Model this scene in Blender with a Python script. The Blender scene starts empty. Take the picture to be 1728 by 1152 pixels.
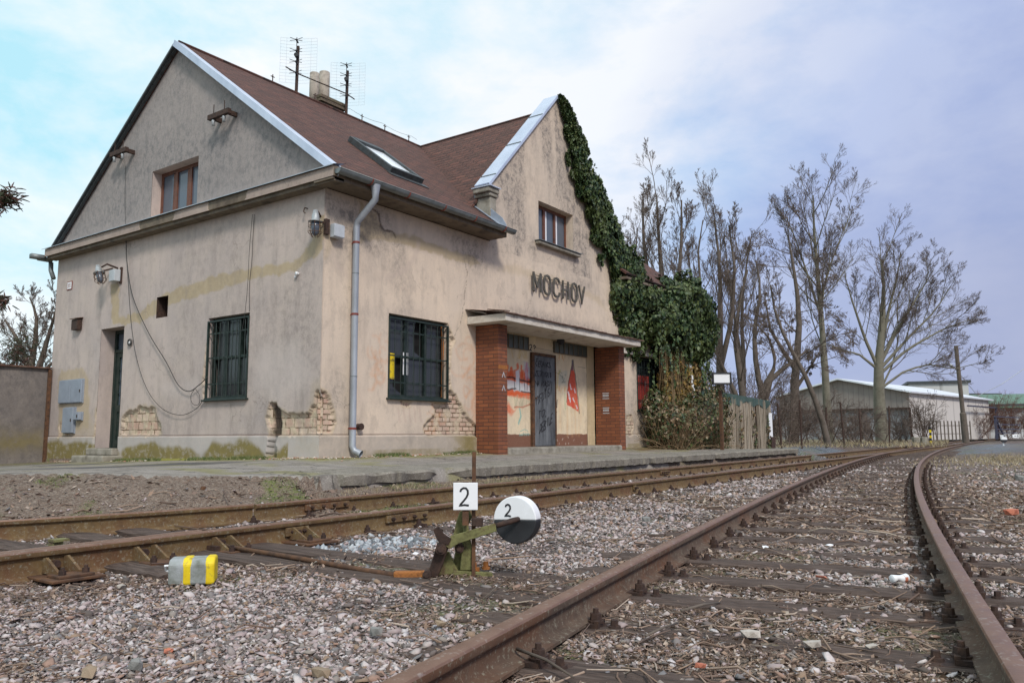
import bpy, math, random
import numpy as np
from math import sin, cos, pi, radians, sqrt, atan2
from mathutils import Vector, Matrix

# ------------------------------------------------------------------ camera
C0 = np.array([-8.3546, -9.626, .3395]); YAW, PIT, ROLL, FP = .9529, .118, -.0047, 1332.95
Fv = np.array([sin(YAW)*cos(PIT), cos(YAW)*cos(PIT), sin(PIT)]); Rv = np.array([cos(YAW), -sin(YAW), 0.])
Uv = np.cross(Rv, Fv)
Rv, Uv = cos(ROLL)*Rv+sin(ROLL)*Uv, -sin(ROLL)*Rv+cos(ROLL)*Uv
scene = bpy.context.scene
COL = scene.collection
cd = bpy.data.cameras.new('camera'); cam = bpy.data.objects.new('camera', cd); COL.objects.link(cam)
M4 = Matrix(((Rv[0], Uv[0], -Fv[0], C0[0]), (Rv[1], Uv[1], -Fv[1], C0[1]), (Rv[2], Uv[2], -Fv[2], C0[2]), (0, 0, 0, 1)))
cam.matrix_world = M4
cd.sensor_width = 36; cd.lens = 36*FP/1728; cd.clip_start = .05; cd.clip_end = 3000
scene.camera = cam

# ------------------------------------------------------------------ light
SUN_EL, SUN_AZ = radians(42), radians(214)          # azimuth clockwise from +y
sd = bpy.data.lights.new('sun', 'SUN'); sd.energy = 1.5; sd.angle = radians(11); sd.color = (1, .95, .88)
sun = bpy.data.objects.new('sun', sd); COL.objects.link(sun)
sdir = Vector((sin(SUN_AZ)*cos(SUN_EL), cos(SUN_AZ)*cos(SUN_EL), sin(SUN_EL)))
sun.rotation_euler = sdir.to_track_quat('Z', 'Y').to_euler()
W = bpy.data.worlds.new('World'); scene.world = W; W.use_nodes = True
scene.view_settings.view_transform = 'Standard'; scene.view_settings.look = 'None'
scene.view_settings.exposure = .80; scene.view_settings.gamma = 1

class NT:
    def __init__(s, tree): s.t = tree; s.n = tree.nodes; s.l = tree.links
    def add(s, typ, **kw):
        n = s.n.new(typ)
        for k, v in kw.items():
            if k == 'inp':
                for kk, vv in v.items():
                    if hasattr(vv, 'default_value') or isinstance(vv, bpy.types.NodeSocket): s.l.new(vv, n.inputs[kk])
                    else: n.inputs[kk].default_value = vv
            else: setattr(n, k, v)
        return n
    def math(s, op, a, b=None, c=None, clamp=False):
        n = s.n.new('ShaderNodeMath'); n.operation = op; n.use_clamp = clamp
        for i, x in enumerate((a, b, c)):
            if x is None: continue
            if isinstance(x, (int, float)): n.inputs[i].default_value = x
            else: s.l.new(x, n.inputs[i])
        return n.outputs[0]
    def mix(s, f, a, b, mode='MIX'):
        n = s.n.new('ShaderNodeMix'); n.data_type = 'RGBA'; n.blend_type = mode; n.clamp_factor = True
        for i, x in ((0, f), (6, a), (7, b)):
            if isinstance(x, (int, float)): n.inputs[i].default_value = x
            elif isinstance(x, tuple): n.inputs[i].default_value = (*x[:3], 1)
            else: s.l.new(x, n.inputs[i])
        return n.outputs[2]
    def noise(s, vec, scale, detail=4, rough=.55, dist=0.):
        n = s.n.new('ShaderNodeTexNoise'); n.inputs['Scale'].default_value = scale; n.inputs['Detail'].default_value = detail
        n.inputs['Roughness'].default_value = rough; n.inputs['Distortion'].default_value = dist
        if vec is not None: s.l.new(vec, n.inputs['Vector'])
        return n.outputs['Fac']
    def ramp(s, f, stops, interp='LINEAR'):
        n = s.n.new('ShaderNodeValToRGB'); cr = n.color_ramp; cr.interpolation = interp
        while len(cr.elements) < len(stops): cr.elements.new(.5)
        for e, (p, c) in zip(cr.elements, stops):
            e.position = p; e.color = (*(c if isinstance(c, tuple) else (c, c, c)), 1)
        s.l.new(f, n.inputs[0]); return n.outputs[0]
    def rng(s, f, a, b, c=0., d=1.):
        n = s.n.new('ShaderNodeMapRange'); n.inputs[1].default_value = a; n.inputs[2].default_value = b
        n.inputs[3].default_value = c; n.inputs[4].default_value = d; s.l.new(f, n.inputs[0]); return n.outputs[0]
    def scl(s, vec, v3):
        n = s.n.new('ShaderNodeVectorMath'); n.operation = 'MULTIPLY'; n.inputs[1].default_value = v3; s.l.new(vec, n.inputs[0]); return n.outputs[0]

# sky: Nishita light under a broken cloud cover, white to the west, slate violet to the east
w = NT(W.node_tree); w.n.clear()
sky = w.add('ShaderNodeTexSky', sky_type='NISHITA', sun_disc=False); sky.sun_elevation = SUN_EL; sky.sun_rotation = SUN_AZ
tc = w.add('ShaderNodeTexCoord'); dirv = tc.outputs['Generated']
dt = w.add('ShaderNodeVectorMath', operation='DOT_PRODUCT'); w.l.new(dirv, dt.inputs[0]); dt.inputs[1].default_value = (.58, -.815, 0)
sep = w.add('ShaderNodeSeparateXYZ'); w.l.new(dirv, sep.inputs[0])
el = sep.outputs['Z']
nz = w.noise(w.scl(dirv, (1, 1, 2.2)), 2.2, 6, .55, .3)
nz2 = w.noise(w.scl(dirv, (1, 1, 2.0)), 4.2, 8, .58, .15)
side = w.math('ADD', dt.outputs['Value'], w.math('MULTIPLY', w.math('SUBTRACT', nz, .5), .30))
side = w.math('SUBTRACT', side, w.math('MULTIPLY', w.math('SUBTRACT', el, .25), .55))
clear = w.ramp(w.rng(side, -.55, .62), [(0, (.52, .88, 1.0)), (.34, (.66, .88, 1.0)), (.58, (.50, .69, .95)), (.78, (.37, .46, .76)), (1, (.34, .40, .64))])
cl = w.ramp(nz2, [(.36, 0.), (.62, 1.)])
cloudc = w.ramp(w.rng(side, -.5, .62), [(0, (1.04, 1.06, 1.08)), (.50, (.96, .99, 1.04)), (.74, (.54, .62, .86)), (1, (.44, .48, .68))])
vis = w.mix(cl, clear, cloudc)
hz = w.ramp(el, [(0., 1.), (.22, 0.)])
vis = w.mix(w.math('MULTIPLY', hz, .55), vis, w.ramp(w.rng(side, -.4, .6), [(0, (.74, .94, 1.)), (.6, (.52, .58, .80)), (1, (.40, .43, .64))]))
sk = w.mix(1., sky.outputs[0], (.10, .10, .10), 'MULTIPLY')
tot = w.mix(.90, sk, vis)
bg = w.add('ShaderNodeBackground'); w.l.new(tot, bg.inputs['Color']); bg.inputs['Strength'].default_value = .60
ow = w.add('ShaderNodeOutputWorld'); w.l.new(bg.outputs[0], ow.inputs[0])

# ------------------------------------------------------------------ measuring helpers (photo pixel -> point on a known plane)
def bp(u, v, ax, val):
    d = Fv+Rv*(u-864)/FP-Uv*(v-576)/FP
    return C0+(val-C0[ax])/d[ax]*d
def dep(u, v, D): return C0+D*(Fv+Rv*(u-864)/FP-Uv*(v-576)/FP)
def fw(u, v, y=0.): p = bp(u, v, 1, y); return (p[0], p[2])
def lw(u, v, x=0.): p = bp(u, v, 0, x); return (p[1], p[2])

# ------------------------------------------------------------------ object helpers
def tag(o, label=None, cat=None, group=None, kind=None):
    if label: o['label'] = label
    if cat: o['category'] = cat
    if group: o['group'] = group
    if kind: o['kind'] = kind
    return o
def empty(name, loc=(0, 0, 0), label=None, cat=None, group=None, parent=None, rz=0.):
    o = bpy.data.objects.new(name, None); o.empty_display_size = .1; COL.objects.link(o)
    o.location = loc; o.rotation_euler = (0, 0, rz)
    if parent: o.parent = parent
    return tag(o, label, cat, group)
def link(name, me, mats, parent=None, smooth=False):
    if not isinstance(mats, (list, tuple)): mats = [mats]
    for m in mats: me.materials.append(m)
    if smooth: me.polygons.foreach_set('use_smooth', [True]*len(me.polygons))
    o = bpy.data.objects.new(name, me); COL.objects.link(o)
    if parent:
        o.parent = parent
        if parent.type == 'EMPTY' or parent.parent is None or True:
            W0 = world_of(parent); o.matrix_parent_inverse = W0.inverted()
    return o
def world_of(o):
    m = o.matrix_basis.copy()
    if o.parent: m = world_of(o.parent) @ o.matrix_parent_inverse @ m
    return m
def np_mesh(name, V, Fc, mi=None):
    V = np.asarray(V, dtype=np.float32); Fc = np.asarray(Fc, dtype=np.int32)
    me = bpy.data.meshes.new(name); k = Fc.shape[1]
    me.vertices.add(len(V)); me.vertices.foreach_set('co', V.ravel())
    me.loops.add(Fc.size); me.loops.foreach_set('vertex_index', Fc.ravel())
    me.polygons.add(len(Fc)); me.polygons.foreach_set('loop_start', np.arange(0, Fc.size, k, dtype=np.int32))
    me.polygons.foreach_set('loop_total', np.full(len(Fc), k, dtype=np.int32))
    if mi is not None: me.polygons.foreach_set('material_index', np.asarray(mi, dtype=np.int32))
    me.update(calc_edges=True); me.validate(); return me

class MB:
    """collects simple solids into one mesh"""
    def __init__(s): s.v = []; s.f = []; s.uv = {}; s.mi = []; s.cm = 0
    def add(s, vs, fs):
        b = len(s.v); s.v += [tuple(map(float, p)) for p in vs]
        for f in fs: s.f.append(tuple(b+i for i in f)); s.mi.append(s.cm)
        return s
    def box(s, a, b):
        x0, y0, z0 = a; x1, y1, z1 = b
        return s.add([(x0, y0, z0), (x1, y0, z0), (x1, y1, z0), (x0, y1, z0), (x0, y0, z1), (x1, y0, z1), (x1, y1, z1), (x0, y1, z1)],
                     [(0, 3, 2, 1), (4, 5, 6, 7), (0, 1, 5, 4), (1, 2, 6, 5), (2, 3, 7, 6), (3, 0, 4, 7)])
    def obox(s, c, ax, ay, az):      # centre and three half-axis vectors
        c = np.array(c, float); ax, ay, az = (np.array(k, float) for k in (ax, ay, az))
        P = [c+i*ax+j*ay+k*az for k in (-1, 1) for (i, j) in ((-1, -1), (1, -1), (1, 1), (-1, 1))]
        return s.add(P, [(0, 3, 2, 1), (4, 5, 6, 7), (0, 1, 5, 4), (1, 2, 6, 5), (2, 3, 7, 6), (3, 0, 4, 7)])
    def bar(s, p, q, w, h=None, up=(0, 0, 1)):
        p = np.array(p, float); q = np.array(q, float); d = q-p; L = np.linalg.norm(d); d /= L
        sd_ = np.cross(d, up)
        if np.linalg.norm(sd_) < 1e-6: sd_ = np.cross(d, (1, 0, 0))
        sd_ /= np.linalg.norm(sd_); u = np.cross(sd_, d)
        return s.obox((p+q)/2, d*L/2, sd_*w/2, u*(h or w)/2)
    def tube(s, pts, r, k=8, cap=True):
        pts = [np.array(p, float) for p in pts]; n = len(pts); R = r if hasattr(r, '__len__') else [r]*n
        b = len(s.v); prev = None
        for i, p in enumerate(pts):
            d = pts[min(i+1, n-1)]-pts[max(i-1, 0)]; d /= (np.linalg.norm(d)+1e-12)
            if prev is None:
                a = np.cross(d, (0, 0, 1)) if abs(d[2]) < .9 else np.cross(d, (1, 0, 0))
            else: a = prev-d*(prev@d)
            a /= np.linalg.norm(a); prev = a; c = np.cross(d, a)
            s.v += [tuple(p+R[i]*(a*cos(2*pi*j/k)+c*sin(2*pi*j/k))) for j in range(k)]
        for i in range(n-1):
            for j in range(k):
                s.f.append((b+i*k+j, b+i*k+(j+1) % k, b+(i+1)*k+(j+1) % k, b+(i+1)*k+j)); s.mi.append(s.cm)
        if cap:
            s.f.append(tuple(b+j for j in range(k))[::-1]); s.mi.append(s.cm)
            s.f.append(tuple(b+(n-1)*k+j for j in range(k))); s.mi.append(s.cm)
        return s
    def cyl(s, p, q, r, k=16): return s.tube([p, q], r, k)
    def poly(s, pts): return s.add(pts, [tuple(range(len(pts)))])
    def prism(s, pts, vec):
        n = len(pts); v = np.array(vec, float); P = [np.array(p, float) for p in pts]
        return s.add(P+[p+v for p in P], [tuple(range(n))[::-1], tuple(range(n, 2*n))]+[(i, (i+1) % n, n+(i+1) % n, n+i) for i in range(n)])
    def ribbon(s, pts, w, nrm, t, closed=False):
        """flat stroke of width w along pts lying in the plane with normal nrm, thickness t"""
        P = [np.array(p, float) for p in pts]; nrm = np.array(nrm, float); n = len(P); L, Rr = [], []
        for i in range(n):
            a = P[i]-P[i-1] if (i > 0 or closed) else P[1]-P[0]
            c = P[(i+1) % n]-P[i] if (i < n-1 or closed) else P[-1]-P[-2]
            a = a/(np.linalg.norm(a)+1e-9); c = c/(np.linalg.norm(c)+1e-9)
            na = np.cross(nrm, a); nc = np.cross(nrm, c); m = na+nc; m /= (np.linalg.norm(m)+1e-9)
            k = min(1.8, 1/max(.3, m@na)); L.append(P[i]+m*k*w/2); Rr.append(P[i]-m*k*w/2)
        b = len(s.v)
        for i in range(n): s.v += [tuple(L[i]), tuple(Rr[i]), tuple(L[i]+nrm*t), tuple(Rr[i]+nrm*t)]
        R_ = range(n if closed else n-1)
        for i in R_:
            a = b+4*i; c = b+4*((i+1) % n)
            for f in ((a+2, c+2, c+3, a+3), (a, a+1, c+1, c), (a, c, c+2, a+2), (a+1, a+3, c+3, c+1)): s.f.append(f); s.mi.append(s.cm)
        if not closed:
            a = b; s.f.append((a, a+2, a+3, a+1)); s.mi.append(s.cm); a = b+4*(n-1); s.f.append((a, a+1, a+3, a+2)); s.mi.append(s.cm)
        return s
    def mesh(s, name):
        me = bpy.data.meshes.new(name); me.from_pydata(s.v, [], s.f)
        me.polygons.foreach_set('material_index', s.mi); me.update(); return me
    def build(s, name, mats, parent=None, smooth=False, bevel=0.):
        o = link(name, s.mesh(name), mats, parent, smooth)
        if bevel:
            m = o.modifiers.new('bevel', 'BEVEL'); m.width = bevel; m.segments = 2; m.limit_method = 'ANGLE'
        return o

# ------------------------------------------------------------------ noise in numpy
def vnoise(x, y, seed=0):
    xi = np.floor(x).astype(np.int64); yi = np.floor(y).astype(np.int64); fx = x-xi; fy = y-yi
    fx = fx*fx*(3-2*fx); fy = fy*fy*(3-2*fy)
    def h(a, b):
        n = (a*374761393+b*668265263+seed*982451653) & 0xffffffff
        n = ((n ^ (n >> 13))*1274126177) & 0xffffffff
        return ((n ^ (n >> 16)) & 0xffff)/65535.
    return (h(xi, yi)*(1-fx)+h(xi+1, yi)*fx)*(1-fy)+(h(xi, yi+1)*(1-fx)+h(xi+1, yi+1)*fx)*fy
def fbm(x, y, sc, oc=4, seed=0, g=.5):
    a = 1.; t = 0.; n = 0.
    for i in range(oc): t = t+a*vnoise(x*sc, y*sc, seed+i*7); n += a; a *= g; sc *= 2.03
    return t/n
def sdpoly(x, y, poly):
    """signed distance, negative inside"""
    P = np.array(poly, float); d = np.full(x.shape, 1e9); ins = np.zeros(x.shape, bool)
    for i in range(len(P)):
        a = P[i]; b = P[(i+1) % len(P)]; e = b-a; L = e@e+1e-12
        t = np.clip(((x-a[0])*e[0]+(y-a[1])*e[1])/L, 0, 1)
        d = np.minimum(d, np.hypot(x-a[0]-t*e[0], y-a[1]-t*e[1]))
        if abs(e[1]) > 1e-12:
            c = ((a[1] > y) != (b[1] > y)) & (x < (y-a[1])/e[1]*e[0]+a[0]); ins ^= c
    return np.where(ins, -d, d)
def sdline(x, y, P):
    d = np.full(x.shape, 1e9); P = np.array(P, float)
    for i in range(len(P)-1):
        a = P[i]; e = P[i+1]-a; L = e@e+1e-12; t = np.clip(((x-a[0])*e[0]+(y-a[1])*e[1])/L, 0, 1)
        d = np.minimum(d, np.hypot(x-a[0]-t*e[0], y-a[1]-t*e[1]))
    return d
def sstep(x, a, b): t = np.clip((x-a)/(b-a), 0, 1); return t*t*(3-2*t)

# ------------------------------------------------------------------ materials
def newmat(name):
    m = bpy.data.materials.new(name); m.use_nodes = True; t = NT(m.node_tree); t.n.clear()
    o = t.add('ShaderNodeOutputMaterial'); b = t.add('ShaderNodeBsdfPrincipled'); t.l.new(b.outputs[0], o.inputs[0])
    return m, t, b
def setc(t, b, col, rough=.8, metal=0., bump=None, bs=.3, bd=.02):
    if isinstance(col, tuple): b.inputs['Base Color'].default_value = (*col, 1)
    else: t.l.new(col, b.inputs['Base Color'])
    if isinstance(rough, (int, float)): b.inputs['Roughness'].default_value = rough
    else: t.l.new(rough, b.inputs['Roughness'])
    b.inputs['Metallic'].default_value = metal
    if bump is not None:
        n = t.add('ShaderNodeBump'); n.inputs['Strength'].default_value = bs; n.inputs['Distance'].default_value = bd
        t.l.new(bump, n.inputs['Height']); t.l.new(n.outputs[0], b.inputs['Normal'])
def ocoord(t, rnd=False):
    v = t.add('ShaderNodeTexCoord').outputs['Object']
    if rnd:
        oi = t.add('ShaderNodeObjectInfo'); a = t.add('ShaderNodeVectorMath', operation='ADD'); t.l.new(v, a.inputs[0])
        mlt = t.math('MULTIPLY', oi.outputs['Random'], 57.); cmb = t.add('ShaderNodeCombineXYZ'); t.l.new(mlt, cmb.inputs[0]); t.l.new(mlt, cmb.inputs[1]); t.l.new(cmb.outputs[0], a.inputs[1]); v = a.outputs[0]
    return v
def nmat(name, cols, scale=4., rough=.85, metal=0., bump=.3, bd=.01, stretch=(1, 1, 1), detail=6, rnd=False, lo=.3, hi=.7, bscale=None):
    m, t, b = newmat(name); v = ocoord(t, rnd)
    if stretch != (1, 1, 1): v = t.scl(v, stretch)
    f = t.noise(v, scale, detail, .62)
    n = len(cols); st = [(lo+(hi-lo)*i/(max(1, n-1)), c) for i, c in enumerate(cols)]
    setc(t, b, t.ramp(f, st), rough, metal, t.noise(v, bscale or scale*5, 5, .65), bump, bd); return m
def lerp(a, b, t): return tuple(x+(y-x)*t for x, y in zip(a, b))

# plaster with per-vertex marks: R exposed brick, G ochre repair, B mould, A moss ; paint = sprayed colour
def plaster(name, base, base2, horiz, bigbrick=0., coarse=0.):
    m, t, b = newmat(name); v = ocoord(t)
    at = t.add('ShaderNodeAttribute', attribute_name='mask'); sp = t.add('ShaderNodeSeparateColor'); t.l.new(at.outputs['Color'], sp.inputs[0])
    Rm, Gm, Bm = sp.outputs[0], sp.outputs[1], sp.outputs[2]; Am = at.outputs['Alpha']
    pa = t.add('ShaderNodeAttribute', attribute_name='paint')
    f1 = t.noise(v, .55, 6, .62); f2 = t.noise(t.scl(v, (3, 3, .7)), 1.2, 6, .65); f3 = t.noise(v, 38, 4, .7)
    c = t.mix(t.rng(f1, .32, .68), base, base2)
    c = t.mix(t.math('MULTIPLY', t.rng(f2, .48, .74), .50), c, lerp(base2, (.20, .16, .13), .6))
    f5 = t.noise(v, 1.7, 7, .66, .4); c = t.mix(t.math('MULTIPLY', t.rng(f5, .46, .62), .42), c, lerp(base, (.55, .46, .38), .5))
    f6 = t.noise(v, 4.1, 6, .7); c = t.mix(t.math('MULTIPLY', t.rng(f6, .54, .70), .50), c, lerp(base2, (.17, .13, .10), .45))
    c = t.mix(t.math('MULTIPLY', t.rng(f3, .35, .7), .18+.2*coarse), c, lerp(base, (.12, .1, .09), .7))
    c = t.mix(t.math('MULTIPLY', Gm, .85), c, t.mix(t.noise(v, 9, 5), (.36, .26, .12), (.50, .39, .22)))
    spk = t.math('MAXIMUM', t.rng(t.noise(t.scl(v, (1, 1, .8)), 8, 8, .82), .47, .56), t.math('MULTIPLY', t.rng(t.noise(v, 26, 6, .8), .48, .6), .6)); md = t.math('MULTIPLY', Bm, t.math('MULTIPLY_ADD', spk, .72, .28))
    c = t.mix(md, c, t.mix(t.noise(v, 30, 4), (.055, .05, .05), (.17, .155, .15)))
    # masonry shown where the render has fallen off
    sx = t.add('ShaderNodeSeparateXYZ'); t.l.new(v, sx.inputs[0])
    cmb = t.add('ShaderNodeCombineXYZ'); t.l.new(sx.outputs[horiz], cmb.inputs[0]); t.l.new(sx.outputs[2], cmb.inputs[1])
    br = t.add('ShaderNodeTexBrick'); t.l.new(cmb.outputs[0], br.inputs['Vector']); br.offset = .5
    br.inputs['Scale'].default_value = 1; bw, bh = (.22, .158) if bigbrick else (.2, .085)
    br.inputs['Brick Width'].default_value = bw; br.inputs['Row Height'].default_value = bh
    br.inputs['Mortar Size'].default_value = .012; br.inputs['Mortar Smooth'].default_value = .3; br.inputs['Bias'].default_value = -.1
    br.inputs['Color1'].default_value = (.52, .34, .26, 1); br.inputs['Color2'].default_value = (.66, .54, .42, 1); br.inputs['Mortar'].default_value = (.15, .10, .055, 1)
    bc = t.mix(t.rng(t.noise(v, 7, 5), .44, .62), br.outputs['Color'], (.56, .46, .33))
    bc = t.mix(t.math('MULTIPLY', t.rng(f3, .5, .75), .4), bc, (.2, .15, .1))
    c = t.mix(Rm, c, bc)
    c = t.mix(t.math('MULTIPLY', t.rng(t.noise(t.scl(v, (1, 1, .4)), 2.8, 8, .74), .535, .60), .30), c, lerp(base2, (.14, .115, .10), .55)); ck = t.add('ShaderNodeTexVoronoi', feature='DISTANCE_TO_EDGE'); ck.inputs['Scale'].default_value = .75; wv = t.add('ShaderNodeVectorMath', operation='ADD'); t.l.new(v, wv.inputs[0]); nn = t.add('ShaderNodeTexNoise'); nn.inputs['Scale'].default_value = 2.6; nn.inputs['Detail'].default_value = 6; t.l.new(v, nn.inputs['Vector']); t.l.new(t.scl(nn.outputs['Color'], (.7, .7, .7)), wv.inputs[1]); t.l.new(wv.outputs[0], ck.inputs['Vector']); crk = t.math('MULTIPLY', t.rng(ck.outputs['Distance'], 0, .005, 1., 0.), t.rng(t.noise(v, .8, 2), .50, .56)); c = t.mix(t.math('MULTIPLY', crk, .45), c, (.13, .10, .08))
    c = t.mix(t.math('MULTIPLY', pa.outputs['Alpha'], t.rng(t.noise(v, 42, 5, .75), .25, .42, .45, 1.)), c, pa.outputs['Color'])
    c = t.mix(t.math('MULTIPLY', Am, t.rng(t.noise(v, 7, 6, .7), .25, .5)), c, t.mix(t.noise(v, 9, 4), (.26, .20, .04), (.15, .12, .05)))
    h = t.math('ADD', t.math('MULTIPLY', t.noise(v, 60, 4, .7), .4), t.math('MULTIPLY', t.noise(v, 9, 5, .6), .5))
    h = t.math('SUBTRACT', h, t.math('MULTIPLY', t.math('MULTIPLY', br.outputs['Fac'], Rm), 1.2))
    setc(t, b, c, .93, 0, h, .55, .012); return m

MAT = {}
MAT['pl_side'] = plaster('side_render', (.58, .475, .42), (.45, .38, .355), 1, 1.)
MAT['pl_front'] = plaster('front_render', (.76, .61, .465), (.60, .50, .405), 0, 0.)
MAT['pl_corner'] = MAT['pl_front']
MAT['board'] = plaster('painted_boards', (.84, .70, .48), (.74, .60, .41), 0, 0.)
MAT['green'] = nmat('old_green_paint', [(.008, .017, .014), (.014, .028, .023), (.035, .04, .034)], 8, .55, bump=.2)
MAT['woodwin'] = nmat('brown_window_paint', [(.10, .035, .02), (.16, .06, .035), (.07, .035, .025)], 9, .6)
MAT['zinc'] = nmat('zinc_sheet', [(.27, .29, .32), (.36, .385, .42), (.45, .48, .52)], 3, .5, .4, .1, .004, (1, 1, .4))
MAT['zincbright'] = nmat('bright_zinc', [(.44, .50, .62), (.52, .58, .70), (.60, .66, .78)], 2.5, .38, .25, .1, .004, (1, 1, .4))
MAT['zincdark'] = nmat('old_zinc', [(.12, .14, .14), (.19, .21, .21), (.24, .27, .27)], 5, .5, .4, .15, .004)
MAT['darktin'] = nmat('dark_tin', [(.03, .04, .042), (.07, .08, .085), (.04, .035, .03)], 6, .55, .3)
MAT['cornice'] = plaster('cornice_render', (.42, .33, .28), (.36, .28, .24), 1)
MAT['soffit'] = nmat('dark_soffit', [(.10, .075, .055), (.19, .15, .11), (.06, .05, .04)], 2.5, .9)  # dark mottled brown for eaves and cornice undersides
MAT['conc'] = nmat('weathered_concrete', [(.15, .13, .10), (.27, .245, .20), (.36, .33, .28)], 5, .92, bump=.5, bd=.012)
MAT['canopy'] = nmat('canopy_concrete', [(.22, .18, .14), (.50, .44, .37), (.60, .55, .48)], 5, .9, bump=.5, lo=.28, hi=.55)
MAT['rusttin'] = nmat('rusty_tin', [(.05, .03, .025), (.13, .065, .045), (.2, .15, .12)], 7, .8, .2, .5)
MAT['rust'] = nmat('rust', [(.05, .028, .018), (.11, .055, .03), (.17, .08, .035)], 14, .85, .15, .5, .006)
MAT['rust_and_shade'] = nmat('dark_rust_and_shade', [(.025, .015, .012), (.055, .03, .022), (.09, .048, .03)], 22, .8, .15, .5, .006)  # dark rust on ironwork; also the painted shade inside the vent hole
MAT['rustorange'] = nmat('orange_rust', [(.12, .045, .012), (.35, .13, .03), (.2, .07, .02)], 25, .85, 0, .5, .006)
MAT['mossiron'] = nmat('mossy_iron', [(.10, .09, .035), (.20, .195, .075), (.10, .06, .035)], 16, .9, 0, .5, .006, lo=.32, hi=.66)
MAT['white'] = nmat('white_enamel', [(.30, .20, .15), (.78, .78, .79), (.84, .84, .86), (.80, .80, .81)], 13, .5, 0, .15, .004, lo=.27, hi=.42)
MAT['black'] = nmat('black_paint', [(.012, .012, .014), (.025, .025, .028)], 9, .6, 0, .2, .004)
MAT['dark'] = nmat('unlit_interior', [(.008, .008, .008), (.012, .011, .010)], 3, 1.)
MAT['lampgrey'] = nmat('lamp_grey', [(.30, .32, .33), (.45, .47, .48)], 12, .5, .3)
MAT['box'] = nmat('plastic_box', [(.42, .45, .47), (.52, .55, .58)], 8, .55)
MAT['panel'] = nmat('blue_grey_panel', [(.24, .27, .32), (.30, .34, .40)], 5, .6)
MAT['cable'] = nmat('cable_sheath', [(.03, .03, .03), (.06, .055, .05)], 9, .7)
MAT['letter'] = nmat('sign_letter_paint', [(.045, .04, .035), (.085, .078, .065), (.13, .115, .095)], 12, .8, 0, .4, .006)
MAT['yellow'] = nmat('yellow_paint', [(.20, .14, .06), (.80, .60, .01), (.74, .52, .01), (.50, .36, .04)], 14, .6, 0, .2, .004, lo=.30, hi=.80)
MAT['greyblock'] = nmat('grey_block_paint', [(.15, .16, .13), (.29, .31, .30), (.38, .40, .41)], 9, .8, 0, .5, .008)
MAT['timber'] = nmat('weathered_sleeper', [(.03, .02, .015), (.08, .052, .040), (.15, .11, .09)], 6, .95, 0, .8, .015, (1.2, 9, 9), rnd=True, bscale=9)
MAT['chimneypot'] = nmat('pot_concrete', [(.28, .24, .20), (.40, .35, .29), (.2, .17, .14)], 6, .9)
MAT['bark'] = nmat('bark', [(.08, .063, .05), (.14, .112, .09), (.10, .08, .067)], 3, .95, 0, .5, .02)
MAT['barkgreen'] = nmat('algae_bark', [(.12, .11, .08), (.20, .185, .14), (.14, .125, .09)], 2, .95, 0, .5, .02)
MAT['barkred'] = nmat('red_twigs', [(.10, .045, .03), (.16, .075, .05)], 3, .95)
MAT['twigs'] = nmat('thin_twigs', [(.12, .088, .07), (.18, .135, .11)], 3, .95)

def brickmat(name, ax, c1, c2, mort, w=.25, h=.075, ms=.006, off=.5):
    m, t, b = newmat(name); v = ocoord(t); sx = t.add('ShaderNodeSeparateXYZ'); t.l.new(v, sx.inputs[0])
    cmb = t.add('ShaderNodeCombineXYZ')
    hsum = t.math('ADD', sx.outputs[0], sx.outputs[1]); t.l.new(hsum, cmb.inputs[0]); t.l.new(sx.outputs[2], cmb.inputs[1])
    br = t.add('ShaderNodeTexBrick'); t.l.new(cmb.outputs[0], br.inputs['Vector']); br.offset = off
    for k, x in (('Scale', 1), ('Brick Width', w), ('Row Height', h), ('Mortar Size', ms), ('Mortar Smooth', .2), ('Bias', 0.)): br.inputs[k].default_value = x
    for k, x in (('Color1', c1), ('Color2', c2), ('Mortar', mort)): br.inputs[k].default_value = (*x, 1)
    c = t.mix(t.math('MULTIPLY', t.rng(t.noise(v, 5, 6, .7), .4, .7), .55), br.outputs['Color'], lerp(c1, (.08, .03, .02), .65))
    hh = t.math('SUBTRACT', t.math('MULTIPLY', t.noise(v, 50, 4), .5), br.outputs['Fac'])
    setc(t, b, c, .75, 0, hh, .7, .01); return m
MAT['pillar'] = brickmat('clinker_brick', 0, (.29, .098, .04), (.19, .06, .028), (.06, .035, .027), .25, .0735, .007)

def glassmat(name, c=(.02, .023, .026), rough=.12):
    m, t, b = newmat(name); v = ocoord(t); f = t.noise(v, 3, 4)
    setc(t, b, t.mix(f, c, lerp(c, (.09, .1, .1), .5)), t.rng(f, .3, .7, rough, rough+.18), 0, t.noise(v, 4, 2), .04, .01)
    b.inputs['IOR'].default_value = 1.5; return m
MAT['pane'] = glassmat('dusty_pane')
MAT['paneup'] = glassmat('curtained_pane', (.10, .12, .16), .08)
MAT['blockglass'] = glassmat('glass_block', (.05, .065, .05), .3)

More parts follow.
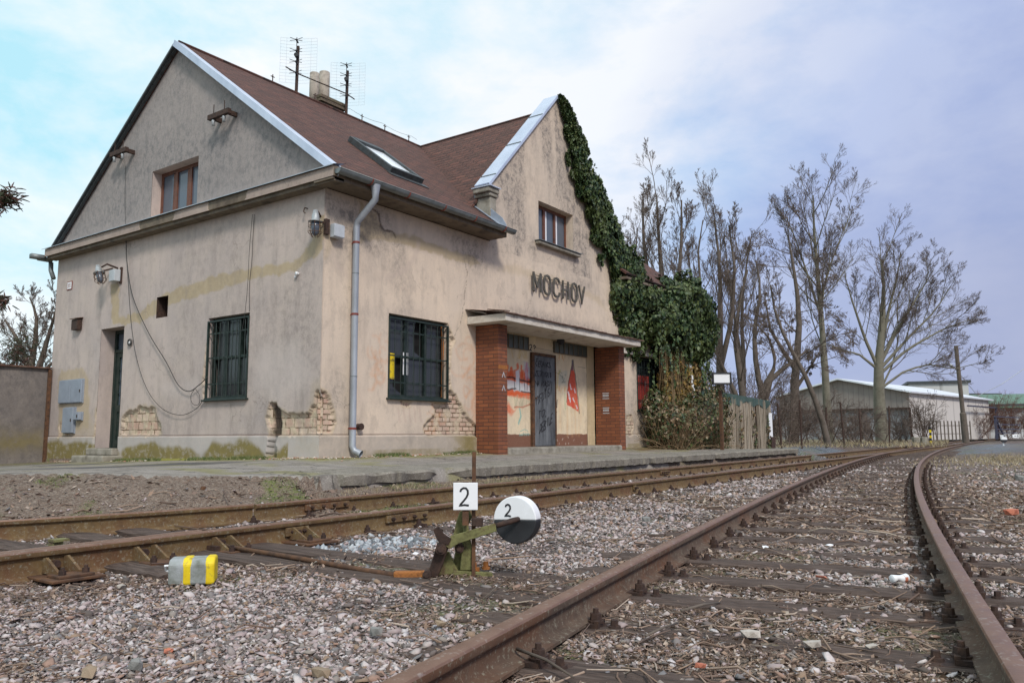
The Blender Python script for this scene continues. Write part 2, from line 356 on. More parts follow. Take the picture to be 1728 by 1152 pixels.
def roofmat():
    m, t, b = newmat('bitumen_shingles'); uvn = t.add('ShaderNodeUVMap'); v = uvn.outputs[0]; oc = ocoord(t)
    br = t.add('ShaderNodeTexBrick'); t.l.new(v, br.inputs['Vector']); br.offset = .5
    for k, x in (('Scale', 1), ('Brick Width', .33), ('Row Height', .14), ('Mortar Size', .020), ('Mortar Smooth', .1), ('Bias', 0.)): br.inputs[k].default_value = x
    br.inputs['Color1'].default_value = (.165, .058, .038, 1); br.inputs['Color2'].default_value = (.050, .022, .017, 1); br.inputs['Mortar'].default_value = (.025, .013, .011, 1)
    c = t.mix(t.math('MULTIPLY', t.rng(t.noise(v, 1.1, 6, .7), .35, .7), .45), br.outputs['Color'], (.075, .040, .032)); c = t.mix(t.math('MULTIPLY', t.rng(t.noise(t.scl(v, (1.3, 15., 1.)), 1., 5, .75), .46, .58), .8), c, (.03, .016, .013)); c = t.mix(t.math('MULTIPLY', t.rng(t.noise(t.scl(v, (3., 22., 1.)), 1., 3, .7), .55, .63), .6), c, (.24, .105, .075)); c = t.mix(t.math('MULTIPLY', t.rng(t.noise(v, 2.4, 6, .75), .58, .68), .4), c, (.06, .065, .03))
    c = t.mix(t.math('MULTIPLY', t.rng(t.noise(v, 70, 3, .7), .4, .7), .55), c, (.16, .075, .055))
    sp = t.add('ShaderNodeSeparateXYZ'); t.l.new(v, sp.inputs[0])
    saw = t.math('FRACT', t.math('DIVIDE', sp.outputs[1], .14))
    c = t.mix(t.math('MULTIPLY', t.rng(saw, .0, .22, 1., 0.), .85), c, (.018, .010, .009)); c = t.mix(t.math('MULTIPLY', t.rng(saw, .78, .95, 0., 1.), .35), c, (.26, .12, .09))  # shadow line of each shingle course painted into the colour
    hh = t.math('ADD', t.math('MULTIPLY', t.math('SUBTRACT', 1., saw), .8), t.math('MULTIPLY', t.noise(v, 60, 3), .25)); hh = t.math('SUBTRACT', hh, t.math('MULTIPLY', br.outputs['Fac'], .6))
    setc(t, b, c, .92, 0, hh, 1., .03); return m
MAT['roof'] = roofmat()

# ------------------------------------------------------------------ wall sheets
class Sheet:
    """fine heightfield wall: u horizontal, v = height"""
    def __init__(s, u0, u1, v0, v1, step, eu=(), ev=()):
        s.us = np.unique(np.round(np.concatenate([np.arange(u0, u1, step), [u1], eu]), 4)); s.vs = np.unique(np.round(np.concatenate([np.arange(v0, v1, step), [v1], ev]), 4))
        s.us = s.us[np.concatenate([[True], np.diff(s.us) > 1e-3])]; s.vs = s.vs[np.concatenate([[True], np.diff(s.vs) > 1e-3])]
        s.U, s.V = np.meshgrid(s.us, s.vs); s.h = np.zeros(s.U.shape); s.mask = np.zeros(s.U.shape+(4,)); s.paint = np.zeros(s.U.shape+(4,)); s.dead = np.zeros(s.U.shape, bool)
        s.cu = (s.U[:-1, :-1]+s.U[1:, 1:])/2; s.cv = (s.V[:-1, :-1]+s.V[1:, 1:])/2; s.keep = np.ones(s.cu.shape, bool)
        s.nu = s.U+(fbm(s.U, s.V, 9, 3, 5)-.5)*.10; s.nv = s.V+(fbm(s.U, s.V, 9, 3, 11)-.5)*.10
    def hole(s, a, b, c, d): s.keep &= ~((s.cu > a) & (s.cu < b) & (s.cv > c) & (s.cv < d))
    def brick(s, poly, depth=.05):
        d = sdpoly(s.nu, s.nv, poly); k = d < 0; s.mask[..., 0] = np.where(k, 1, s.mask[..., 0])
        s.h = np.where(k, -depth+.010*(fbm(s.U, s.V, 14, 3, 3)-.5)*2, s.h+.012*np.exp(-np.clip(d, 0, 1)/.05)*(fbm(s.U, s.V, 12, 2, 9)-.2)*(d < .15))
        s.mask[..., 1] = np.maximum(s.mask[..., 1], (1-sstep(d, 0., .07))*.55*(d > 0))
    def area(s, ch, poly, val, soft=.06, rag=1.):
        x = s.U+(s.nu-s.U)*rag*1.3; y = s.V+(s.nv-s.V)*rag*1.3
        s.mask[..., ch] = np.maximum(s.mask[..., ch], val*(1-sstep(sdpoly(x, y, poly), -soft, soft)))
    def band(s, ch, pts, w_, val, soft=.04):
        s.mask[..., ch] = np.maximum(s.mask[..., ch], val*(1-sstep(sdline(s.U+(s.nu-s.U)*1.5, s.V+(s.nv-s.V)*1.5, pts), w_/2-soft, w_/2+soft)))
    def _put(s, k, col):
        for i in range(3): s.paint[..., i] = np.where(s.paint[..., 3]+k > 1e-4, (s.paint[..., i]*s.paint[..., 3]*(1-k)+col[i]*k)/np.maximum(s.paint[..., 3]*(1-k)+k, 1e-4), 0)
        s.paint[..., 3] = s.paint[..., 3]*(1-k)+k
    def stroke(s, pts, w_, col, a=.8, soft=.02, wob=.3):
        s._put(a*(1-sstep(sdline(s.U+(s.nu-s.U)*wob, s.V+(s.nv-s.V)*wob, pts), w_/2-soft, w_/2+soft)), col)
    def fill(s, poly, col, a=.8, soft=.03, wob=.4, streak=0.):
        k = a*(1-sstep(sdpoly(s.U+(s.nu-s.U)*wob, s.V+(s.nv-s.V)*wob, poly), -soft, soft))
        if streak: k = k*(1-streak+streak*fbm(s.U, s.V, 18, 3, 21)*1.6).clip(0, 1)
        s._put(k.clip(0, 1), col)
    def build(s, name, axis, mat, parent):
        U, V, H = s.U.ravel(), s.V.ravel(), s.h.ravel()
        P = np.stack([U, -H+s.off, V], 1) if axis == 'y' else np.stack([-H+s.off, U, V], 1)
        ny, nx = s.U.shape; i, j = np.nonzero(s.keep); a = i*nx+j
        F = np.stack([a, a+1, a+nx+1, a+nx], 1) if axis == 'y' else np.stack([a, a+nx, a+nx+1, a+1], 1)
        used = np.zeros(len(P), bool); used[F.ravel()] = True; idx = np.cumsum(used)-1
        me = np_mesh(name, P[used], idx[F])
        for nm, arr in (('mask', s.mask), ('paint', s.paint)):
            ca = me.color_attributes.new(nm, 'FLOAT_COLOR', 'POINT'); ca.data.foreach_set('color', arr.reshape(-1, 4)[used].astype(np.float32).ravel())
        return link(name, me, mat, parent, True)
    off = 0.

# ------------------------------------------------------------------ the station
ST = empty('station_building', (7, 4.3, 0), 'two-storey station house with brown shingle roof, peeling plaster and steep front gable beside the platform', 'station house')
LX, WY, EZ, RZ = 14.1, 8.9, 4.31, 8.1; GX, GH = 7.05, 2.62
SLM = (RZ-4.45)/(4.35+.5)            # main slope
def zmain(y): return RZ-(4.35-y)*SLM
SLC = 1.057
# side wall with its gable
S = Sheet(-.03, WY, -.25, 8.02, .022, eu=(1.853, 3.045, 5.92, 6.83, 3.58, 5.16, 4.39, 4.78), ev=(1.004, 2.462, 2.57, .356, 4.7, 5.63, 2.62, 3.03, .12))
S.keep &= (S.cu > 0) | (S.cv < .356)
S.keep &= (S.cv < 4.40) | (S.cv < zmain(S.cu)-.05) & (S.cu < 4.35) | (S.cv < zmain(8.7-S.cu)-.05) & (S.cu >= 4.35)
S.hole(1.853, 3.045, 1.004, 2.462); S.hole(5.92, 6.83, .12, 2.57); S.hole(3.58, 5.16, 4.70, 5.63); S.hole(4.39, 4.78, 2.62, 3.03)
S.h += np.where(S.V < .356, .03*sstep(np.abs(S.U-6.375), .46, .48), 0)+.006*(fbm(S.U, S.V, 2.5, 4, 2)-.5)*(S.U > 0)
Lp = lambda *px: [lw(u, v) for u, v in px]
S.brick([(-.3, .36)]+Lp((538, 654), (531, 660), (529, 680), (521, 694), (508, 699), (497, 700), (486, 697), (476, 692), (470, 688), (466, 679), (459, 681), (452, 693), (450, 706), (453, 722), (456, 734)))
S.brick(Lp((204, 734), (205, 712), (209, 700), (222, 692), (236, 687), (250, 686), (262, 690), (266, 704), (271, 722), (272, 734)))
S.brick(Lp((160, 735), (162, 700), (166, 688), (171, 690), (172, 735)), .02)
S.brick(Lp((346, 672), (343, 655), (345, 630), (348, 600), (349, 582), (355, 576), (360, 640), (360, 672)), .03)
S.brick(Lp((100, 736), (100, 716), (112, 700), (118, 706), (117, 736)), .015)
hole = Lp((456, 683), (463, 680), (470, 690), (469, 704), (472, 712), (470, 732), (468, 748), (466, 775), (452, 775), (455, 748), (457, 722), (457, 700))
k = sdpoly(S.nu, S.nv, hole) < 0; S.h = np.where(k, -.10, S.h); S.fill(hole, (.03, .018, .012), .93, .02)
S.area(1, Lp((186, 480), (201, 480), (201, 538), (236, 526), (268, 500), (300, 486), (360, 466), (420, 455), (430, 450), (490, 442), (505, 435), (530, 398), (540, 360), (552, 360), (545, 420), (522, 440), (490, 460), (430, 470), (390, 482), (330, 500), (300, 508), (262, 530), (234, 546), (190, 546)), .8, .03)
S.area(1, Lp((98, 640), (104, 625), (140, 622), (150, 640), (150, 720), (98, 732)), .65, .05)
S.area(1, Lp((158, 740), (160, 690), (172, 670), (186, 700), (186, 760)), .55, .05)
S.area(1, Lp((500, 760), (530, 640), (548, 640), (548, 770)), .35, .08)
up = sstep(S.V, 4.5, 4.9)
S.mask[..., 2] = np.maximum(S.mask[..., 2], up*np.clip(.10+1.25*fbm(S.U, S.V, .9, 5, 31)+.2*sstep(S.U, 3.6, 2.6), 0, 1)); S.fill([(-.2, 4.5), (9.2, 4.5), (9.2, 9), (-.2, 9)], (.27, .25, .245), .60, .05, .2, .3)
S.mask[..., 2] = np.maximum(S.mask[..., 2], .35*np.exp(-((S.U-.45)/.5)**2-((S.V-1.9)/1.3)**2)+.22*sstep(fbm(S.U, S.V*.6, .8, 5, 17), .5, .75))
S.mask[..., 3] = np.where(S.V < .35, .95*sstep(fbm(S.U, S.V*.3, 1.6, 4, 8)*.9+.45*sstep(S.V, .34, .0), .62, .80)*(S.U > .7), 0)
S.fill(Lp((95, 737), (205, 737), (205, 780), (95, 780)), (.33, .31, .28), .35, .05, 1., .6)
S.fill([(-.1, .34), (9, .34), (9, -.3), (-.1, -.3)], (.46, .44, .42), .6, .02, .2, .5)
for a in (2.2, 2.7): S.stroke([(a-.6, 1.3+.1*a), (a-1.1, 1.6), (a-1.6, 1.35)], .14, (.50, .42, .38), .28, .06)
S.stroke([(-.03, .362), (9, .362)], .016, (.13, .08, .055), .75, .006, .1); S.fill(Lp((270, 650), (330, 640), (350, 655), (320, 672), (280, 668)), (.60, .52, .48), .35, .12, 1., .4); S.fill(Lp((440, 590), (500, 575), (530, 640), (470, 680), (430, 650)), (.60, .52, .48), .45, .2, 1., .4); S.fill(Lp((100, 700), (150, 690), (160, 735), (100, 736)), (.45, .36, .25), .6, .1, 1., .5)
side_wall = S.build('side_wall', 'x', MAT['pl_side'], ST)

# front wall with the cross gable
FWX = (1.4898, 3.0891); FZ = (1.0038, 2.4621); PX0, PX1, PY = 4.24, 8.93, .12
S = Sheet(-.03, LX, -.10, 8.42, .022, eu=(*FWX, 11.01, 12.61, 6.25, 7.77, PX0, PX1), ev=(*FZ, .356, 4.69, 5.64, 2.56))
gz = 8.36-np.abs(S.cu-GX)*SLC
S.keep &= (S.cu > 0) | (S.cv < .356)
S.keep &= (S.cv < EZ+.02) | (np.abs(S.cu-GX) < GH+.02) & (S.cv < gz)
S.hole(*FWX, *FZ); S.hole(11.01, 12.61, *FZ); S.hole(6.25, 7.77, 4.69, 5.64); S.hole(PX0, PX1, -1, 2.56)
S.h += np.where(S.V < .356, .03, 0)+.006*(fbm(S.U, S.V, 2.2, 4, 6)-.5)*(S.U > 0)
Fp = lambda *px: [fw(u, v) for u, v in px]
S.brick([(-.3, .36), (-.3, 1.02)]+Fp((540, 654), (551, 660), (558, 672), (562, 688), (566, 696), (562, 716), (557, 734)))
S.brick(Fp((756, 548), (763, 566), (768, 575), (762, 586), (758, 610), (757, 640), (759, 658), (768, 666), (775, 678), (784, 696), (797, 712), (815, 726), (821, 735), (718, 734), (716, 720), (722, 708), (735, 702), (734, 690), (728, 681), (752, 678), (752, 548)))
S.brick(Fp((1057, 700), (1066, 700), (1070, 718), (1066, 735), (1056, 735)), .02)
S.brick(Fp((675, 676), (694, 678), (692, 684), (678, 683)), .02)
S.area(1, Fp((606, 335), (625, 358), (637, 362), (640, 380), (652, 392), (700, 400), (760, 422), (800, 432), (812, 446), (790, 446), (740, 432), (690, 414), (640, 405), (606, 408)), .75, .03)
S.area(1, Fp((762, 736), (800, 736), (806, 770), (790, 775), (785, 760), (770, 750)), .8, .02)
S.area(1, Fp((548, 370), (560, 380), (575, 400), (560, 420), (545, 440)), .4, .06)
S.area(1, Fp((840, 455), (900, 468), (960, 480), (1020, 520), (1046, 560), (1010, 500), (950, 470), (860, 446)), .35, .06)
crk = Fp((786, 446), (788, 470), (784, 500), (780, 530), (776, 548), (768, 566)); S.stroke(crk, .012, (.10, .07, .05), .75, .006, .8)
S.stroke(Fp((625, 352), (640, 362), (641, 380), (650, 390), (662, 392), (667, 400)), .035, (.08, .05, .03), .8, .008, .6)
S.mask[..., 2] = np.maximum(S.mask[..., 2], (S.V > 4.2)*(np.abs(S.U-GX) < 2.7)*np.clip(.12+1.0*sstep(fbm(S.U*2.2, S.V*.5, 1., 5, 41), .38, .8), 0, .75))
S.mask[..., 2] = np.maximum(S.mask[..., 2], .55*sstep(fbm(S.U, S.V, .8, 5, 43), .50, .74))
S.mask[..., 2] = np.maximum(S.mask[..., 2], .75*np.exp(-((S.U-.5)/.9)**2-((S.V-4.0)/.25)**2)+.7*np.exp(-((S.U-3.9)/.5)**2-((S.V-3.9)/.35)**2))
for (cu_, cv_, ru, rv, a) in ((6.0, 4.5, .25, .25, .8), (8.3, 4.0, .6, .18, .6), (4.9, 4.35, .5, .4, .4), (7.0, 2.95, 2.6, .14, .6), (.35, .95, .3, .5, .5), (3.7, 4.15, .9, .16, .6)):
    S.mask[..., 2] = np.maximum(S.mask[..., 2], a*np.exp(-((S.U-cu_)/ru)**2-((S.V-cv_)/rv)**2)*(.5+fbm(S.U, S.V, 3, 3, 4)))
S.mask[..., 3] = np.where(S.V < .34, .8*np.exp(-((S.U-3.7)/.35)**2)+.5*sstep(fbm(S.U, S.V, 1.3, 3, 12), .55, .7)*(S.V < .12), 0)
S.fill([(-.1, .34), (14.2, .34), (14.2, -.3), (-.1, -.3)], (.30, .27, .24), .55, .02, .2, .4)
orr = (.60, .24, .08)
for cx_, cy_, sc_ in ((790, 590, 1.), (800, 660, .9), (640, 580, .7), (630, 640, .6), (735, 705, .5)):
    rr = random.Random(int(cx_))
    for q in range(9):
        a0 = rr.uniform(0, 6.28); r0 = rr.uniform(8, 26)*sc_; ox, oy = rr.uniform(-14, 14), rr.uniform(-26, 26)
        S.stroke(Fp(*[(cx_+ox+r0*cos(a0+.45*i)*.7, cy_+oy+r0*sin(a0+.45*i)) for i in range(rr.randint(4, 9))]), .045, orr, .22, .03, .5)
S.fill(Fp((806, 620), (815, 625), (812, 690), (800, 720), (796, 690), (800, 640)), orr, .35, .06, 1., .7)
for i, xs in enumerate(range(672, 716, 9)): S.stroke(Fp((xs, 688), (xs+3, 712)), .03, (.40, .24, .2), .3, .015)
S.stroke([(-.03, .362), (14, .362)], .016, (.13, .08, .055), .75, .006, .1); S.stroke(Fp((560, 425), (570, 450), (590, 468)), .10, (.55, .44, .36), .45, .05); S.stroke(Fp((652, 470), (684, 455), (702, 430), (706, 412)), .10, (.55, .44, .36), .5, .05)
front_wall = S.build('front_wall', 'y', MAT['pl_front'], ST)

# rest of the shell, dark inside
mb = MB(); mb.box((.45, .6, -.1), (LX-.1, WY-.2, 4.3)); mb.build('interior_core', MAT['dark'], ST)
mb = MB()
def quad(*p): mb.add(p, [tuple(range(len(p)))])
quad((LX, 0, -.1), (LX, WY, -.1), (LX, WY, EZ), (LX, 4.35, RZ-.06), (LX, 0, EZ)); quad((0, WY, -.2), (LX, WY, -.2), (LX, WY, EZ), (0, WY, EZ)); mb.build('back_wall', MAT['pl_side'], ST)

# window and door reveals
def reveal(axis, a, b, c, d, dep_, mat, base=0.):
    m = MB()
    def P(u, v, k): return (u, base+k, v) if axis == 'y' else (base+k, u, v)
    for (p, q) in (((a, c), (a, d)), ((b, d), (b, c)), ((a, d), (b, d)), ((b, c), (a, c))):
        m.add([P(*p, 0.004), P(*q, 0.004), P(*q, dep_), P(*p, dep_)], [(0, 1, 2, 3)])
    me = m.mesh('reveal'); o = link('reveal', me, mat, ST)
    for nm in ('mask', 'paint'): me.color_attributes.new(nm, 'FLOAT_COLOR', 'POINT').data.foreach_set('color', [0.]*len(me.vertices)*4)
    return o
reveal('x', 1.853, 3.045, 1.004, 2.462, .22, MAT['pl_side']); reveal('x', 5.92, 6.83, .12, 2.57, .42, MAT['pl_side'])
reveal('x', 3.58, 5.16, 4.70, 5.63, .26, MAT['pl_side']); reveal('x', 4.39, 4.78, 2.62, 3.03, .3, MAT['rust_and_shade'])  # vent hole sides coloured dark, its inner shade put in the material
reveal('y', *FWX, *FZ, .22, MAT['pl_front']); reveal('y', 11.01, 12.61, *FZ, .22, MAT['pl_front']); reveal('y', 6.25, 7.77, 4.69, 5.64, .26, MAT['pl_front'])
mb = MB(); mb.box((.30, 4.39, 2.62), (.31, 4.78, 3.03)); mb.build('vent_hole_back', MAT['rust_and_shade'], ST)  # dark back plate, shade of the hole painted as colour

# ------------------------------------------------------------------ windows
def place(axis, base, u, v, k): return (u, base+k, v) if axis == 'y' else (base+k, u, v)
def abox(m, axis, base, u0, u1, v0, v1, k0, k1):
    if axis == 'y': m.box((u0, base+k0, v0), (u1, base+k1, v1))
    else: m.box((base+k0, u0, v0), (base+k1, u1, v1))
def barred_window(axis, a, b, c, d, label, seed):
    rr = random.Random(seed)
    f = MB(); t = .055
    for q in ((a, a+t, c, d), (b-t, b, c, d), (a+t, b-t, c, c+t), (a+t, b-t, d-t, d)): abox(f, axis, 0, *q, .10, .17)
    mid = [(a+(b-a)*k) for k in (.34, .67)]
    for x in mid: abox(f, axis, 0, x-.032, x+.032, c+t, d-t, .105, .165)
    h = c+(d-c)*.50
    for (p, q) in ((a+t, mid[0]-.032), (mid[0]+.032, mid[1]-.032), (mid[1]+.032, b-t)): abox(f, axis, 0, p, q, h-.02, h+.02, .11, .16)
    w_ = f.build('window', MAT['green'], ST); w_['label'] = label
    xs = [a+t, mid[0]-.032, mid[0]+.032, mid[1]-.032, mid[1]+.032, b-t]
    for i in range(3):
        for (z0, z1) in ((c+t, h-.02), (h+.02, d-t)):
            p0, p1 = xs[2*i], xs[2*i+1]; m = MB()
            if rr.random() < .45:     # broken pane: jagged remnant left in the frame
                q = [(p0, z0), (p0, z1), (p0+(p1-p0)*rr.uniform(.2, .9), z1), (p0+(p1-p0)*rr.uniform(.3, .7), z0+(z1-z0)*rr.uniform(.5, .8)), (p0+(p1-p0)*rr.uniform(.4, .95), z0+(z1-z0)*rr.uniform(.1, .4)), (p0+(p1-p0)*rr.uniform(.5, 1), z0)]
            else: q = [(p0, z0), (p1, z0), (p1, z1), (p0, z1)]
            m.prism([place(axis, 0, u, v, .135) for u, v in q], (0, .004, 0) if axis == 'y' else (.004, 0, 0)); m.build('pane', MAT['pane'], w_)
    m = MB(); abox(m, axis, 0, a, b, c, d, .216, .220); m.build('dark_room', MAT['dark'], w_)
    g = MB(); n = 10
    for q in ((a-.003, a+.022, c-.01, d-.06), (b-.022, b+.003, c-.01, d-.06), (a+.022, b-.022, d-.085, d-.06), (a+.022, b-.022, c-.01, c+.02)): abox(g, axis, 0, *q, -.022, .018)
    for i in range(1, n): x = a+(b-a)*i/n+rr.uniform(-.006, .006); g.tube([place(axis, 0, x, c+.03, 0), place(axis, 0, x+rr.uniform(-.006, .006), d-.09, 0)], .0075, 6)
    for k in (.18, .5, .80): z = c+(d-c)*k; abox(g, axis, 0, a+.03, b-.03, z-.012, z+.012, .010, .017)
    g.build('window_bars', MAT['green'], w_)
    s = MB(); abox(s, axis, 0, a-.04, b+.04, c-.045, c-.012, -.075, .10); s.build('sill', MAT['green'], w_, bevel=.01)
    return w_
W1 = barred_window('y', *FWX, *FZ, 'barred green window beside the downpipe, yellow paper behind a pane', 4)
W2 = barred_window('x', 1.853, 3.045, 1.004, 2.462, 'barred green window in the side wall', 9)
W3 = barred_window('y', 11.01, 12.61, *FZ, 'barred window half hidden by ivy', 2)
m = MB(); m.box((1.55, .09, 1.33), (1.74, .096, 1.78)); m.build('yellow_paper', MAT['yellow'], W1)
m = MB(); m.box((1.98, .11, 1.42), (2.04, .116, 1.82)); m.box((2.06, .11, 1.42), (2.11, .116, 1.82)); m.build('white_paper', MAT['white'], W1)
m = MB(); m.tube([(3.0, .07, 1.05), (2.99, .06, 1.5), (3.02, .07, 2.0), (2.98, .07, 2.4)], [.02, .014, .03, .016], 6); m.build('rusty_post', MAT['rustorange'], W1)
m = MB(); m.box((11.1, .05, 1.0), (11.85, .06, 1.95)); m.build('red_board', nmat('red_spray', [(.45, .05, .03), (.33, .04, .03), (.4, .3, .28)], 5, .8, lo=.35, hi=.7), W3)
def attic_window(axis, a, b, c, d, n, label, k=.2):
    f = MB(); t = .07
    for q in ((a, a+t, c, d), (b-t, b, c, d), (a+t, b-t, c, c+t), (a+t, b-t, d-t, d)): abox(f, axis, 0, *q, k, k+.06)
    xs = [a+t+(b-a-2*t)*i/n for i in range(n+1)]
    for x in xs[1:-1]: abox(f, axis, 0, x-.04, x+.04, c+t, d-t, k-.01, k+.05)
    w_ = f.build('window', MAT['woodwin'], ST); w_['label'] = label
    for i in range(n):
        m = MB(); abox(m, axis, 0, xs[i]+(.04 if i else 0), xs[i+1]-(.04 if i < n-1 else 0), c+t, d-t, k+.02, k+.026); m.build('pane', MAT['paneup'], w_)
        m = MB(); abox(m, axis, 0, xs[i]+.05, xs[i]+.13, c+t+.01, d-t-.01, k+.012, k+.018); m.build('curtain', MAT['white'] if axis == 'y' else MAT['woodwin'], w_)
    return w_
attic_window('x', 3.58, 5.16, 4.70, 5.63, 3, 'brown attic window above the side cornice')
AW = attic_window('y', 6.25, 7.77, 4.69, 5.64, 3, 'brown attic window above the station name')
m = MB(); rr = random.Random(3); m.box((6.10, -.13, 4.60), (7.92, .0, 4.675)); m.build('sill', MAT['conc'], AW, bevel=.02)
m = MB(); m.box((6.08, -.16, 4.677), (7.94, .19, 4.69)); m.build('sill_sheet', MAT['zincdark'], AW)

# ------------------------------------------------------------------ side door, steps
m = MB(); dy0, dy1, dz0, dz1 = 5.92, 6.83, .12, 2.57
for q in ((dy0, dy0+.07, dz0, dz1), (dy1-.07, dy1, dz0, dz1), (dy0+.07, dy1-.07, dz1-.07, dz1), (dy0+.07, dy1-.07, 2.10, 2.16)): abox(m, 'x', 0, *q, .30, .38)
for q in ((dy0+.07, dy0+.19, dz0, 2.10), (dy1-.19, dy1-.07, dz0, 2.10), (dy0+.19, dy1-.19, dz0, .28), (dy0+.19, dy1-.19, .86, 1.0), (dy0+.19, dy1-.19, 2.0, 2.10)): abox(m, 'x', 0, *q, .32, .36)
abox(m, 'x', 0, dy0+.19, dy1-.19, .28, .86, .34, .352)
dr = m.build('door', MAT['green'], ST); dr['label'] = 'narrow green side door with barred glass'
m = MB(); abox(m, 'x', 0, dy0+.19, dy1-.19, 1.0, 2.0, .35, .356); abox(m, 'x', 0, dy0+.07, dy1-.07, 2.16, 2.5, .35, .356); m.build('pane', MAT['paneup'], dr)
m = MB()
for i in range(1, 4): y = dy0+.19+(dy1-dy0-.38)*i/4; m.tube([(.315, y, 1.0), (.315, y, 2.05)], .009, 6)
for z in (1.25, 1.5, 1.75): m.bar((.318, dy0+.19, z), (.318, dy1-.19, z), .012)
m.build('door_bars', MAT['green'], dr)
m = MB(); m.tube([(.31, dy0+.13, 1.05), (.27, dy0+.13, 1.05), (.27, dy0+.22, 1.05)], .01, 6); m.build('handle', MAT['zinc'], dr)
def worn(m, a, b, n=7, amp=.012, seed=1):   # slab with a worn top edge
    rr = random.Random(seed); x0, y0, z0 = a; x1, y1, z1 = b; m.box((x0, y0, z0), (x1, y1, z1)); return m
m = MB(); m.box((-.42, 5.70, -.3), (.02, 6.92, -.02)); m.build('step', MAT['conc'], ST, bevel=.03)
m = MB(); m.box((-.16, 5.86, -.02), (.42, 6.88, .12)); m.build('step', MAT['conc'], ST, bevel=.025)

# ------------------------------------------------------------------ roof
def rooft(quads, name, mat, th=.05):
    me = bpy.data.meshes.new(name); V = []; F = []; UVs = []
    for pts, uv in quads:
        b = len(V); n = len(pts); V += [tuple(p) for p in pts]; F.append(tuple(range(b, b+n))); UVs += list(uv)
    me.from_pydata(V, [], F); uvl = me.uv_layers.new(name='UVMap'); uvl.data.foreach_set('uv', np.array(UVs, dtype=np.float32).ravel()); me.update()
    o = link(name, me, mat, ST); sm = o.modifiers.new('thickness', 'SOLIDIFY'); sm.thickness = th; sm.offset = -1; return o
YE = -.46; XL = -.06; k_ = sqrt(1+SLM**2); kc = sqrt(1+SLC**2)
def mp(x, y): return (x, y, zmain(y))
def muv(x, y): return (x, (y-YE)*k_)
# valley: RZ-|dx|*SLC == RZ-(4.35-y)*SLM
def vy(dx): return 4.35-dx*SLC/SLM
dxv = 4.35*SLM/SLC       # |dx| where the valley meets the front wall plane y=0
dq = GH-.02
L_ = [(XL, YE), (4.42, YE), (4.42, vy(GX-4.42) if vy(GX-4.42) > 0 else 0)]
Lw = [(XL, YE), (4.42, YE), (4.42, .36), (GX-(4.35-.36)*SLM/SLC, .36), (GX, 4.35), (XL, 4.35)]
Rw = [(LX+.1, YE), (LX+.1, 4.35), (GX, 4.35), (GX+(4.35-.36)*SLM/SLC, .36), (9.68, .36), (9.68, YE)]
qs = [([mp(x, y) for x, y in P], [muv(x, y) for x, y in P]) for P in (Lw, Rw)]
back = [(XL, 4.35), (LX+.1, 4.35), (LX+.1, 9.2), (XL, 9.2)]
qs.append(([(x, y, RZ-(y-4.35)*SLM) for x, y in back], [(x, (9.2-y)*k_) for x, y in back]))
yf = .30
for sg in (-1, 1):
    dl = (4.35-yf)*SLM/SLC; P = [(GX, yf), (GX, 4.35), (GX+sg*dl, yf)]
    pp = [(x, y, RZ-abs(x-GX)*SLC) for x, y in P]; uu = [(y, -abs(x-GX)*kc) for x, y in P]
    qs.append((pp, uu) if sg < 0 else (pp[::-1], uu[::-1]))
roof = rooft(qs, 'roof', MAT['roof'])
m = MB(); m.tube([(XL, 4.35, RZ+.012), (GX, 4.35, RZ+.012), (LX, 4.35, RZ+.012)], .035, 8); m.tube([(GX, .2, RZ+.01), (GX, 4.35, RZ+.012)], .03, 8)
m.build('ridge_capping', MAT['roof'], roof).data.uv_layers.new(name='UVMap')
# left rake flashing and dark edge of the back slope
m = MB(); a = np.array((-.06, -.50, zmain(-.50)+.02)); b = np.array((-.06, 4.35, RZ+.0)); n = np.array((0, -SLM, 1))/k_
m.bar(a, b, .19, .022, up=tuple(n)); m.bar(a-np.array([.10, 0, .05]), b-np.array([.10, 0, .05]), .012, .12, up=tuple(n))
m.build('rake_flashing', MAT['zincbright'], roof)
m = MB(); m.bar((-.05, 9.22, RZ-(9.22-4.35)*SLM+.0), (-.05, 4.35, RZ-.02), .18, .04, up=(0, SLM, 1)); m.bar((-.06, 9.0, RZ-(9.0-4.35)*SLM-.04), (-.06, 4.35, RZ-.02), .06, .08, up=(0, SLM, 1)); m.build('barge_board', MAT['darktin'], roof)
# side cornice with its tin cover
S = Sheet(-.47, 9.02, 4.37, 4.535, .03); S.off = -.25; S.h += .006*(fbm(S.U, S.V, 5, 3, 3)-.5)
for p0, p1 in (((236, 386), (290, 366)), ((352, 352), (412, 326))): a_ = lw(*p0, x=-.25)[0]; b_ = lw(*p1, x=-.25)[0]; S.area(1, [(a_, 4.3), (b_, 4.3), (b_-.1, 4.6), (a_, 4.6)], .9, .02); S.h -= .02*(S.mask[..., 1] > .5)
cw = S.build('cornice', 'x', MAT['cornice'], ST)
m = MB(); m.box((-.246, -.47, 4.375), (-.002, 9.02, 4.535)); m.box((-.20, -.44, 4.31), (-.002, 9.0, 4.373)); m.build('cornice_core', MAT['soffit'], cw)
m = MB(); m.add([(-.29, -.5, 4.545), (-.29, 9.1, 4.545), (.0, 9.1, 4.62), (.0, -.5, 4.62), (-.29, -.5, 4.53), (-.29, 9.1, 4.53)], [(0, 3, 2, 1), (0, 1, 5, 4)]); m.build('cornice_sheet', MAT['zinc'], cw)
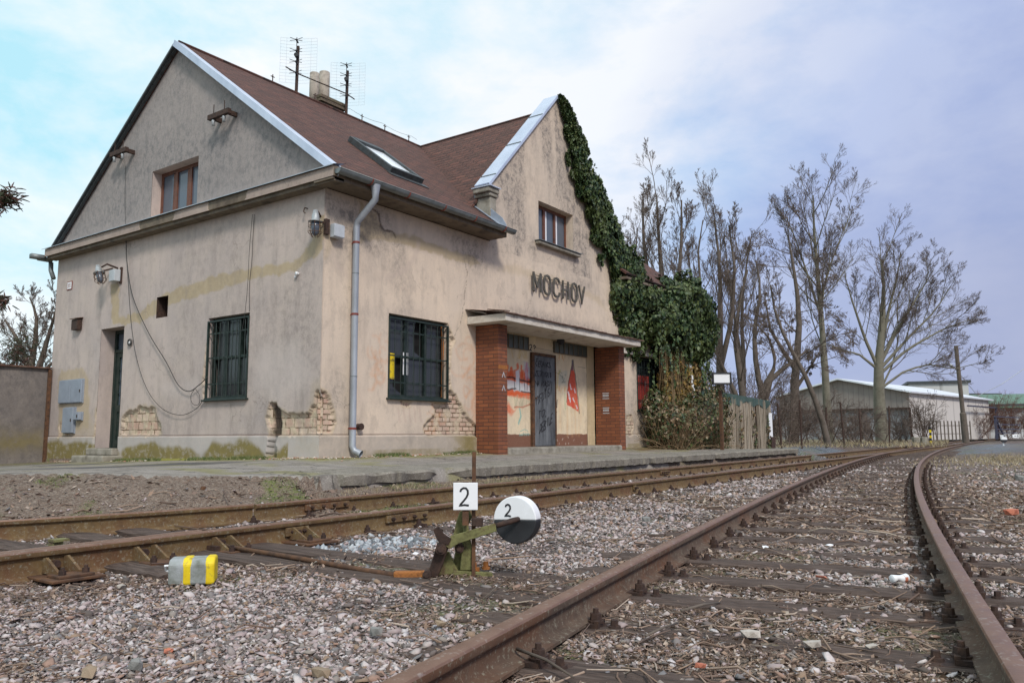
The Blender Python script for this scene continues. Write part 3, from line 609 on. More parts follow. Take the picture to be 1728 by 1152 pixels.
# eaves
m = MB(); m.box((-.24, -.44, 4.335), (4.40, -.002, 4.40)); m.add([(-.24, -.44, 4.40), (4.40, -.44, 4.40), (4.40, -.44, 4.46), (-.24, -.44, 4.46)], [(0, 1, 2, 3)]); m.build('eaves_soffit', MAT['soffit'], ST); m = MB(); m.box((9.70, -.44, 4.335), (14.2, -.002, 4.40)); m.build('eaves_soffit', MAT['soffit'], ST)
def gutter(x0, x1, y, z, r=.078):
    m = MB(); V = []; k = 10; n = 24
    for i in range(n+1):
        x = x0+(x1-x0)*i/n
        for rr_ in (r, r-.006):
            for j in range(k+1): a = pi+pi*j/k; V.append((x, y+rr_*cos(a), z+rr_*sin(a)))
    q = 2*(k+1); F = []
    for i in range(n):
        for s_ in (0, k+1):
            for j in range(k): a = i*q+s_+j; F.append((a, a+1, a+q+1, a+q))
    m.add(V, F); 
    for xe in (x0, x1): m.add([(xe, y+r*cos(pi+pi*j/k), z+r*sin(pi+pi*j/k)) for j in range(k+1)], [tuple(range(k+1))])
    m.tube([(x0, y-r, z), (x1, y-r, z)], .009, 6); return m
gt = gutter(-.23, 4.52, -.53, 4.475).build('gutter', MAT['zincdark'], ST, True)
for x in (.47, 1.35, 2.3, 3.2, 4.15):
    m = MB(); m.tube([(x, -.53+.086*cos(pi+pi*j/8), 4.475+.086*sin(pi+pi*j/8)) for j in range(9)], .011, 6); m.build('gutter_bracket', nmat('red_bracket', [(.16, .03, .02), (.25, .06, .04)], 9, .6) if x == .47 else bpy.data.materials['red_bracket'], gt)
m = MB(); m.tube([(.60, -.53, 4.42), (.60, -.53, 4.30), (.60, -.53, 4.18), (.60, -.13, 3.88), (.60, -.10, 3.78), (.60, -.10, .18), (.62, -.13, .10), (.66, -.24, .05)], [.085, .062, .055, .055, .055, .055, .055, .06], 14, False)
dp = m.build('downpipe', MAT['zinc'], ST, True)
for z in (3.52, 2.32, .46):
    m = MB(); m.cyl((.60, -.10, z-.018), (.60, -.10, z+.018), .060, 14); m.bar((.60, -.05, z), (.60, .0, z), .02); m.build('pipe_clamp', bpy.data.materials['red_bracket'], dp)
for z in (3.0, 1.3): m = MB(); m.cyl((.60, -.10, z-.006), (.60, -.10, z+.006), .059, 14); m.build('pipe_joint', MAT['zincdark'], dp)
m = MB(); m.tube([(13.15, -.75, .1), (13.15, -.72, 1.6), (13.15, -.6, 2.7), (13.15, -.5, 4.3)], .05, 10); m.build('downpipe', MAT['white'], ST, True)
# left far gutter end and pipe
m = gutter(-.34, -.05, 9.12, 4.36, .08); m.tube([(-.06, 9.12, 4.28), (-.06, 9.1, 4.1), (-.04, 8.99, 3.9)], .05, 10); m.bar((-.5, 9.12, 4.36), (-.2, 9.1, 4.36), .14, .10); m.build('gutter', MAT['zincdark'], ST, True)
# coping of the front gable
m = MB(); n = np.array((-SLC, 0, 1))/kc
for sg in (-1, 1):
    a = np.array((GX+sg*(GH+.10), .14, 8.41-(GH+.10)*SLC)); b = np.array((GX, .14, 8.41)); nn = np.array((sg*SLC, 0, 1))/kc
    m.bar(a, b, .40, .025, up=tuple(nn))
    m.bar(a+np.array([0, -.20, -.03]), b+np.array([0, -.20, -.03]), .012, .05, up=tuple(nn))
cp = m.build('gable_coping', MAT['zincbright'], ST)
for s_ in (.08, .42, .75):
    m = MB(); c = np.array((GX-(GH+.1)*(1-s_), .14, 8.435-(GH+.1)*(1-s_)*SLC)); m.bar(c+np.array([0, -.2, 0]), c+np.array([0, .2, 0]), .02, .02); m.build('seam', MAT['zincdark'], cp)
m = MB(); th = .36
for sg in (-1, 1):
    xa = GX+sg*GH; m.prism([(xa, .012, 8.34-GH*SLC-.55), (GX, .012, 8.34-.55), (GX, .012, 8.34), (xa, .012, 8.34-GH*SLC)], (0, th-.02, 0))
gm = m.mesh('gable_parapet'); gp = link('gable_parapet', gm, MAT['pl_front'], ST)
for nm in ('mask', 'paint'): gm.color_attributes.new(nm, 'FLOAT_COLOR', 'POINT').data.foreach_set('color', [0.]*len(gm.vertices)*4)
for sg in (-1, 1):
    m = MB(); x0 = GX+sg*(GH+.16); x1 = GX+sg*(GH-.22); a, b = min(x0, x1), max(x0, x1)
    m.box((a+.02, -.08, 5.36), (b, .36, 5.46)); m.box((a+.08, -.05, 5.28), (b-.02, .355, 5.36)); m.box((a+.13, -.02, 4.62), (b-.03, .35, 5.28))
    m.build('corbel', MAT['conc'], ST, bevel=.02)
    m = MB(); m.prism([(a, -.12, 5.465), (b, -.12, 5.465), (b, .38, 5.465), (a, .38, 5.465)], (0, 0, .02)); m.build('corbel_sheet', MAT['zincbright'], ST)
m = MB(); m.prism([(4.45, -.42, zmain(-.42)-.02), (4.45, .42, zmain(.42)-.02), (4.45, .42, zmain(.42)+.24), (4.45, -.30, zmain(-.30)+.18), (4.45, -.40, zmain(-.40)+.10)], (-.03, 0, 0)); m.prism([(4.45, -.44, zmain(-.44)+.02), (4.45, .42, zmain(.42)+.02), (4.30, .42, zmain(.42)+.02), (4.30, -.44, zmain(-.44)+.02)], (0, 0, .012)); m.build('roof_flashing', MAT['panel'], roof)
# skylights on the roof plane
def skylight(x0, x1, y0, y1):
    n = np.array((0, -SLM, 1))/k_
    def Q(x, y, h): return np.array(mp(x, y))+n*h
    m = MB(); w_ = .09
    def slab(xa, xb, ya, yb, h0, h1): m.add([Q(xa, ya, h0), Q(xb, ya, h0), Q(xb, yb, h0), Q(xa, yb, h0), Q(xa, ya, h1), Q(xb, ya, h1), Q(xb, yb, h1), Q(xa, yb, h1)], [(0, 3, 2, 1), (4, 5, 6, 7), (0, 1, 5, 4), (1, 2, 6, 5), (2, 3, 7, 6), (3, 0, 4, 7)])
    slab(x0, x0+w_, y0, y1, .0, .12); slab(x1-w_, x1, y0, y1, 0, .12); slab(x0+w_, x1-w_, y0, y0+w_, 0, .12); slab(x0+w_, x1-w_, y1-w_*1.6, y1, 0, .13)
    slab(x0-.08, x1+.08, y0-.12, y0, .003, .02)
    o = m.build('skylight', MAT['darktin'], roof, bevel=.008); m = MB(); slab(x0+w_, x1-w_, y0+w_, y1-w_*1.6, .06, .075); m.build('pane', MAT['skyglass'], o)
gm_, gt_, gb_ = newmat('skylight_glass'); setc(gt_, gb_, (.88, .92, .96), .25); gb_.inputs['Metallic'].default_value = .2; MAT['skyglass'] = gm_  # pale base colour stands in for sky reflected in the pane
skylight(2.02, 2.92, .55, 1.72); skylight(11.35, 12.2, .45, 1.1)
# chimney
m = MB(); cx0, cx1, cy0, cy1 = 3.72, 4.42, 4.5, 5.1; rr = random.Random(2)
for i in range(8):
    z = 7.75+i*.085; j = .012*(i % 2)+(.05 if i >= 6 else 0); m.box((cx0-j, cy0-j, z), (cx1+j, cy1+j, z+.08))
ch = m.build('chimney', nmat('mossy_brick', [(.09, .07, .05), (.17, .13, .09), (.08, .085, .04)], 9, .95, 0, .8, .02), roof, bevel=.012)
for x, r, z1 in ((3.92-.24, .115, 9.00), (3.97+.02, .13, 9.14)): m = MB(); m.tube([(x, 4.72, 8.1), (x, 4.72, z1)], [r, r*.97], 20); m.tube([(x, 4.72, z1), (x, 4.72, z1-.02)], [r*.8, r*.8], 20); m.build('chimney_pot', MAT['chimneypot'], ch, True)
for x in (2.2, 3.4, 4.9, 5.7, 6.6): m = MB(); m.tube([(x, 4.35, RZ), (x, 4.35, RZ+.20)], .012, 6); m.tube([(x-.05, 4.35, RZ+.15), (x+.05, 4.35, RZ+.15)], .01, 6); m.build('conductor_clip', MAT['rust_and_shade'], roof)
m = MB(); m.tube([(3.4+.22*i, 4.35, RZ+.20-.05*sin(pi*((i % 5)/5))) for i in range(17)], .004, 4); m.build('lightning_conductor', MAT['cable'], roof)

# ------------------------------------------------------------------ porch
S = Sheet(PX0, PX1, .02, 2.56, .011, ev=(.36,)); S.off = PY
px = lambda *p: [fw(u, v, PY) for u, v in p]
S.h += np.where(S.U > 8.52, -.03+.012*(fbm(S.U, S.V, 10, 3, 3)), 0)+np.where(S.V < .36, .004, 0)
S.mask[..., 1] = np.where(S.U > 8.52, .75, 0)
S.fill([(4, .36), (8.52, .36), (8.52, -.1), (4, -.1)], (.17, .062, .035), .95, .008, .3)
for p in (((620+0, 0), (0, 0)),): pass
rr = random.Random(7)
for i in range(10):
    x = rr.uniform(7.0, 8.5); y_ = rr.uniform(.12, .3); S.stroke([(x, y_), (x+rr.uniform(-.04, .04), y_+.03)], .02, (.6, .52, .42), .7, .008, .8)
OR, BK, WH, BLU, GRN, TEAL = (.72, .10, .02), (.02, .02, .025), (.72, .72, .72), (.35, .42, .62), (.25, .45, .22), (.12, .42, .38)
# left piece: flaming word
S.fill(px((852, 632), (868, 622), (885, 625), (898, 648), (898, 668), (880, 650), (852, 648)), OR, .9, .03, 1.3, .4)
for x in range(856, 898, 5): S.stroke(px((x, 640), (x+rr.uniform(-4, 4), 620-rr.uniform(0, 9))), .05, OR, .85, .02, .8)
S.fill(px((853, 640), (898, 650), (898, 662), (853, 658)), WH, .85, .02, .8); S.fill(px((853, 655), (898, 664), (898, 668), (853, 666)), OR, .9, .02, .8)
S.stroke(px((853, 636), (866, 637), (880, 642), (898, 645)), .035, BK, .9, .01); S.stroke(px((853, 658), (870, 655), (880, 660), (898, 663)), .03, BK, .9, .01)
S.fill(px((870, 626), (876, 622), (879, 660), (872, 658)), WH, .9, .02, .5)
for x in (868, 877, 884, 890, 894): S.stroke(px((x, 638), (x+rr.uniform(-1, 2), 658)), .022, BK, .85, .008)
S.fill(px((884, 610), (892, 612), (897, 640), (888, 640)), BLU, .55, .04, 1.2, .6)
S.fill(px((853, 660), (897, 668), (897, 672), (853, 668)), OR, .8, .03, 1., .4)
for x in range(868, 894, 5): S.stroke(px((x, 668), (x+rr.uniform(-3, 3), 684)), .045, (.25, .27, .16), .4, .03, .8)
S.stroke(px((868, 686), (880, 687), (895, 682)), .035, (.4, .1, .05), .7, .015); S.fill(px((853, 690), (858, 680), (866, 690), (872, 688), (862, 700), (853, 697)), OR, .75, .05, 1., .5)
S.stroke(px((877, 690), (879, 702), (875, 715)), .045, TEAL, .75, .02)
for i in range(6): S.stroke(px((876+3*i, 735), (877+3*i, 729+rr.uniform(0, 3)), (879+3*i, 734)), .014, TEAL, .75, .006, .2)
S.stroke(px((878, 727), (885, 724), (891, 728)), .014, TEAL, .8, .006)
for i in range(8): x = 860+rr.uniform(0, 36); S.stroke(px((x, 604), (x+rr.uniform(-4, 4), 590+rr.uniform(0, 8))), .03, (.62, .42, .12), .5, .02)
# right piece: pointed red figure
S.fill(px((966, 610), (971, 640), (977, 695), (956, 682), (957, 662), (960, 640), (963, 625)), (.62, .06, .025), .95, .015, .6, .15)
S.stroke(px((966, 608), (960, 642), (956, 678)), .022, BK, .85, .008); S.stroke(px((967, 608), (973, 650), (978, 697)), .03, BK, .85, .01); S.fill(px((964, 625), (968, 625), (967, 608), (965, 608)), (.1, .1, .14), .85, .02)
for q in ((963, 650), (969, 657), (967, 672), (961, 671), (972, 684), (959, 662)): S.stroke(px(q, (q[0]+1.5, q[1]+5)), .05, WH, .85, .012, .8)
S.fill(px((944, 626), (958, 625), (957, 650), (942, 652)), (.45, .48, .42), .55, .04, 1.4, .8)
for i in range(8): x = rr.uniform(942, 957); y = rr.uniform(626, 650); S.stroke(px((x, y), (x+rr.uniform(-4, 4), y+rr.uniform(-4, 4)), (x+rr.uniform(-5, 5), y+rr.uniform(-3, 3))), .02, (.07, .10, .08), .6, .01)
S.stroke(px((940, 655), (942, 630), (946, 625)), .04, (.5, .42, .08), .5, .02); S.stroke(px((954, 690), (953, 665)), .04, GRN, .5, .03)
for i in range(14): x = rr.uniform(938, 956); y = rr.choice((601, 604, 655, 658)); S.stroke(px((x, y-4), (x+rr.uniform(-3, 3), y+4)), .022, (.62, .30, .10), .55, .012)
for i in range(9): x = rr.uniform(940, 990); S.stroke(px((x, rr.uniform(670, 700)), (x+1, rr.uniform(705, 735))), .07, (.62, .36, .16), .22, .05, .6)
S.stroke(px((975, 618), (988, 621)), .012, BK, .5, .005)
S.stroke([(8.50, .1), (8.53, 1.), (8.51, 2.24)], .02, (.05, .03, .02), .85, .006); S.stroke([(5.98, 2.28), (8.5, 2.25)], .010, (.2, .15, .1), .6, .004)
pp_ = S.build('painted_porch_wall', 'y', MAT['board'], ST); pp_['label'] = 'cream boarded porch wall with an orange sprayed word and a red spotted cone'
m = MB(); m.box((PX0, .01, 2.562), (PX1, .3, 2.62)); m.build('porch_lintel', MAT['canopy'], ST)
for (a, b, c, d) in ((4.6, 5.93, 2.19, 2.48), (7.0, 8.48, 2.23, 2.50)):
    m = MB(); m.box((a, .085, c), (b, .115, d)); o = m.build('glass_block_window', MAT['blockglass'], ST); m = MB()
    n = int((b-a)/.19)
    for i in range(n+1): x = a+(b-a)*i/n; m.box((x-.008, .070, c), (x+.008, .084, d))
    m.box((a, .072, c-.012), (b, .083, c+.006)); m.build('joint', MAT['soffit'], o)
for x0, x1 in ((3.94, 4.24), (8.93, 9.22)):
    m = MB(); m.box((x0, -.56, -.06), (x1, .115 if x0 > 8 else -.002, 2.50)); pl = m.build('porch_pillar', MAT['pillar'], ST, bevel=.006)
    if x0 > 8:
        for z in (1.22, .86):
            q = MB(); q.box((8.926, -.27, z-.002), (8.9285, -.09, z+.016)); q.box((8.926, -.27, z+.13), (8.9285, -.09, z+.148))
            for i in range(6): q.box((8.926, -.255+.028*i, z+.05), (8.9285, -.238+.028*i, z+.11))
            q.build('stencil_mark', MAT['box'], pl)
    else:
        q = MB(); q.box((x0+.0, -.5625, 1.62), (x1+.002, -.5605, 1.70)); q.build('orange_paint_stripe', MAT['rustorange'], pl)
        for z in (1.46, 1.20): q = MB(); q.ribbon([(x0+.12, -.563, z), (x0+.17, -.563, z+.10), (x0+.22, -.563, z)], .018, (0, -1, 0), .001); q.build('white_scrawl', MAT['box'], pl)
m = MB(); cz = [(3.62, .0), (3.66, -.95), (9.36, -.95), (9.40, 0)]
m.prism([(3.66, -.002, 2.502), (3.66, -.95, 2.502), (9.36, -.95, 2.502), (9.36, -.002, 2.502)], (0, 0, .145)); cn = m.build('porch_canopy', MAT['canopy'], ST, bevel=.008)
V = []; F = []; nx = 60
for i in range(nx+1):
    x = 3.60+(9.42-3.60)*i/nx; j = .014*(vnoise(np.array([i*.7]), np.array([3.]), 4)[0]-.5)*2
    V += [(x, -1.0+j, 2.655+abs(j)), (x, -.003, 2.80+j*.5), (x, -1.0+j, 2.637), ]
for i in range(nx): a = 3*i; F += [(a, a+3, a+4, a+1), (a+2, a+5, a+3, a)]
F += [(0, 1, 2), (3*nx, 3*nx+2, 3*nx+1)]
m = MB(); m.add(V, F)
for i in range(5): x = 3.7+.11*i; m.obox((x, -.75+.1*i, 2.72), (.12, .02, .01), (0, .2, .03), (0, 0, .008))
m.build('canopy_tin', MAT['rusttin'], cn)
m = MB(); m.cyl((6.9, -.15, 2.502), (6.9, -.15, 2.43), .09, 12); m.cyl((6.9, -.15, 2.43), (6.9, -.15, 2.38), .06, 12); m.build('porch_lamp', MAT['black'], cn)
m = MB(); m.prism([(4.24, -.60, -.08), (8.93, -.60, -.08), (9.0, -.56, -.08), (8.93, .11, -.08), (4.24, .11, -.08)], (0, 0, .17)); m.build('porch_step', MAT['conc'], ST, bevel=.03)
m = MB(); m.box((9.40, -.10, 2.46), (11.0, -.002, 2.60)); m.box((11.0, -.12, 2.47), (11.9, -.002, 2.58)); m.build('lintel_beam', MAT['canopy'], ST, bevel=.01)
# sheet-metal door with hand-painted words
m = MB(); d0, d1 = 6.12, 6.98; y = .10
for q in ((d0-.09, d0, .09, 2.16), (d1, d1+.03, .09, 2.16), (d0, d1, 2.10, 2.16)): m.box((q[0], y-.05, q[2]), (q[1], y+.01, q[3]))
df = m.build('porch_door', MAT['rust'], ST); df['label'] = 'grey sheet-metal porch door scrawled with black words'
m = MB(); m.box((d0+.005, y-.035, .10), ((d0+d1)/2-.004, y-.01, 2.095)); m.box(((d0+d1)/2+.004, y-.032, .10), (d1-.005, y-.01, 2.095))
for z in (.12, 2.04): m.box((d0+.02, y-.04, z), (d1-.02, y-.0355, z+.03))
m.build('door_leaf', nmat('grey_door_paint', [(.04, .043, .047), (.10, .106, .115), (.18, .19, .20)], 3, .8, 0, .3, .006, (2, 2, .6)), df)
m = MB(); m.cyl((d0+.05, y-.07, 1.15), (d0+.05, y-.04, 1.15), .02, 8); m.build('handle', MAT['rust'], df)
GL = {'C': [[(1, .85), (.6, 1), (.15, .8), (0, .45), (.2, .1), (.6, 0), (1, .15)]], 'E': [[(1, 1), (0, 1), (0, 0), (1, 0)], [(0, .5), (.8, .5)]], 'H': [[(0, 1), (0, 0)], [(1, 1), (1, 0)], [(0, .5), (1, .5)]],
      'I': [[(.5, 1), (.5, 0)]], 'Z': [[(0, 1), (1, 1), (0, 0), (1, 0)]], 'K': [[(0, 1), (0, 0)], [(.9, 1), (0, .5), (1, 0)]], 'V': [[(0, 1), (.5, 0), (1, 1)]], 'O': [[(.5, 1), (.1, .8), (0, .5), (.1, .2), (.5, 0), (.9, .2), (1, .5), (.9, .8), (.5, 1)]],
      'L': [[(0, 1), (0, 0), (1, 0)]], 'N': [[(0, 0), (0, 1), (1, 0), (1, 1)]], 'A': [[(0, 0), (.5, 1), (1, 0)], [(.2, .4), (.8, .4)]], 'M': [[(0, 0), (.1, 1), (.5, .3), (.9, 1), (1, 0)]], 'R': [[(0, 0), (0, 1), (.8, .9), (.8, .6), (0, .5), (1, 0)]],
      'S': [[(1, .9), (.5, 1), (.05, .8), (.2, .55), (.8, .45), (.95, .2), (.5, 0), (0, .12)]], 'T': [[(0, 1), (1, 1)], [(.5, 1), (.5, 0)]], 'Y': [[(0, 1), (.5, .5), (1, 1)], [(.5, .5), (.5, 0)]], 'F': [[(1, 1), (0, 1), (0, 0)], [(0, .5), (.8, .5)]],
      'D': [[(0, 0), (0, 1), (.7, .85), (1, .5), (.7, .15), (0, 0)]], 'B': [[(0, 0), (0, 1), (.8, .85), (.7, .55), (0, .5), (1, .3), (.8, 0), (0, 0)]], '!': [[(.5, 1), (.5, .35)], [(.5, .1), (.5, 0)]], '?': [[(0, .8), (.5, 1), (1, .75), (.5, .5), (.5, .3)], [(.5, .08), (.5, 0)]],
      '2': [[(.02, .78), (.12, .92), (.35, 1), (.62, .99), (.82, .86), (.84, .66), (.68, .46), (.35, .24), (.05, .06), (.0, 0), (.5, .03), (.95, .0)]], 'v': [[(.1, 1.45), (.5, 1.2), (.9, 1.45)]], '1': [[(.3, .8), (.6, 1), (.6, 0)]], '0': [[(.5, 1), (.1, .8), (0, .5), (.1, .2), (.5, 0), (.9, .2), (1, .5), (.9, .8), (.5, 1)]], '3': [[(0, .9), (.6, 1), (.9, .75), (.4, .55), (.95, .3), (.6, 0), (0, .1)]], 'i': [[(.4, 1.25), (.8, 1.45)]]}
def write(m, txt, o, ux, uy, w_, h_, gap, sw, nrm, t, seed=0, wob=.0):
    rr = random.Random(seed); o = np.array(o, float); ux = np.array(ux, float); uy = np.array(uy, float); x = 0.
    for ch_ in txt:
        if ch_ == ' ': x += w_*.8; continue
        if ch_ in 'vi': x -= w_+gap
        jj = (rr.uniform(-wob, wob), rr.uniform(-wob, wob))
        for st in GL[ch_]:
            P = [o+ux*(x+a*w_+rr.uniform(-wob, wob)*.4)+uy*((b+jj[1])*h_) for a, b in st]; m.ribbon(P, sw, nrm, t)
        x += w_+gap
nr = (0, -1, 0); yy = y-.0365
for i, (s_, z, sl, w_, h_, x0) in enumerate((('CvECHIKS', 1.86, .0, .068, .12, .06), ('ZEZKVOLO', 1.64, .0, .062, .11, .04), ('NA MORSTI', 1.42, .03, .062, .11, .04), ('VYFOTv SI', .98, .38, .075, .19, .03), ('TO', .70, .15, .11, .17, .16), ('DEBiILE', .36, .45, .085, .20, .18))):
    m = MB(); write(m, s_, (d0+x0, yy, z), (cos(sl), 0, sin(sl)), (.12, 0, 1), w_, h_, .022, .024, nr, .001, i, .07); m.build('painted_word', MAT['black'], df)
m = MB(); write(m, '!', (d1+.05, .085, .85), (1, 0, 0), (.1, 0, 1), .07, .30, .02, .022, nr, .001, 5)
m.build('painted_word', MAT['black'], df)
m = MB(); write(m, '2?', (6.02, .114, 2.20), (1, 0, 0), (0, 0, 1), .10, .13, .04, .022, nr, .0015, 5); m.build('painted_marks', MAT['black'], pp_)

# station name, six upright letters on two rails
SN = empty('station_name', (7, -.05, 3.7), 'raised dark letters spelling MOCHOV', None, None, ST); del SN['label']
SN.matrix_parent_inverse = world_of(ST).inverted()
x = 5.93; hgt = .49; zb = 3.465; lw_ = .27; gp_ = .115; NG = {
 'M': [[(.04, 0), (.04, 1)], [(.04, 1), (.5, .22)], [(.96, 1), (.5, .22)], [(.96, 1), (.96, 0)]], 'O': [[(.5, 1), (.2, .95), (.05, .78), (.05, .22), (.2, .05), (.5, 0), (.8, .05), (.95, .22), (.95, .78), (.8, .95)]],
 'C': [[(.95, .74), (.93, .84), (.78, .96), (.5, 1), (.2, .95), (.05, .78), (.05, .22), (.2, .05), (.5, 0), (.78, .04), (.93, .16), (.95, .26)]], 'H': [[(.06, 0), (.06, 1)], [(.94, 0), (.94, 1)], [(.06, .5), (.94, .5)]], 'V': [[(.04, 1), (.5, .03), (.96, 1)]]}
xpos = [(fw(a, 485)[0], fw(b, 485)[0]) for a, b in ((894.5, 910), (912.8, 926), (928.6, 941.5), (944.2, 956), (959.2, 970.6), (971.5, 983.5))]
for i, ch_ in enumerate('MOCHOV'):
    x0, x1 = xpos[i][0]-.02, xpos[i][1]-.01; m = MB()
    for k_i, st in enumerate(NG[ch_]): m.ribbon([(x0+.03+(x1-x0-.06)*a, -.06-.001*k_i, zb+.03+(hgt-.06)*b) for a, b in st], .052, (0, -1, 0), .032, closed=(ch_ == 'O'))
    o = m.build('letter', MAT['letter'], SN, bevel=.004)
m = MB()
for z in (zb+hgt-.09,): m.box((5.95, -.052, z), (8.0, -.04, z+.010))
for xx in (6.0, 6.6, 7.2, 7.8): m.box((xx, -.04, zb+.03), (xx+.015, .002, zb+.05))
m.build('letter_rail', MAT['rust_and_shade'], SN)

# ------------------------------------------------------------------ things fixed to the walls
def cage_lamp(name, loc, tilt, label, boxoff):
    r = empty(name, loc, label, 'wall lamp'); M_ = Matrix.Translation(loc)
    R3 = np.array(Matrix.Rotation(tilt[1], 3, tilt[0])) if tilt else np.eye(3)
    def T(p): return tuple(np.array(loc)+R3@(np.array(p, float)*1.35))
    m = MB(); m.tube([T((0, 0, .16)), T((0, 0, .10)), T((0, 0, .09)), T((0, 0, .03)), T((0, 0, .02))], [.035, .055, .06, .062, .115], 18); m.build('lamp_cap', MAT['lampgrey'], r, True)
    m = MB(); m.tube([T((0, 0, .02)), T((0, 0, -.04)), T((0, 0, -.12)), T((0, 0, -.15))], [.062, .066, .055, .02], 16); m.build('glass', MAT['paneup'], r, True)
    m = MB()
    for i in range(8): a = i*pi/4; m.tube([T((.078*cos(a), .078*sin(a), .02)), T((.082*cos(a), .082*sin(a), -.11)), T((.03*cos(a), .03*sin(a), -.17))], .0045, 5)
    for z in (-.04, -.11): m.tube([T((.083*cos(i*pi/8), .083*sin(i*pi/8), z)) for i in range(17)], .0045, 5)
    m.build('cage', MAT['rust'], r)
    return r, T
c1 = (-.17, .02, 3.70)
r, T = cage_lamp('wall_lamp', c1, None, 'caged bulkhead lamp hanging upright at the house corner, grey box beside it', None)
m = MB(); m.tube([(-.17, .02, 3.86), (-.10, .04, 3.90), (-.0, .10, 3.86)], .02, 8); m.bar((-.17, .0, 3.74), (.0, .0, 3.74), .03); m.box((-.02, -.06, 3.55), (.06, -.002, 3.80)); m.build('arm', MAT['rust_and_shade'], r)
m = MB(); m.box((.10, -.13, 3.52), (.30, -.02, 3.74)); m.box((.09, -.14, 3.53), (.31, -.125, 3.73)); m.build('junction_box', MAT['box'], r, bevel=.01)
c2 = (-.26, 6.52, 3.66)
r, T = cage_lamp('wall_lamp', c2, (Vector((1, 0, 0)), radians(-24)), 'tilted square floodlight in a cage above the green side door', None)
m = MB(); m.tube([(-.26, 6.45, 3.80), (-.20, 6.35, 3.86), (-.0, 6.3, 3.80)], .02, 8); m.bar((-.24, 6.75, 3.72), (-.0, 6.5, 3.82), .03); m.build('arm', MAT['rust_and_shade'], r)
m = MB(); m.box((-.16, 6.12, 3.50), (-.03, 6.34, 3.74)); m.build('junction_box', MAT['box'], r, bevel=.01); m = MB(); m.box((-.03, 6.10, 3.46), (-.001, 6.16, 3.80)); m.build('bracket', MAT['rust_and_shade'], r)
def utility(name, y0, y1, z0, z1, d, label, mat, split=False):
    r = empty(name, (-d, (y0+y1)/2, z0), label, 'meter box' if 'panel' in label else 'wall box'); m = MB(); m.box((-.03, y0, z0), (-.001, y1, z1)); m.build('frame', mat, r)
    ys = [(y0+.015, y1-.015)] if not split else [(y0+.015, (y0+y1)/2-.004), ((y0+y1)/2+.004, y1-.015)]
    for a, b in ys: m = MB(); m.box((-d, a, z0+.015), (-.031, b, z1-.015)); m.build('lid', mat, r, bevel=.005)
    m = MB(); m.box((-d-.012, y0+.06, (z0+z1)/2-.03), (-d, y0+.08, (z0+z1)/2+.03)); m.build('latch', MAT['rust_and_shade'], r); return r
utility('meter_cabinet', 7.39, 8.40, 1.06, 1.57, .06, 'wide two-door blue-grey panel on the side wall', MAT['panel'], True)
utility('meter_cabinet', 7.66, 8.12, .42, .98, .08, 'tall narrow blue-grey panel below the wide one', MAT['panel'])
utility('meter_cabinet', 7.36, 7.62, .69, .87, .10, 'small square blue-grey panel beside the narrow one', MAT['panel'])
r = empty('letter_box', (-.1, 7.78, 2.66), 'small dark brown box on the side wall left of the door', 'wall box'); m = MB(); m.box((-.11, 7.64, 2.63), (-.001, 7.90, 2.86)); m.build('body', MAT['rust_and_shade'], r, bevel=.01); m = MB(); m.prism([(-.14, 7.61, 2.862), (-.14, 7.93, 2.862), (-.001, 7.93, 2.89), (-.001, 7.61, 2.89)], (0, 0, .012)); m.build('lid', MAT['rust'], r)
r = empty('house_number_plate', (-.01, 8.29, 3.58), 'small red-rimmed white house number plate reading 301', 'number plate'); m = MB(); m.box((-.012, 8.18, 3.57), (-.001, 8.41, 3.76)); m.build('rim', MAT['red'] if 'red' in MAT else bpy.data.materials['red_bracket'], r); m = MB(); m.box((-.015, 8.20, 3.59), (-.0125, 8.39, 3.74)); m.build('plate', MAT['white'], r)
m = MB(); write(m, '301', (-.0155, 8.375, 3.62), (0, -1, 0), (0, 0, 1), .038, .09, .022, .012, (-1, 0, 0), .001); m.build('number', bpy.data.materials['red_bracket'], r)
r = empty('cable_coil', (-.03, 5.64, 2.2), 'small round black cable coil right of the side door', 'cable coil'); m = MB(); m.tube([(-.03, 5.64+.06*cos(i*pi/8), 2.21+.06*sin(i*pi/8)) for i in range(17)], .016, 6); m.build('coil', MAT['cable'], r); m = MB(); m.cyl((-.001, 5.64, 2.21), (-.04, 5.64, 2.21), .022, 8); m.build('hook', MAT['white'], r)
r = empty('porcelain_insulator', (-.02, .3, 2.9), 'small white porcelain insulators on the side wall near the corner', 'insulator'); y, z = lw(504, 462); m = MB(); m.cyl((-.001, y, z), (-.04, y, z), .022, 10); m.cyl((-.04, y, z), (-.055, y, z), .03, 10); m.build('dial', MAT['white'], r, True); m = MB(); m.cyl((-.001, y+.06, z-.05), (-.03, y+.06, z-.05), .018, 10); m.build('dial', MAT['white'], r, True)
for (y, z, lb) in ((2.69, 6.12, 'iron insulator bracket high on the right of the side gable'), (6.14, 6.16, 'iron insulator bracket left of the attic window')):
    r = empty('insulator_bracket', (-.1, y, z), lb, 'insulator bracket'); m = MB()
    m.bar((-.20, y-.32, z+.03), (-.20, y+.30, z+.03), .07, .09); m.bar((-.20, y-.24, z+.03), (.0, y-.24, z+.03), .06, .08); m.bar((-.20, y+.22, z+.03), (.0, y+.22, z+.03), .06, .08); m.build('angle_iron', MAT['rust_and_shade'], r)
    for dy in (-.16, .16):
        m = MB(); m.tube([(-.20, y+dy, z+.26), (-.20, y+dy, z-.10)], .008, 6); m.build('pin', MAT['rust_and_shade'], r)
        m = MB(); m.tube([(-.20, y+dy, z-.03), (-.20, y+dy, z-.06), (-.20, y+dy, z-.09), (-.20, y+dy, z-.14)], [.02, .036, .02, .032], 10); m.build('insulator', MAT['lampgrey'], r, True)
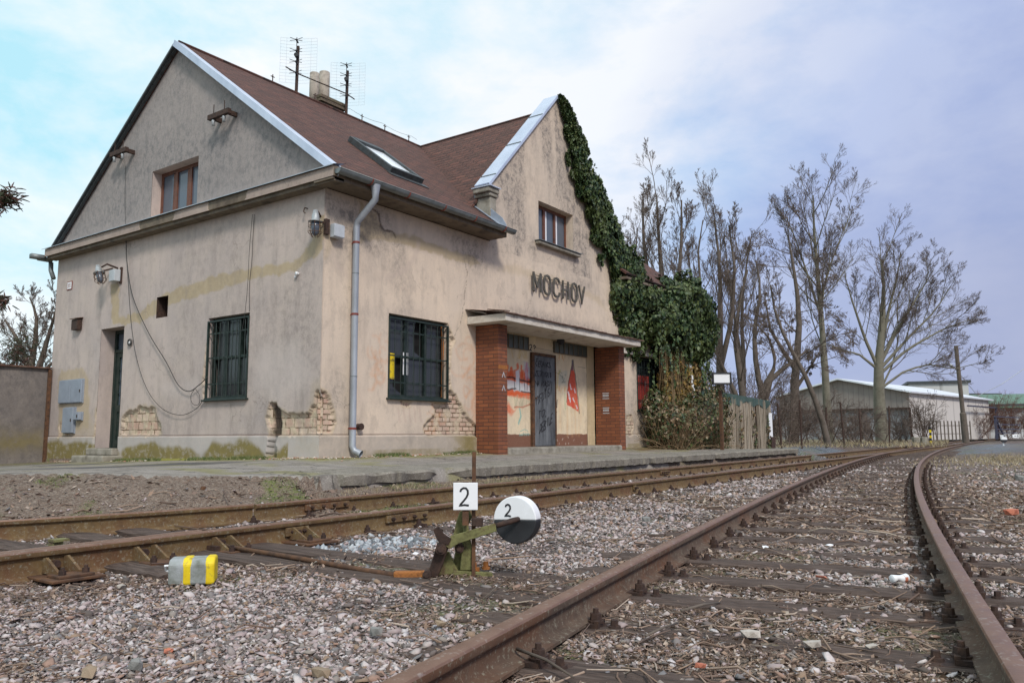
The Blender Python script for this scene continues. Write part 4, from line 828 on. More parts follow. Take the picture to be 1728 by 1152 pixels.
m = MB(); m.tube([(-.001, .42, 4.05), (-.06, .42, 4.05), (-.08, .42, 3.98), (-.06, .40, 3.95)], .010, 6); tag(m.build('iron_hook', MAT['rust_and_shade']), 'small bent iron hook under the side cornice near the corner', 'hook')
m = MB(); m.cyl((.80, -.001, .49), (.80, -.09, .49), .05, 12); m.cyl((.80, -.08, .49), (.80, -.10, .49), .056, 12); tag(m.build('pipe_stub', MAT['rust_and_shade']), 'round rusty pipe stub beside the downpipe foot', 'pipe stub')
def cable(pxs, label, r=.006, out=-.02):
    P = [bp(u, v, 0, out) for u, v in pxs]; P = np.array(P); n = 60; t = np.linspace(0, len(P)-1, n); i = np.clip(t.astype(int), 0, len(P)-2); f = (t-i)[:, None]
    Pm = np.vstack([2*P[0]-P[1], P, 2*P[-1]-P[-2]]); a, b, c, d = Pm[i], Pm[i+1], Pm[i+2], Pm[i+3]
    Q = .5*((2*b)+(-a+c)*f+(2*a-5*b+4*c-d)*f*f+(-a+3*b-3*c+d)*f**3)
    m = MB(); m.tube(list(Q), r, 5); tag(m.build('cable', MAT['cable'], smooth=True), label, 'cable')
cable([(213, 405), (214, 440), (224, 500), (250, 560), (280, 610), (300, 648), (318, 660), (335, 650), (350, 636)], 'thick black cable sagging from the cornice to the barred side window', .009, -.06)
cable([(212, 405), (216, 470), (222, 550), (232, 610), (250, 660), (275, 690), (305, 700), (330, 690), (345, 672)], 'thin black cable looping lowest under the side window', .006, -.05)
cable([(329, 655), (322, 668), (325, 681), (335, 682), (337, 668), (330, 656)], 'small ring of slack cable beside the side window', .005, -.04)
cable([(429, 362), (427, 400), (425, 440), (421, 480), (421, 525)], 'thin wire running down to the top of the side window', .005)
cable([(426, 362), (421, 420), (418, 480), (413, 530), (408, 560)], 'second thin wire beside it ending in the side window bars', .004, -.03)
cable([(212, 280), (211, 330), (212, 404)], 'thin wire down the side gable from the left insulator bracket', .004, -.03)

# ------------------------------------------------------------------ aerials
def aerial(x, zt, zb_, label):
    r = empty('tv_aerial', (x, 4.36, zb_), label, 'aerial'); y = 4.36; m = MB(); m.tube([(x-.02, y, RZ-.1), (x, y, zt-.18)], .036, 8); m.build('mast', MAT['rust_and_shade'], r)
    ux = np.array((.62, -.78, 0)); c = np.array((x, y, 0))-np.array((.815, .58, 0))*.0
    fr = np.array((-.815, -.58, 0)); 
    m = MB(); h0 = zt-1.02; n = 15
    for k in range(n): z = h0+k*(zt+.06-h0)/(n-1); m.tube([c+fr*-.05+ux*-.42+(0, 0, z-.0), c+fr*-.12+(0, 0, z), c+fr*-.05+ux*.42+(0, 0, z)], .0018, 3)
    for q in (-.42, -.28, .28, .42): m.tube([c+fr*-.06+ux*q+(0, 0, h0), c+fr*-.06+ux*q+(0, 0, zt+.06)], .0018, 3)
    m.build('mesh_reflector', MAT['lampgrey'], r); m = MB()
    for k in range(4):
        z = h0+.14+k*.26; m.bar(c+fr*.02+(0, 0, z), c+fr*.18+(0, 0, z), .03)
        for s_ in (-1, 1): m.tube([c+fr*.16+(0, 0, z), c+fr*.17+ux*.14*s_+(0, 0, z+.05)], .007, 4); m.tube([c+fr*.16+(0, 0, z), c+fr*.17+ux*.14*s_+(0, 0, z-.03)], .007, 4)
    m.tube([c+fr*.12+(0, 0, h0+.1), c+fr*.12+(0, 0, zt-.02)], .008, 5); m.cyl(c+fr*.06+(0, 0, zt-.45), c+fr*.16+(0, 0, zt-.45), .05, 10); m.build('dipoles', MAT['black'], r); return r
ra = aerial(2.88, 9.42, 8.1, 'taller television aerial with wire grid left of the chimney'); rb = aerial(4.40, 9.42, 8.1, 'television aerial with wire grid right of the chimney')
m = MB(); m.tube([(2.55, 4.36, 8.62), (2.88, 4.38, 8.60), (4.40, 4.38, 8.66), (4.65, 4.36, 8.60)], .014, 6); tag(m.build('tie_rod', MAT['rust_and_shade']), 'dark rod joining the two aerial masts above the chimney', 'rod')

# ------------------------------------------------------------------ terrain
INP = [(-40, 30), (-12, 9), (-7, 2.8), (-4.6, -.25), (-3.5, -1.6), (-2.15, -2.5), (17, -2.45), (18.2, -1.3), (30, -.6), (60, .3), (120, 1.5), (900, 8), (900, 900), (-900, 900), (-900, 60)]
def zin(x, y):
    z = -.12*np.clip(-y/2.5, 0, 1); z = np.where(x < 0, np.minimum(z, -.045*np.clip(-x/2, 0, 1)-.022*np.clip(y, 0, 9)), z)
    return np.where(x > 14, -.12+0*z, z)
def terr(x, y):
    d = sdpoly(x, y, INP); kk = np.where(x < -2.6, .34, np.where(x < 17.3, .34+6*sstep(x, -2.6, -1.7), .3)); b = zin(x, y)
    drop = np.minimum(.36+0*d, np.clip(d, 0, None)*kk); z = b-drop; z = np.where(d > 0, np.maximum(z, -.462), z)
    z = np.where((d > 0) & (x > -2.2) & (x < 17.3), np.clip(-.285-.30*np.clip(d-.12, 0, 9), -.462, 0)-.06*sstep(x, 1, 5)*(d < .6), z)
    z = z+.05*sstep(-(y-.16*(x+8)+10.6), .3, 3)*(d > 0)
    return z
def lines(spec):
    out = []
    for a, b, s_ in spec: out.append(np.arange(a, b, s_))
    return np.unique(np.round(np.concatenate(out), 4))
gx = np.concatenate([-np.geomspace(12, 900, 26)[::-1], np.arange(-11.9, 3, .05), np.arange(3, 18, .1), np.geomspace(18, 1200, 60)])
gy = np.concatenate([-np.geomspace(14, 900, 26)[::-1], np.arange(-13.9, -11, .1), np.arange(-11, -1.5, .05), np.arange(-1.5, 9.5, .12), np.geomspace(9.5, 1200, 36)])
X, Y = np.meshgrid(gx, gy); Z = terr(X, Y); near = np.exp(-np.hypot(X-C0[0], Y-C0[1])/60)
Dm = sdpoly(X, Y, INP)
# railway geometry: F and N carry the main track, A and B the siding
def pf(P, deg): P = np.array(P); return np.poly1d(np.polyfit(P[:, 0], P[:, 1], deg))
fF = pf([(-4.2, -3.06), (-2.7, -3.12), (0, -3.13), (2.8, -3.12), (8.5, -3.02), (12.6, -2.95), (20, -2.72), (29, -2.46), (37, -2.3), (58, -1.8), (99, -1.2)], 3)
fA = pf([(-6.78, -8.08), (-5.2, -7.82), (-2.73, -7.40), (.55, -6.80), (6.8, -5.90), (11.8, -5.22), (18, -4.52), (25.9, -3.87), (33.6, -3.35), (45, -2.75), (60, -1.9)], 4)
fB = pf([(-5.88, -9.47), (-4., -9.12), (-1.82, -8.74), (6.1, -7.43), (8.63, -7.07), (14.7, -6.32), (23, -5.52), (31.3, -4.87), (45.5, -4.1), (68, -3.25)], 4)
fN = lambda x: fF(x)-1.505
bed = (X > -14) & (X < 90) & (Dm > .3)
Z = Z+np.where(Dm > 0, (fbm(X, Y, 2.2, 4, 51)-.5)*.05*near+(fbm(X, Y, 9, 3, 52)-.5)*.018*near, (fbm(X, Y, 1.2, 3, 53)-.5)*.012*near*sstep(-Dm, 0, .3))
bank = (Dm > 0) & (Dm < 1.3) & (X < -1.5); Z = Z+np.where(bank, (fbm(X, Y, 3, 4, 57)-.5)*.08, 0)
Z = np.where((Dm > .3) & (np.abs(Y-(fF(np.clip(X, -12, 60))-.75)) < 1.6) & (X < 40), Z-.022, Z)
Z = np.where((X < -3.75) & (X > -12) & (Y < fN(np.clip(X, -12, 60))+1.35) & (Y > fN(np.clip(X, -12, 60))+.1), Z-.06, Z)
msk = np.zeros(X.shape+(4,))
ta = (Y-(fA(np.clip(X, -12, 60))+fB(np.clip(X, -12, 60)))/2)
litter = np.clip(1.35*np.exp(-(ta/.95)**4)*sstep(X, 25, 8)*sstep(X, -8.2, -6.2)+1.15*sstep(-ta, .6, 1.3)*sstep(X, 30, 10), 0, 1)*sstep(fbm(X, Y, .9, 4, 61), .28, .55)
litter = np.maximum(litter, sstep(fbm(X, Y, 1.1, 4, 62), .52, .66)*.8)
msk[..., 0] = np.where(Dm > 0, litter, 0)                     # R: leaf litter and dirt over gravel
msk[..., 0] = np.where(bank | (Dm <= 0) | ((Dm > 0) & (Dm < .9) & (X < 17)), 1, msk[..., 0])
far = (np.hypot(X-C0[0], Y-C0[1]) > 30) & (Dm > -3)
msk[..., 1] = np.where(bank | (Dm <= 0), .95*sstep(fbm(X, Y, 1.5, 4, 63)+.15*(Y > 4), .47, .60), .55*sstep(fbm(X, Y, 1.4, 4, 64), .58, .70))   # G: grass, moss
msk[..., 2] = np.clip(sstep(X, 14, 18)*np.exp(-((Y+2.0-.02*(X-15))/1.1)**2)*(X < 26)+sstep(X, 17, 22)*np.exp(-((Y-fA(np.clip(X, 0, 60))+.9)/.8)**2)*sstep(X, 60, 40)+.9*np.exp(-((X+4.1)/.7)**2-((Y+5.3)/.45)**2)+.9*sstep(X, 24, 28)*sstep(X, 60, 48)*np.exp(-((Y+6.6-.03*(X-24))/1.3)**2), 0, 1)   # B: fresh blue-grey ballast
msk[..., 3] = 1.
ny, nx = X.shape; ii, jj = np.nonzero(np.ones((ny-1, nx-1), bool)); a = ii*nx+jj; Fq = np.stack([a, a+1, a+nx+1, a+nx], 1)
cx_ = (X[:-1, :-1]+X[1:, 1:]).ravel()/2; cy_ = (Y[:-1, :-1]+Y[1:, 1:]).ravel()/2
dpath = sdpoly(cx_, cy_, INP); ispath = (dpath < 0) & (cx_ < 17.4) & (cx_ > -16) & (cy_ < 6.+2*fbm(cx_, cy_, .5, 3, 5)+np.where(cx_ < 0, 0, 50)) & (cy_ < 12)
P3 = np.stack([X.ravel(), Y.ravel(), Z.ravel()], 1)

def groundmat(stones=False):
    m, t, b = newmat('gravel_and_soil'); v = ocoord(t)
    at = t.add('ShaderNodeAttribute', attribute_name='mask'); sp = t.add('ShaderNodeSeparateColor'); t.l.new(at.outputs['Color'], sp.inputs[0])
    vo = t.add('ShaderNodeTexVoronoi'); vo.inputs['Scale'].default_value = 52; t.l.new(v, vo.inputs['Vector'])
    se = t.add('ShaderNodeSeparateColor'); t.l.new(vo.outputs['Color'], se.inputs[0])
    gcol = t.ramp(se.outputs[0], [(0, (.08, .06, .05)), (.2, (.22, .16, .145)), (.45, (.38, .305, .28)), (.7, (.48, .40, .375)), (.86, (.30, .18, .14)), (.92, (.66, .58, .56))], 'CONSTANT')
    gcol = t.mix(t.rng(vo.outputs['Distance'], .25, .62), gcol, (.07, .052, .045))
    blue = t.mix(t.rng(vo.outputs['Distance'], .3, .65), t.ramp(se.outputs[1], [(0, (.16, .19, .23)), (.5, (.34, .38, .44)), (1, (.50, .54, .60))]), (.07, .08, .09))
    f1 = t.noise(v, 3., 7, .7); f2 = t.noise(v, 30, 5, .7)
    soil = t.mix(t.rng(f1, .3, .7), (.13, .085, .058), (.235, .165, .12)); soil = t.mix(t.rng(f2, .42, .68), soil, (.33, .27, .22)); soil = t.mix(t.math('MULTIPLY', t.rng(t.noise(v, 55, 3), .5, .7), .7), soil, (.07, .05, .04))
    grass = t.mix(t.noise(v, 22, 4, .7), (.08, .12, .02), (.22, .24, .06))
    c = t.mix(sp.outputs[2], gcol, blue)
    c = t.mix(t.math('MULTIPLY', sp.outputs[0], t.rng(f2, .1, .45)), c, soil)
    c = t.mix(t.math('MULTIPLY', sp.outputs[1], t.rng(t.noise(v, 11, 6, .75), .42, .6)), c, grass)
    h = t.math('ADD', t.math('MULTIPLY', t.math('SUBTRACT', .6, vo.outputs['Distance']), 1.), t.math('MULTIPLY', f2, .6))
    setc(t, b, c, .95, 0, h, 1., .025); return m
def asphalt():
    m, t, b = newmat('old_asphalt'); v = ocoord(t); at = t.add('ShaderNodeAttribute', attribute_name='mask'); sp = t.add('ShaderNodeSeparateColor'); t.l.new(at.outputs['Color'], sp.inputs[0])
    f1 = t.noise(v, 1.1, 6, .65); f2 = t.noise(v, 45, 5, .7)
    c = t.mix(t.rng(f1, .3, .7), (.19, .165, .14), (.30, .265, .23)); c = t.mix(t.rng(f2, .5, .72), c, (.38, .35, .31)); c = t.mix(t.math('MULTIPLY', t.rng(t.noise(v, 2.6, 6, .7), .50, .66), .6), c, (.10, .085, .07))
    c = t.mix(t.math('MULTIPLY', t.rng(t.noise(v, 90, 2), .66, .72), .8), c, (.55, .52, .48))
    c = t.mix(t.math('MULTIPLY', sp.outputs[0], .85), c, (.055, .052, .055)); c = t.mix(sp.outputs[3 if False else 1], c, t.mix(t.noise(v, 16, 5, .7), (.13, .15, .02), (.30, .25, .06)))
    c = t.mix(t.math('MULTIPLY', sp.outputs[2], 1.), c, t.mix(t.noise(v, 10, 5, .7), (.18, .09, .02), (.10, .09, .04)))
    ck = t.add('ShaderNodeTexVoronoi', feature='DISTANCE_TO_EDGE'); ck.inputs['Scale'].default_value = .8; w_ = t.add('ShaderNodeVectorMath', operation='ADD'); t.l.new(v, w_.inputs[0]); nn = t.add('ShaderNodeTexNoise'); nn.inputs['Scale'].default_value = 3; t.l.new(v, nn.inputs['Vector']); sc_ = t.scl(nn.outputs['Color'], (.5, .5, .5)); t.l.new(sc_, w_.inputs[1]); t.l.new(w_.outputs[0], ck.inputs['Vector'])
    crk = t.rng(ck.outputs['Distance'], 0, .012, 1., 0.); c = t.mix(t.math('MULTIPLY', crk, .8), c, (.04, .035, .03))
    h = t.math('SUBTRACT', t.math('ADD', t.math('MULTIPLY', f2, .6), t.math('MULTIPLY', f1, .5)), crk)
    setc(t, b, c, .93, 0, h, .6, .015); return m
MAT['ground'] = groundmat(); MAT['asphalt'] = asphalt()
# path marks: moss against the walls, darker road patch by the yard wall
pm = np.zeros(X.shape+(4,)); dh = np.where((X > 0) & (Y < 0), -Y, np.where(X <= 0, -X, 0)); dh = np.where(Y < -.0, np.maximum(dh, -Y*(X > -.5)), dh)
pm[..., 1] = np.where((dh < 1.2), np.exp(-(np.clip(dh, 0, 9)/.55)**2), 0)*sstep(fbm(X, Y, 2.2, 4, 71), .28, .5)
pm[..., 1] = np.maximum(pm[..., 1], .5*sstep(fbm(X, Y, 1.4, 4, 73), .6, .72))
pm[..., 2] = np.where(X > 9.2, np.exp(-((Y+.7)/.55)**2)*sstep(fbm(X, Y, 1.8, 3, 72), .3, .5), 0); pm[..., 3] = 1; pm[..., 0] = sstep(fbm(X, Y, .7, 4, 75)+.35*np.exp(-((X+2.6)/1.2)**2-((Y-2.2)/1.6)**2), .55, .68)*(X < -.6)*(Y > .3)
for nm, sel, mat, arr in (('ground', ~ispath, MAT['ground'], msk), ('path', ispath, MAT['asphalt'], pm)):
    Fs = Fq[sel]; used = np.zeros(len(P3), bool); used[Fs.ravel()] = True; idx = np.cumsum(used)-1; me = np_mesh(nm, P3[used], idx[Fs])
    ca = me.color_attributes.new('mask', 'FLOAT_COLOR', 'POINT'); ca.data.foreach_set('color', arr.reshape(-1, 4)[used].astype(np.float32).ravel())
    tag(link(nm, me, mat, None, True), kind='structure')
# platform slab along the track, chipped front edge
rr = random.Random(5); px0, px1 = -1.95, 16.75; n = 300; V = []; F = []
for i in range(n+1):
    x = px0+(px1-px0)*i/n; c = vnoise(np.array([x*3.1]), np.array([1.]), 3)[0]; c2 = vnoise(np.array([x*11]), np.array([4.]), 8)[0]
    chip = .05*max(0, c-.62)/.38+.016*c2+(.10*math.exp(-((x-.1)/.38)**2)); jn = .02 if (i % 16 == 0) else 0
    yf = -2.60+chip+jn+(.35 if x < px0+.1 else 0); zt = float(zin(np.array(x), np.array(-2.5)))+.016
    V += [(x, -1.9, float(zin(np.array(x), np.array(-1.9)))+.018), (x, yf+.03, zt-.2*chip), (x, yf, zt-.018-.5*chip), (x, yf+.008+.5*chip, zt-.13-.02*c2+.15*chip), (x, -1.9, zt-.13)]
for i in range(n):
    for k in range(5): a = 5*i+k; b_ = 5*i+(k+1) % 5; F.append((a, b_, b_+5, a+5))
F += [(0, 4, 3, 2, 1), tuple(5*n+k for k in range(5))]
m = MB(); m.add(V, F); po = m.mesh('platform')
pmat, pt_, pb_ = newmat('platform_concrete'); v = ocoord(pt_); f1 = pt_.noise(v, 1.6, 6, .65); f2 = pt_.noise(v, 40, 5, .7); cc = pt_.mix(pt_.rng(f1, .3, .7), (.15, .132, .105), (.27, .24, .195)); cc = pt_.mix(pt_.rng(f2, .5, .75), cc, (.34, .31, .27)); cc = pt_.mix(pt_.math('MULTIPLY', pt_.rng(pt_.noise(v, 9, 6, .7), .5, .62), .7), cc, (.12, .105, .08)); cc = pt_.mix(pt_.math('MULTIPLY', pt_.rng(pt_.noise(v, 80, 2), .66, .72), .8), cc, (.6, .57, .52))
setc(pt_, pb_, cc, .93, 0, pt_.math('ADD', f2, f1), .7, .015)
tag(link('platform', po, pmat), kind='structure')

# ------------------------------------------------------------------ rails
def railmat(nm='rusty_rail', k1=(.115, .062, .026), k2=(.185, .122, .05)):
    m, t, b = newmat(nm); v = ocoord(t); f = t.noise(v, 7, 6, .7); g = t.noise(t.scl(v, (1, 1, 1)), 45, 5, .75)
    c = t.mix(t.rng(f, .34, .66), k1, k2); c = t.mix(t.math('MULTIPLY', t.rng(t.noise(v, 2.3, 5, .6), .48, .66), .8), c, (.13, .055, .025)); c = t.mix(t.math('MULTIPLY', t.rng(g, .54, .66), .7), c, (.30, .28, .21)); c = t.mix(t.math('MULTIPLY', t.rng(t.noise(v, 20, 4), .5, .8), .5), c, (.05, .032, .022))
    setc(t, b, c, .88, 0, t.math('ADD', f, g), .45, .006); return m
def railtop():
    m, t, b = newmat('rail_running_face'); v = ocoord(t); f = t.noise(v, 9, 6, .7); c = t.mix(t.rng(f, .3, .7), (.17, .088, .055), (.25, .15, .105)); c = t.mix(t.math('MULTIPLY', t.rng(t.noise(v, 50, 4), .58, .7), .5), c, (.42, .36, .32))
    setc(t, b, c, t.rng(f, .3, .7, .42, .62), .35, t.noise(v, 80, 4), .3, .003); return m
MAT['rail'] = railmat(); MAT['railbrown'] = railmat('brown_rail', (.085, .055, .038), (.135, .09, .062)); MAT['railtop'] = railtop()
ZR = -.3065; RH = .14
half = [(.0, 0), (.022, -.0008), (.030, -.004), (.0345, -.011), (.0345, -.030), (.031, -.037), (.011, -.047), (.0075, -.056), (.0075, -.100), (.012, -.113), (.035, -.122), (.0625, -.128), (.0625, -.140)]
PROF = half+[(-x, z) for x, z in half[::-1][:-1]]
halfT = [(x, z if z > -.06 else z*1.26) for x, z in half]; PROFT = halfT+[(-x, z) for x, z in halfT[::-1][:-1]]          # closed loop
def sweep(xs, f, name, label, group=None, z0=ZR, prof=PROF, mats=None, endx=None):
    P = np.array([(x, f(x)) for x in xs]); d = np.gradient(P, axis=0); d /= np.linalg.norm(d, axis=1)[:, None]; nr = np.stack([-d[:, 1], d[:, 0]], 1)
    k = len(prof); V = np.zeros((len(xs), k, 3)); pr = np.array(prof)
    V[:, :, :2] = P[:, None]+nr[:, None]*pr[None, :, 0:1]; V[:, :, 2] = z0+pr[None, :, 1]
    F = []; mi = []
    for i in range(len(xs)-1):
        for j in range(k): F.append((i*k+j, (i+1)*k+j, (i+1)*k+(j+1) % k, i*k+(j+1) % k)); mi.append(1 if (j in (0, 1, 2) or j >= k-3) else 0)
    me = bpy.data.meshes.new(name); me.from_pydata(V.reshape(-1, 3).tolist(), [], F+[tuple(range(k)), tuple((len(xs)-1)*k+j for j in range(k))[::-1]]); me.polygons.foreach_set('material_index', mi+[0, 0]); me.update()
    o = link(name, me, mats or [MAT['rail'], MAT['railtop']]); me.polygons.foreach_set('use_smooth', [True]*len(me.polygons))
    try: me.set_sharp_from_angle(angle=radians(32))
    except Exception: pass
    return tag(o, label, 'rail', group)
RG = 'rails of the two tracks'
fFl = lambda x: fF(-3.5)+.02+(.10*(-3.5-x)+.055*(-3.5-x)**2)
rF = sweep(np.concatenate([np.arange(-3.5, 20, .6), np.arange(20, 128, 3)]), fF, 'rail', 'rusty rail closest to the platform edge', RG, ZR, PROFT)
rFl = sweep(np.linspace(-11, -3.51, 20), fFl, 'rail', 'heavy rusty switch rail beyond the near rail at the left edge', RG, ZR+.004, PROFT)
rN = sweep(np.concatenate([np.arange(-12, 20, .6), np.arange(20, 116, 3)]), fN, 'rail', 'rusty rail of the platform track just behind the points lever', RG, ZR, PROFT)
rNb = sweep(np.arange(-11, -4.9, .4), lambda x: fN(x)+.115, 'rail', 'slim blade rail lying tight behind the near platform rail at left', RG, ZR-.004, PROFT)
rA = sweep(np.concatenate([np.arange(-12, 20, .6), np.arange(20, 62, 3)]), fA, 'rail', 'brown lichen-spotted rail running from the bottom centre of the photo', RG, mats=[MAT['railbrown'], MAT['railtop']])
rB = sweep(np.concatenate([np.arange(-12, 20, .6), np.arange(20, 69, 3)]), fB, 'rail', 'curving rail with worn pale top at the right edge of the photo', RG, mats=[MAT['railbrown'], MAT['railtop']])
def fish(x, f, side, L=.5, nb=4, par=None):
    y = f(x); sl = (f(x+.1)-f(x-.1))/.2; d = np.array((1, sl, 0))/sqrt(1+sl*sl); n = np.array((-d[1], d[0], 0)); c = np.array((x, y, ZR-.078))+n*side*.022
    m = MB(); m.obox(c, d*L/2, n*.012, (0, 0, .032)); o = m.build('fishplate', MAT['rail'], par, bevel=.004)
    for i in range(nb): m = MB(); q = c+d*L*((i+.5)/nb-.5); m.cyl(q, q+n*side*.035, .016, 6); m.cyl(q+n*side*.03, q+n*side*.05, .010, 6); m.build('bolt', MAT['rust_and_shade'], o)
for x, nb, L in ((-4.25, 2, .22), (-3.0, 4, .55), (1.6, 2, .08)): fish(x, fN, -1, L, nb, rN)
for x, nb, L in ((-2.6, 4, .6), (6.0, 4, .4), (14.0, 4, .6)): fish(x, fF, -1, L, nb, rF)
m = MB(); gF = bp(300, 860, 1, fF(-3.5))
# ------------------------------------------------------------------ fastenings and sleepers
def clampmesh():
    m = MB(); m.cm = 0
    m.box((-.075, .055, -.028), (.075, .20, -.012)); m.box((-.05, .030, -.010), (.05, .105, .006)); m.box((-.045, .090, -.012), (.045, .11, .018))
    m.tube([(0, .085, .004), (0, .085, .014)], [.034, .034], 10); m.tube([(0, .085, .014), (0, .085, .042)], [.026, .024], 6); m.tube([(0, .085, .042), (0, .085, .062)], [.013, .012], 8)
    m.tube([(.0, .165, -.012), (.0, .165, -.002)], [.028, .026], 10); m.tube([(.0, .165, -.002), (.0, .165, .022)], [.017, .015], 6)
    me = m.mesh('rail_clamp'); me.materials.append(MAT['rust_and_shade']); return me
CL = clampmesh()
def sleepermesh(i, L=2.55, w_=.25, h=.12):
    rr = random.Random(i); V = []; F = []; nx, ny = 26, 5
    for a in range(nx+1):
        for b in range(ny+1):
            x = -L/2+L*a/nx; y = -w_/2+w_*b/ny; e = (a in (0, nx)) or (b in (0, ny)); z = -.006*rr.random()-(.012*rr.random()+.004 if e else 0)-.008*vnoise(np.array([x*3.]), np.array([y*30.]), i)[0]
            V.append((x+(rr.uniform(-.02, .02) if a in (0, nx) else 0), y+(rr.uniform(-.008, .008) if b in (0, ny) else 0), z))
    for a in range(nx):
        for b in range(ny): q = a*(ny+1)+b; F.append((q, q+ny+1, q+ny+2, q+1))
    per = [b for b in range(ny+1)][::-1]+[a*(ny+1) for a in range(1, nx+1)]+[nx*(ny+1)+b for b in range(1, ny+1)]+[a*(ny+1)+ny for a in range(nx-1, 0, -1)]
    k = len(V); V += [(V[p][0], V[p][1], -h) for p in per]; n = len(per)
    for j in range(n): F.append((per[j], per[(j+1) % n], k+(j+1) % n, k+j))
    m = MB(); m.add(V, F); me = m.mesh('timber'); me.materials.append(MAT['timber']); return me
SM = [sleepermesh(i) for i in range(5)]
def sleeper(x, y, ang, i, label, group, clamps=(), z=-.449, L=1., w_=1.):
    o = bpy.data.objects.new('sleeper', SM[i % 5]); COL.objects.link(o); o.location = (x, y, z); o.rotation_euler = (0, 0, ang); o.scale = (L, w_, 1)
    tag(o, label, 'sleeper', group)
    for off, s in clamps:
        c = bpy.data.objects.new('rail_clamp', CL); COL.objects.link(c); c.parent = o; c.location = (off/L, 0, .004); c.rotation_euler = (0, 0, -pi/2 if s > 0 else pi/2); c.scale = (1/w_, 1/L, 1)
rr = random.Random(11); G_ = .7525
x = -8.3; i = 0
while x < 32:
    xm = x; y = (fA(xm)+fB(xm))/2; sl = (fA(xm+.2)-fA(xm-.2))/.4; a = math.atan(sl)+pi/2; i += 1
    cl = [(G_, 1), (G_, -1), (-G_, 1), (-G_, -1)] if x < 14 else ([(G_, -1), (-G_, 1)] if x < 22 else [])
    sleeper(xm+rr.uniform(-.02, .02), y, a+rr.uniform(-.015, .015), i, 'brown cracked timber sleeper half buried in the siding', 'siding sleepers', cl, -.440-rr.uniform(-.006, .006))
    x += .615
x = -9.2; j = 0
LVX = (-5.05, -4.62)
while x < 24:
    y = fF(x)-G_; j += 1; cl = [(G_, 1), (G_, -1), (-G_, 1), (-G_, -1)] if x < 16 else ([(G_, -1), (-G_, -1)] if x < 22 else [])
    if -7 < x < -3.6: cl = []
    if not (-5.5 < x < -4.3): sleeper(x, y+rr.uniform(-.05, .05), pi/2+rr.uniform(-.02, .02), i+j, 'weathered timber sleeper under the platform track', 'platform track sleepers', cl, -.470-rr.uniform(0, .006))
    x += .63
# long timbers that carry the points lever
for xq, ye, lb in ((LVX[0], -7.75, 'long dark timber nearest the camera under the points lever'), (LVX[1], -7.3, 'long dark timber behind the connecting rod of the lever')):
    y0 = -2.6; L = (y0-ye)/2.55; sleeper(xq, (y0+ye)/2, pi/2, 3, lb, None, (), -.432, L, 1.)
sleeper(-5.62, -3.85, pi/2, 2, 'short-ended timber right of the yellow-striped weight', None, (), -.435, 1.12, 1.)
# ribbed chairs bracing the near platform rail on its outside
BM = None
for u in (95, 245, 375, 505):
    X0 = bp(u, 955-.12*u/1.2, 1, fN(-5)-.04)[0]; yb = fN(X0)
    r = empty('rail_brace', (X0, yb, -.44), {95: 'ribbed iron chair bracing the near rail at the far left', 245: 'ribbed iron chair left of the yellow-striped weight', 375: 'ribbed iron chair right of the yellow-striped weight', 505: 'ribbed iron chair beside the lever rod'}[u], 'rail brace', 'braces along the near rail')
    for s_ in (-.06, .06): m = MB(); m.prism([(X0+s_-.008, yb-.012, ZR-.05), (X0+s_-.008, yb-.012, ZR-.135), (X0+s_-.008, yb-.20, ZR-.135), (X0+s_-.008, yb-.20, ZR-.115), (X0+s_-.008, yb-.05, ZR-.045)], (.016, 0, 0)); m.build('rib', MAT['rail'], r)
    m = MB(); m.box((X0-.15, yb-.32, ZR-.158), (X0+.15, yb+.15, ZR-.142)); m.box((X0-.10, yb-.29, ZR-.142), (X0+.10, yb-.14, ZR-.126)); m.build('base_plate', MAT['rust'], r, bevel=.004)
    m = MB(); m.cyl((X0-.0, yb-.01, ZR-.088), (X0, yb-.055, ZR-.088), .022, 6); m.build('bolt', MAT['rust_and_shade'], r)
    for dx in (-.06, .07): m = MB(); m.cyl((X0+dx, yb-.24, ZR-.126), (X0+dx, yb-.24, ZR-.10), .020, 6); m.cyl((X0+dx, yb-.24, ZR-.10), (X0+dx, yb-.24, ZR-.085), .012, 8); m.build('bolt', MAT['rust_and_shade'], r)
for u in (45, 170): 
    X0 = bp(u, 905, 2, -.42)[0]; y = fN(X0)+.55; m = MB(); m.box((X0-.12, y-.28, ZR-.15), (X0+.12, y+.45, ZR-.135)); tag(m.build('slide_plate', MAT['panel']), 'flat grey slide plate under the switch rail, %s' % ('left one' if u == 45 else 'right one'), 'slide plate')
X0, Y0 = bp(95, 905, 1, -4.2)[0], -4.2; m = MB(); m.box((X0-.03, Y0-.03, -.46), (X0+.03, Y0+.03, ZR-.02)); m.box((X0-.035, Y0-.05, ZR-.02), (X0+.06, Y0+.035, ZR-.005)); tag(m.build('marker_peg', MAT['mossiron']), 'small yellowish peg standing between rail and switch blade', 'peg')

# ------------------------------------------------------------------ points lever
E1 = np.array((.815, -.0, 0)); RR = np.array((Rv[0], Rv[1], 0)); RR /= np.linalg.norm(RR); FF = np.array((-RR[1], RR[0], 0)); ZZ = np.array((0, 0, 1.))
LD = 4.45
def lv(u, v, dd=0.): return dep(u, v, LD+dd)
LV = empty('points_lever', tuple(lv(790, 970)), 'mossy iron points lever with white number plate and black and white disc weight', 'points lever')
m = MB()
def slab(pxs, d0, d1): m.prism([lv(u, v, d0) for u, v in pxs], np.array(lv(800, 900, d1))-np.array(lv(800, 900, d0)))
slab([(762, 970), (768, 930), (764, 905), (770, 880), (776, 862), (792, 860), (797, 870), (789, 890), (792, 905), (795, 930), (801, 955), (803, 968)], .06, .10)
slab([(776, 962), (782, 900), (780, 870), (792, 868), (790, 885), (801, 950), (800, 962)], .00, .055)
slab([(722, 972), (735, 930), (757, 930), (776, 968)], .03, .12)
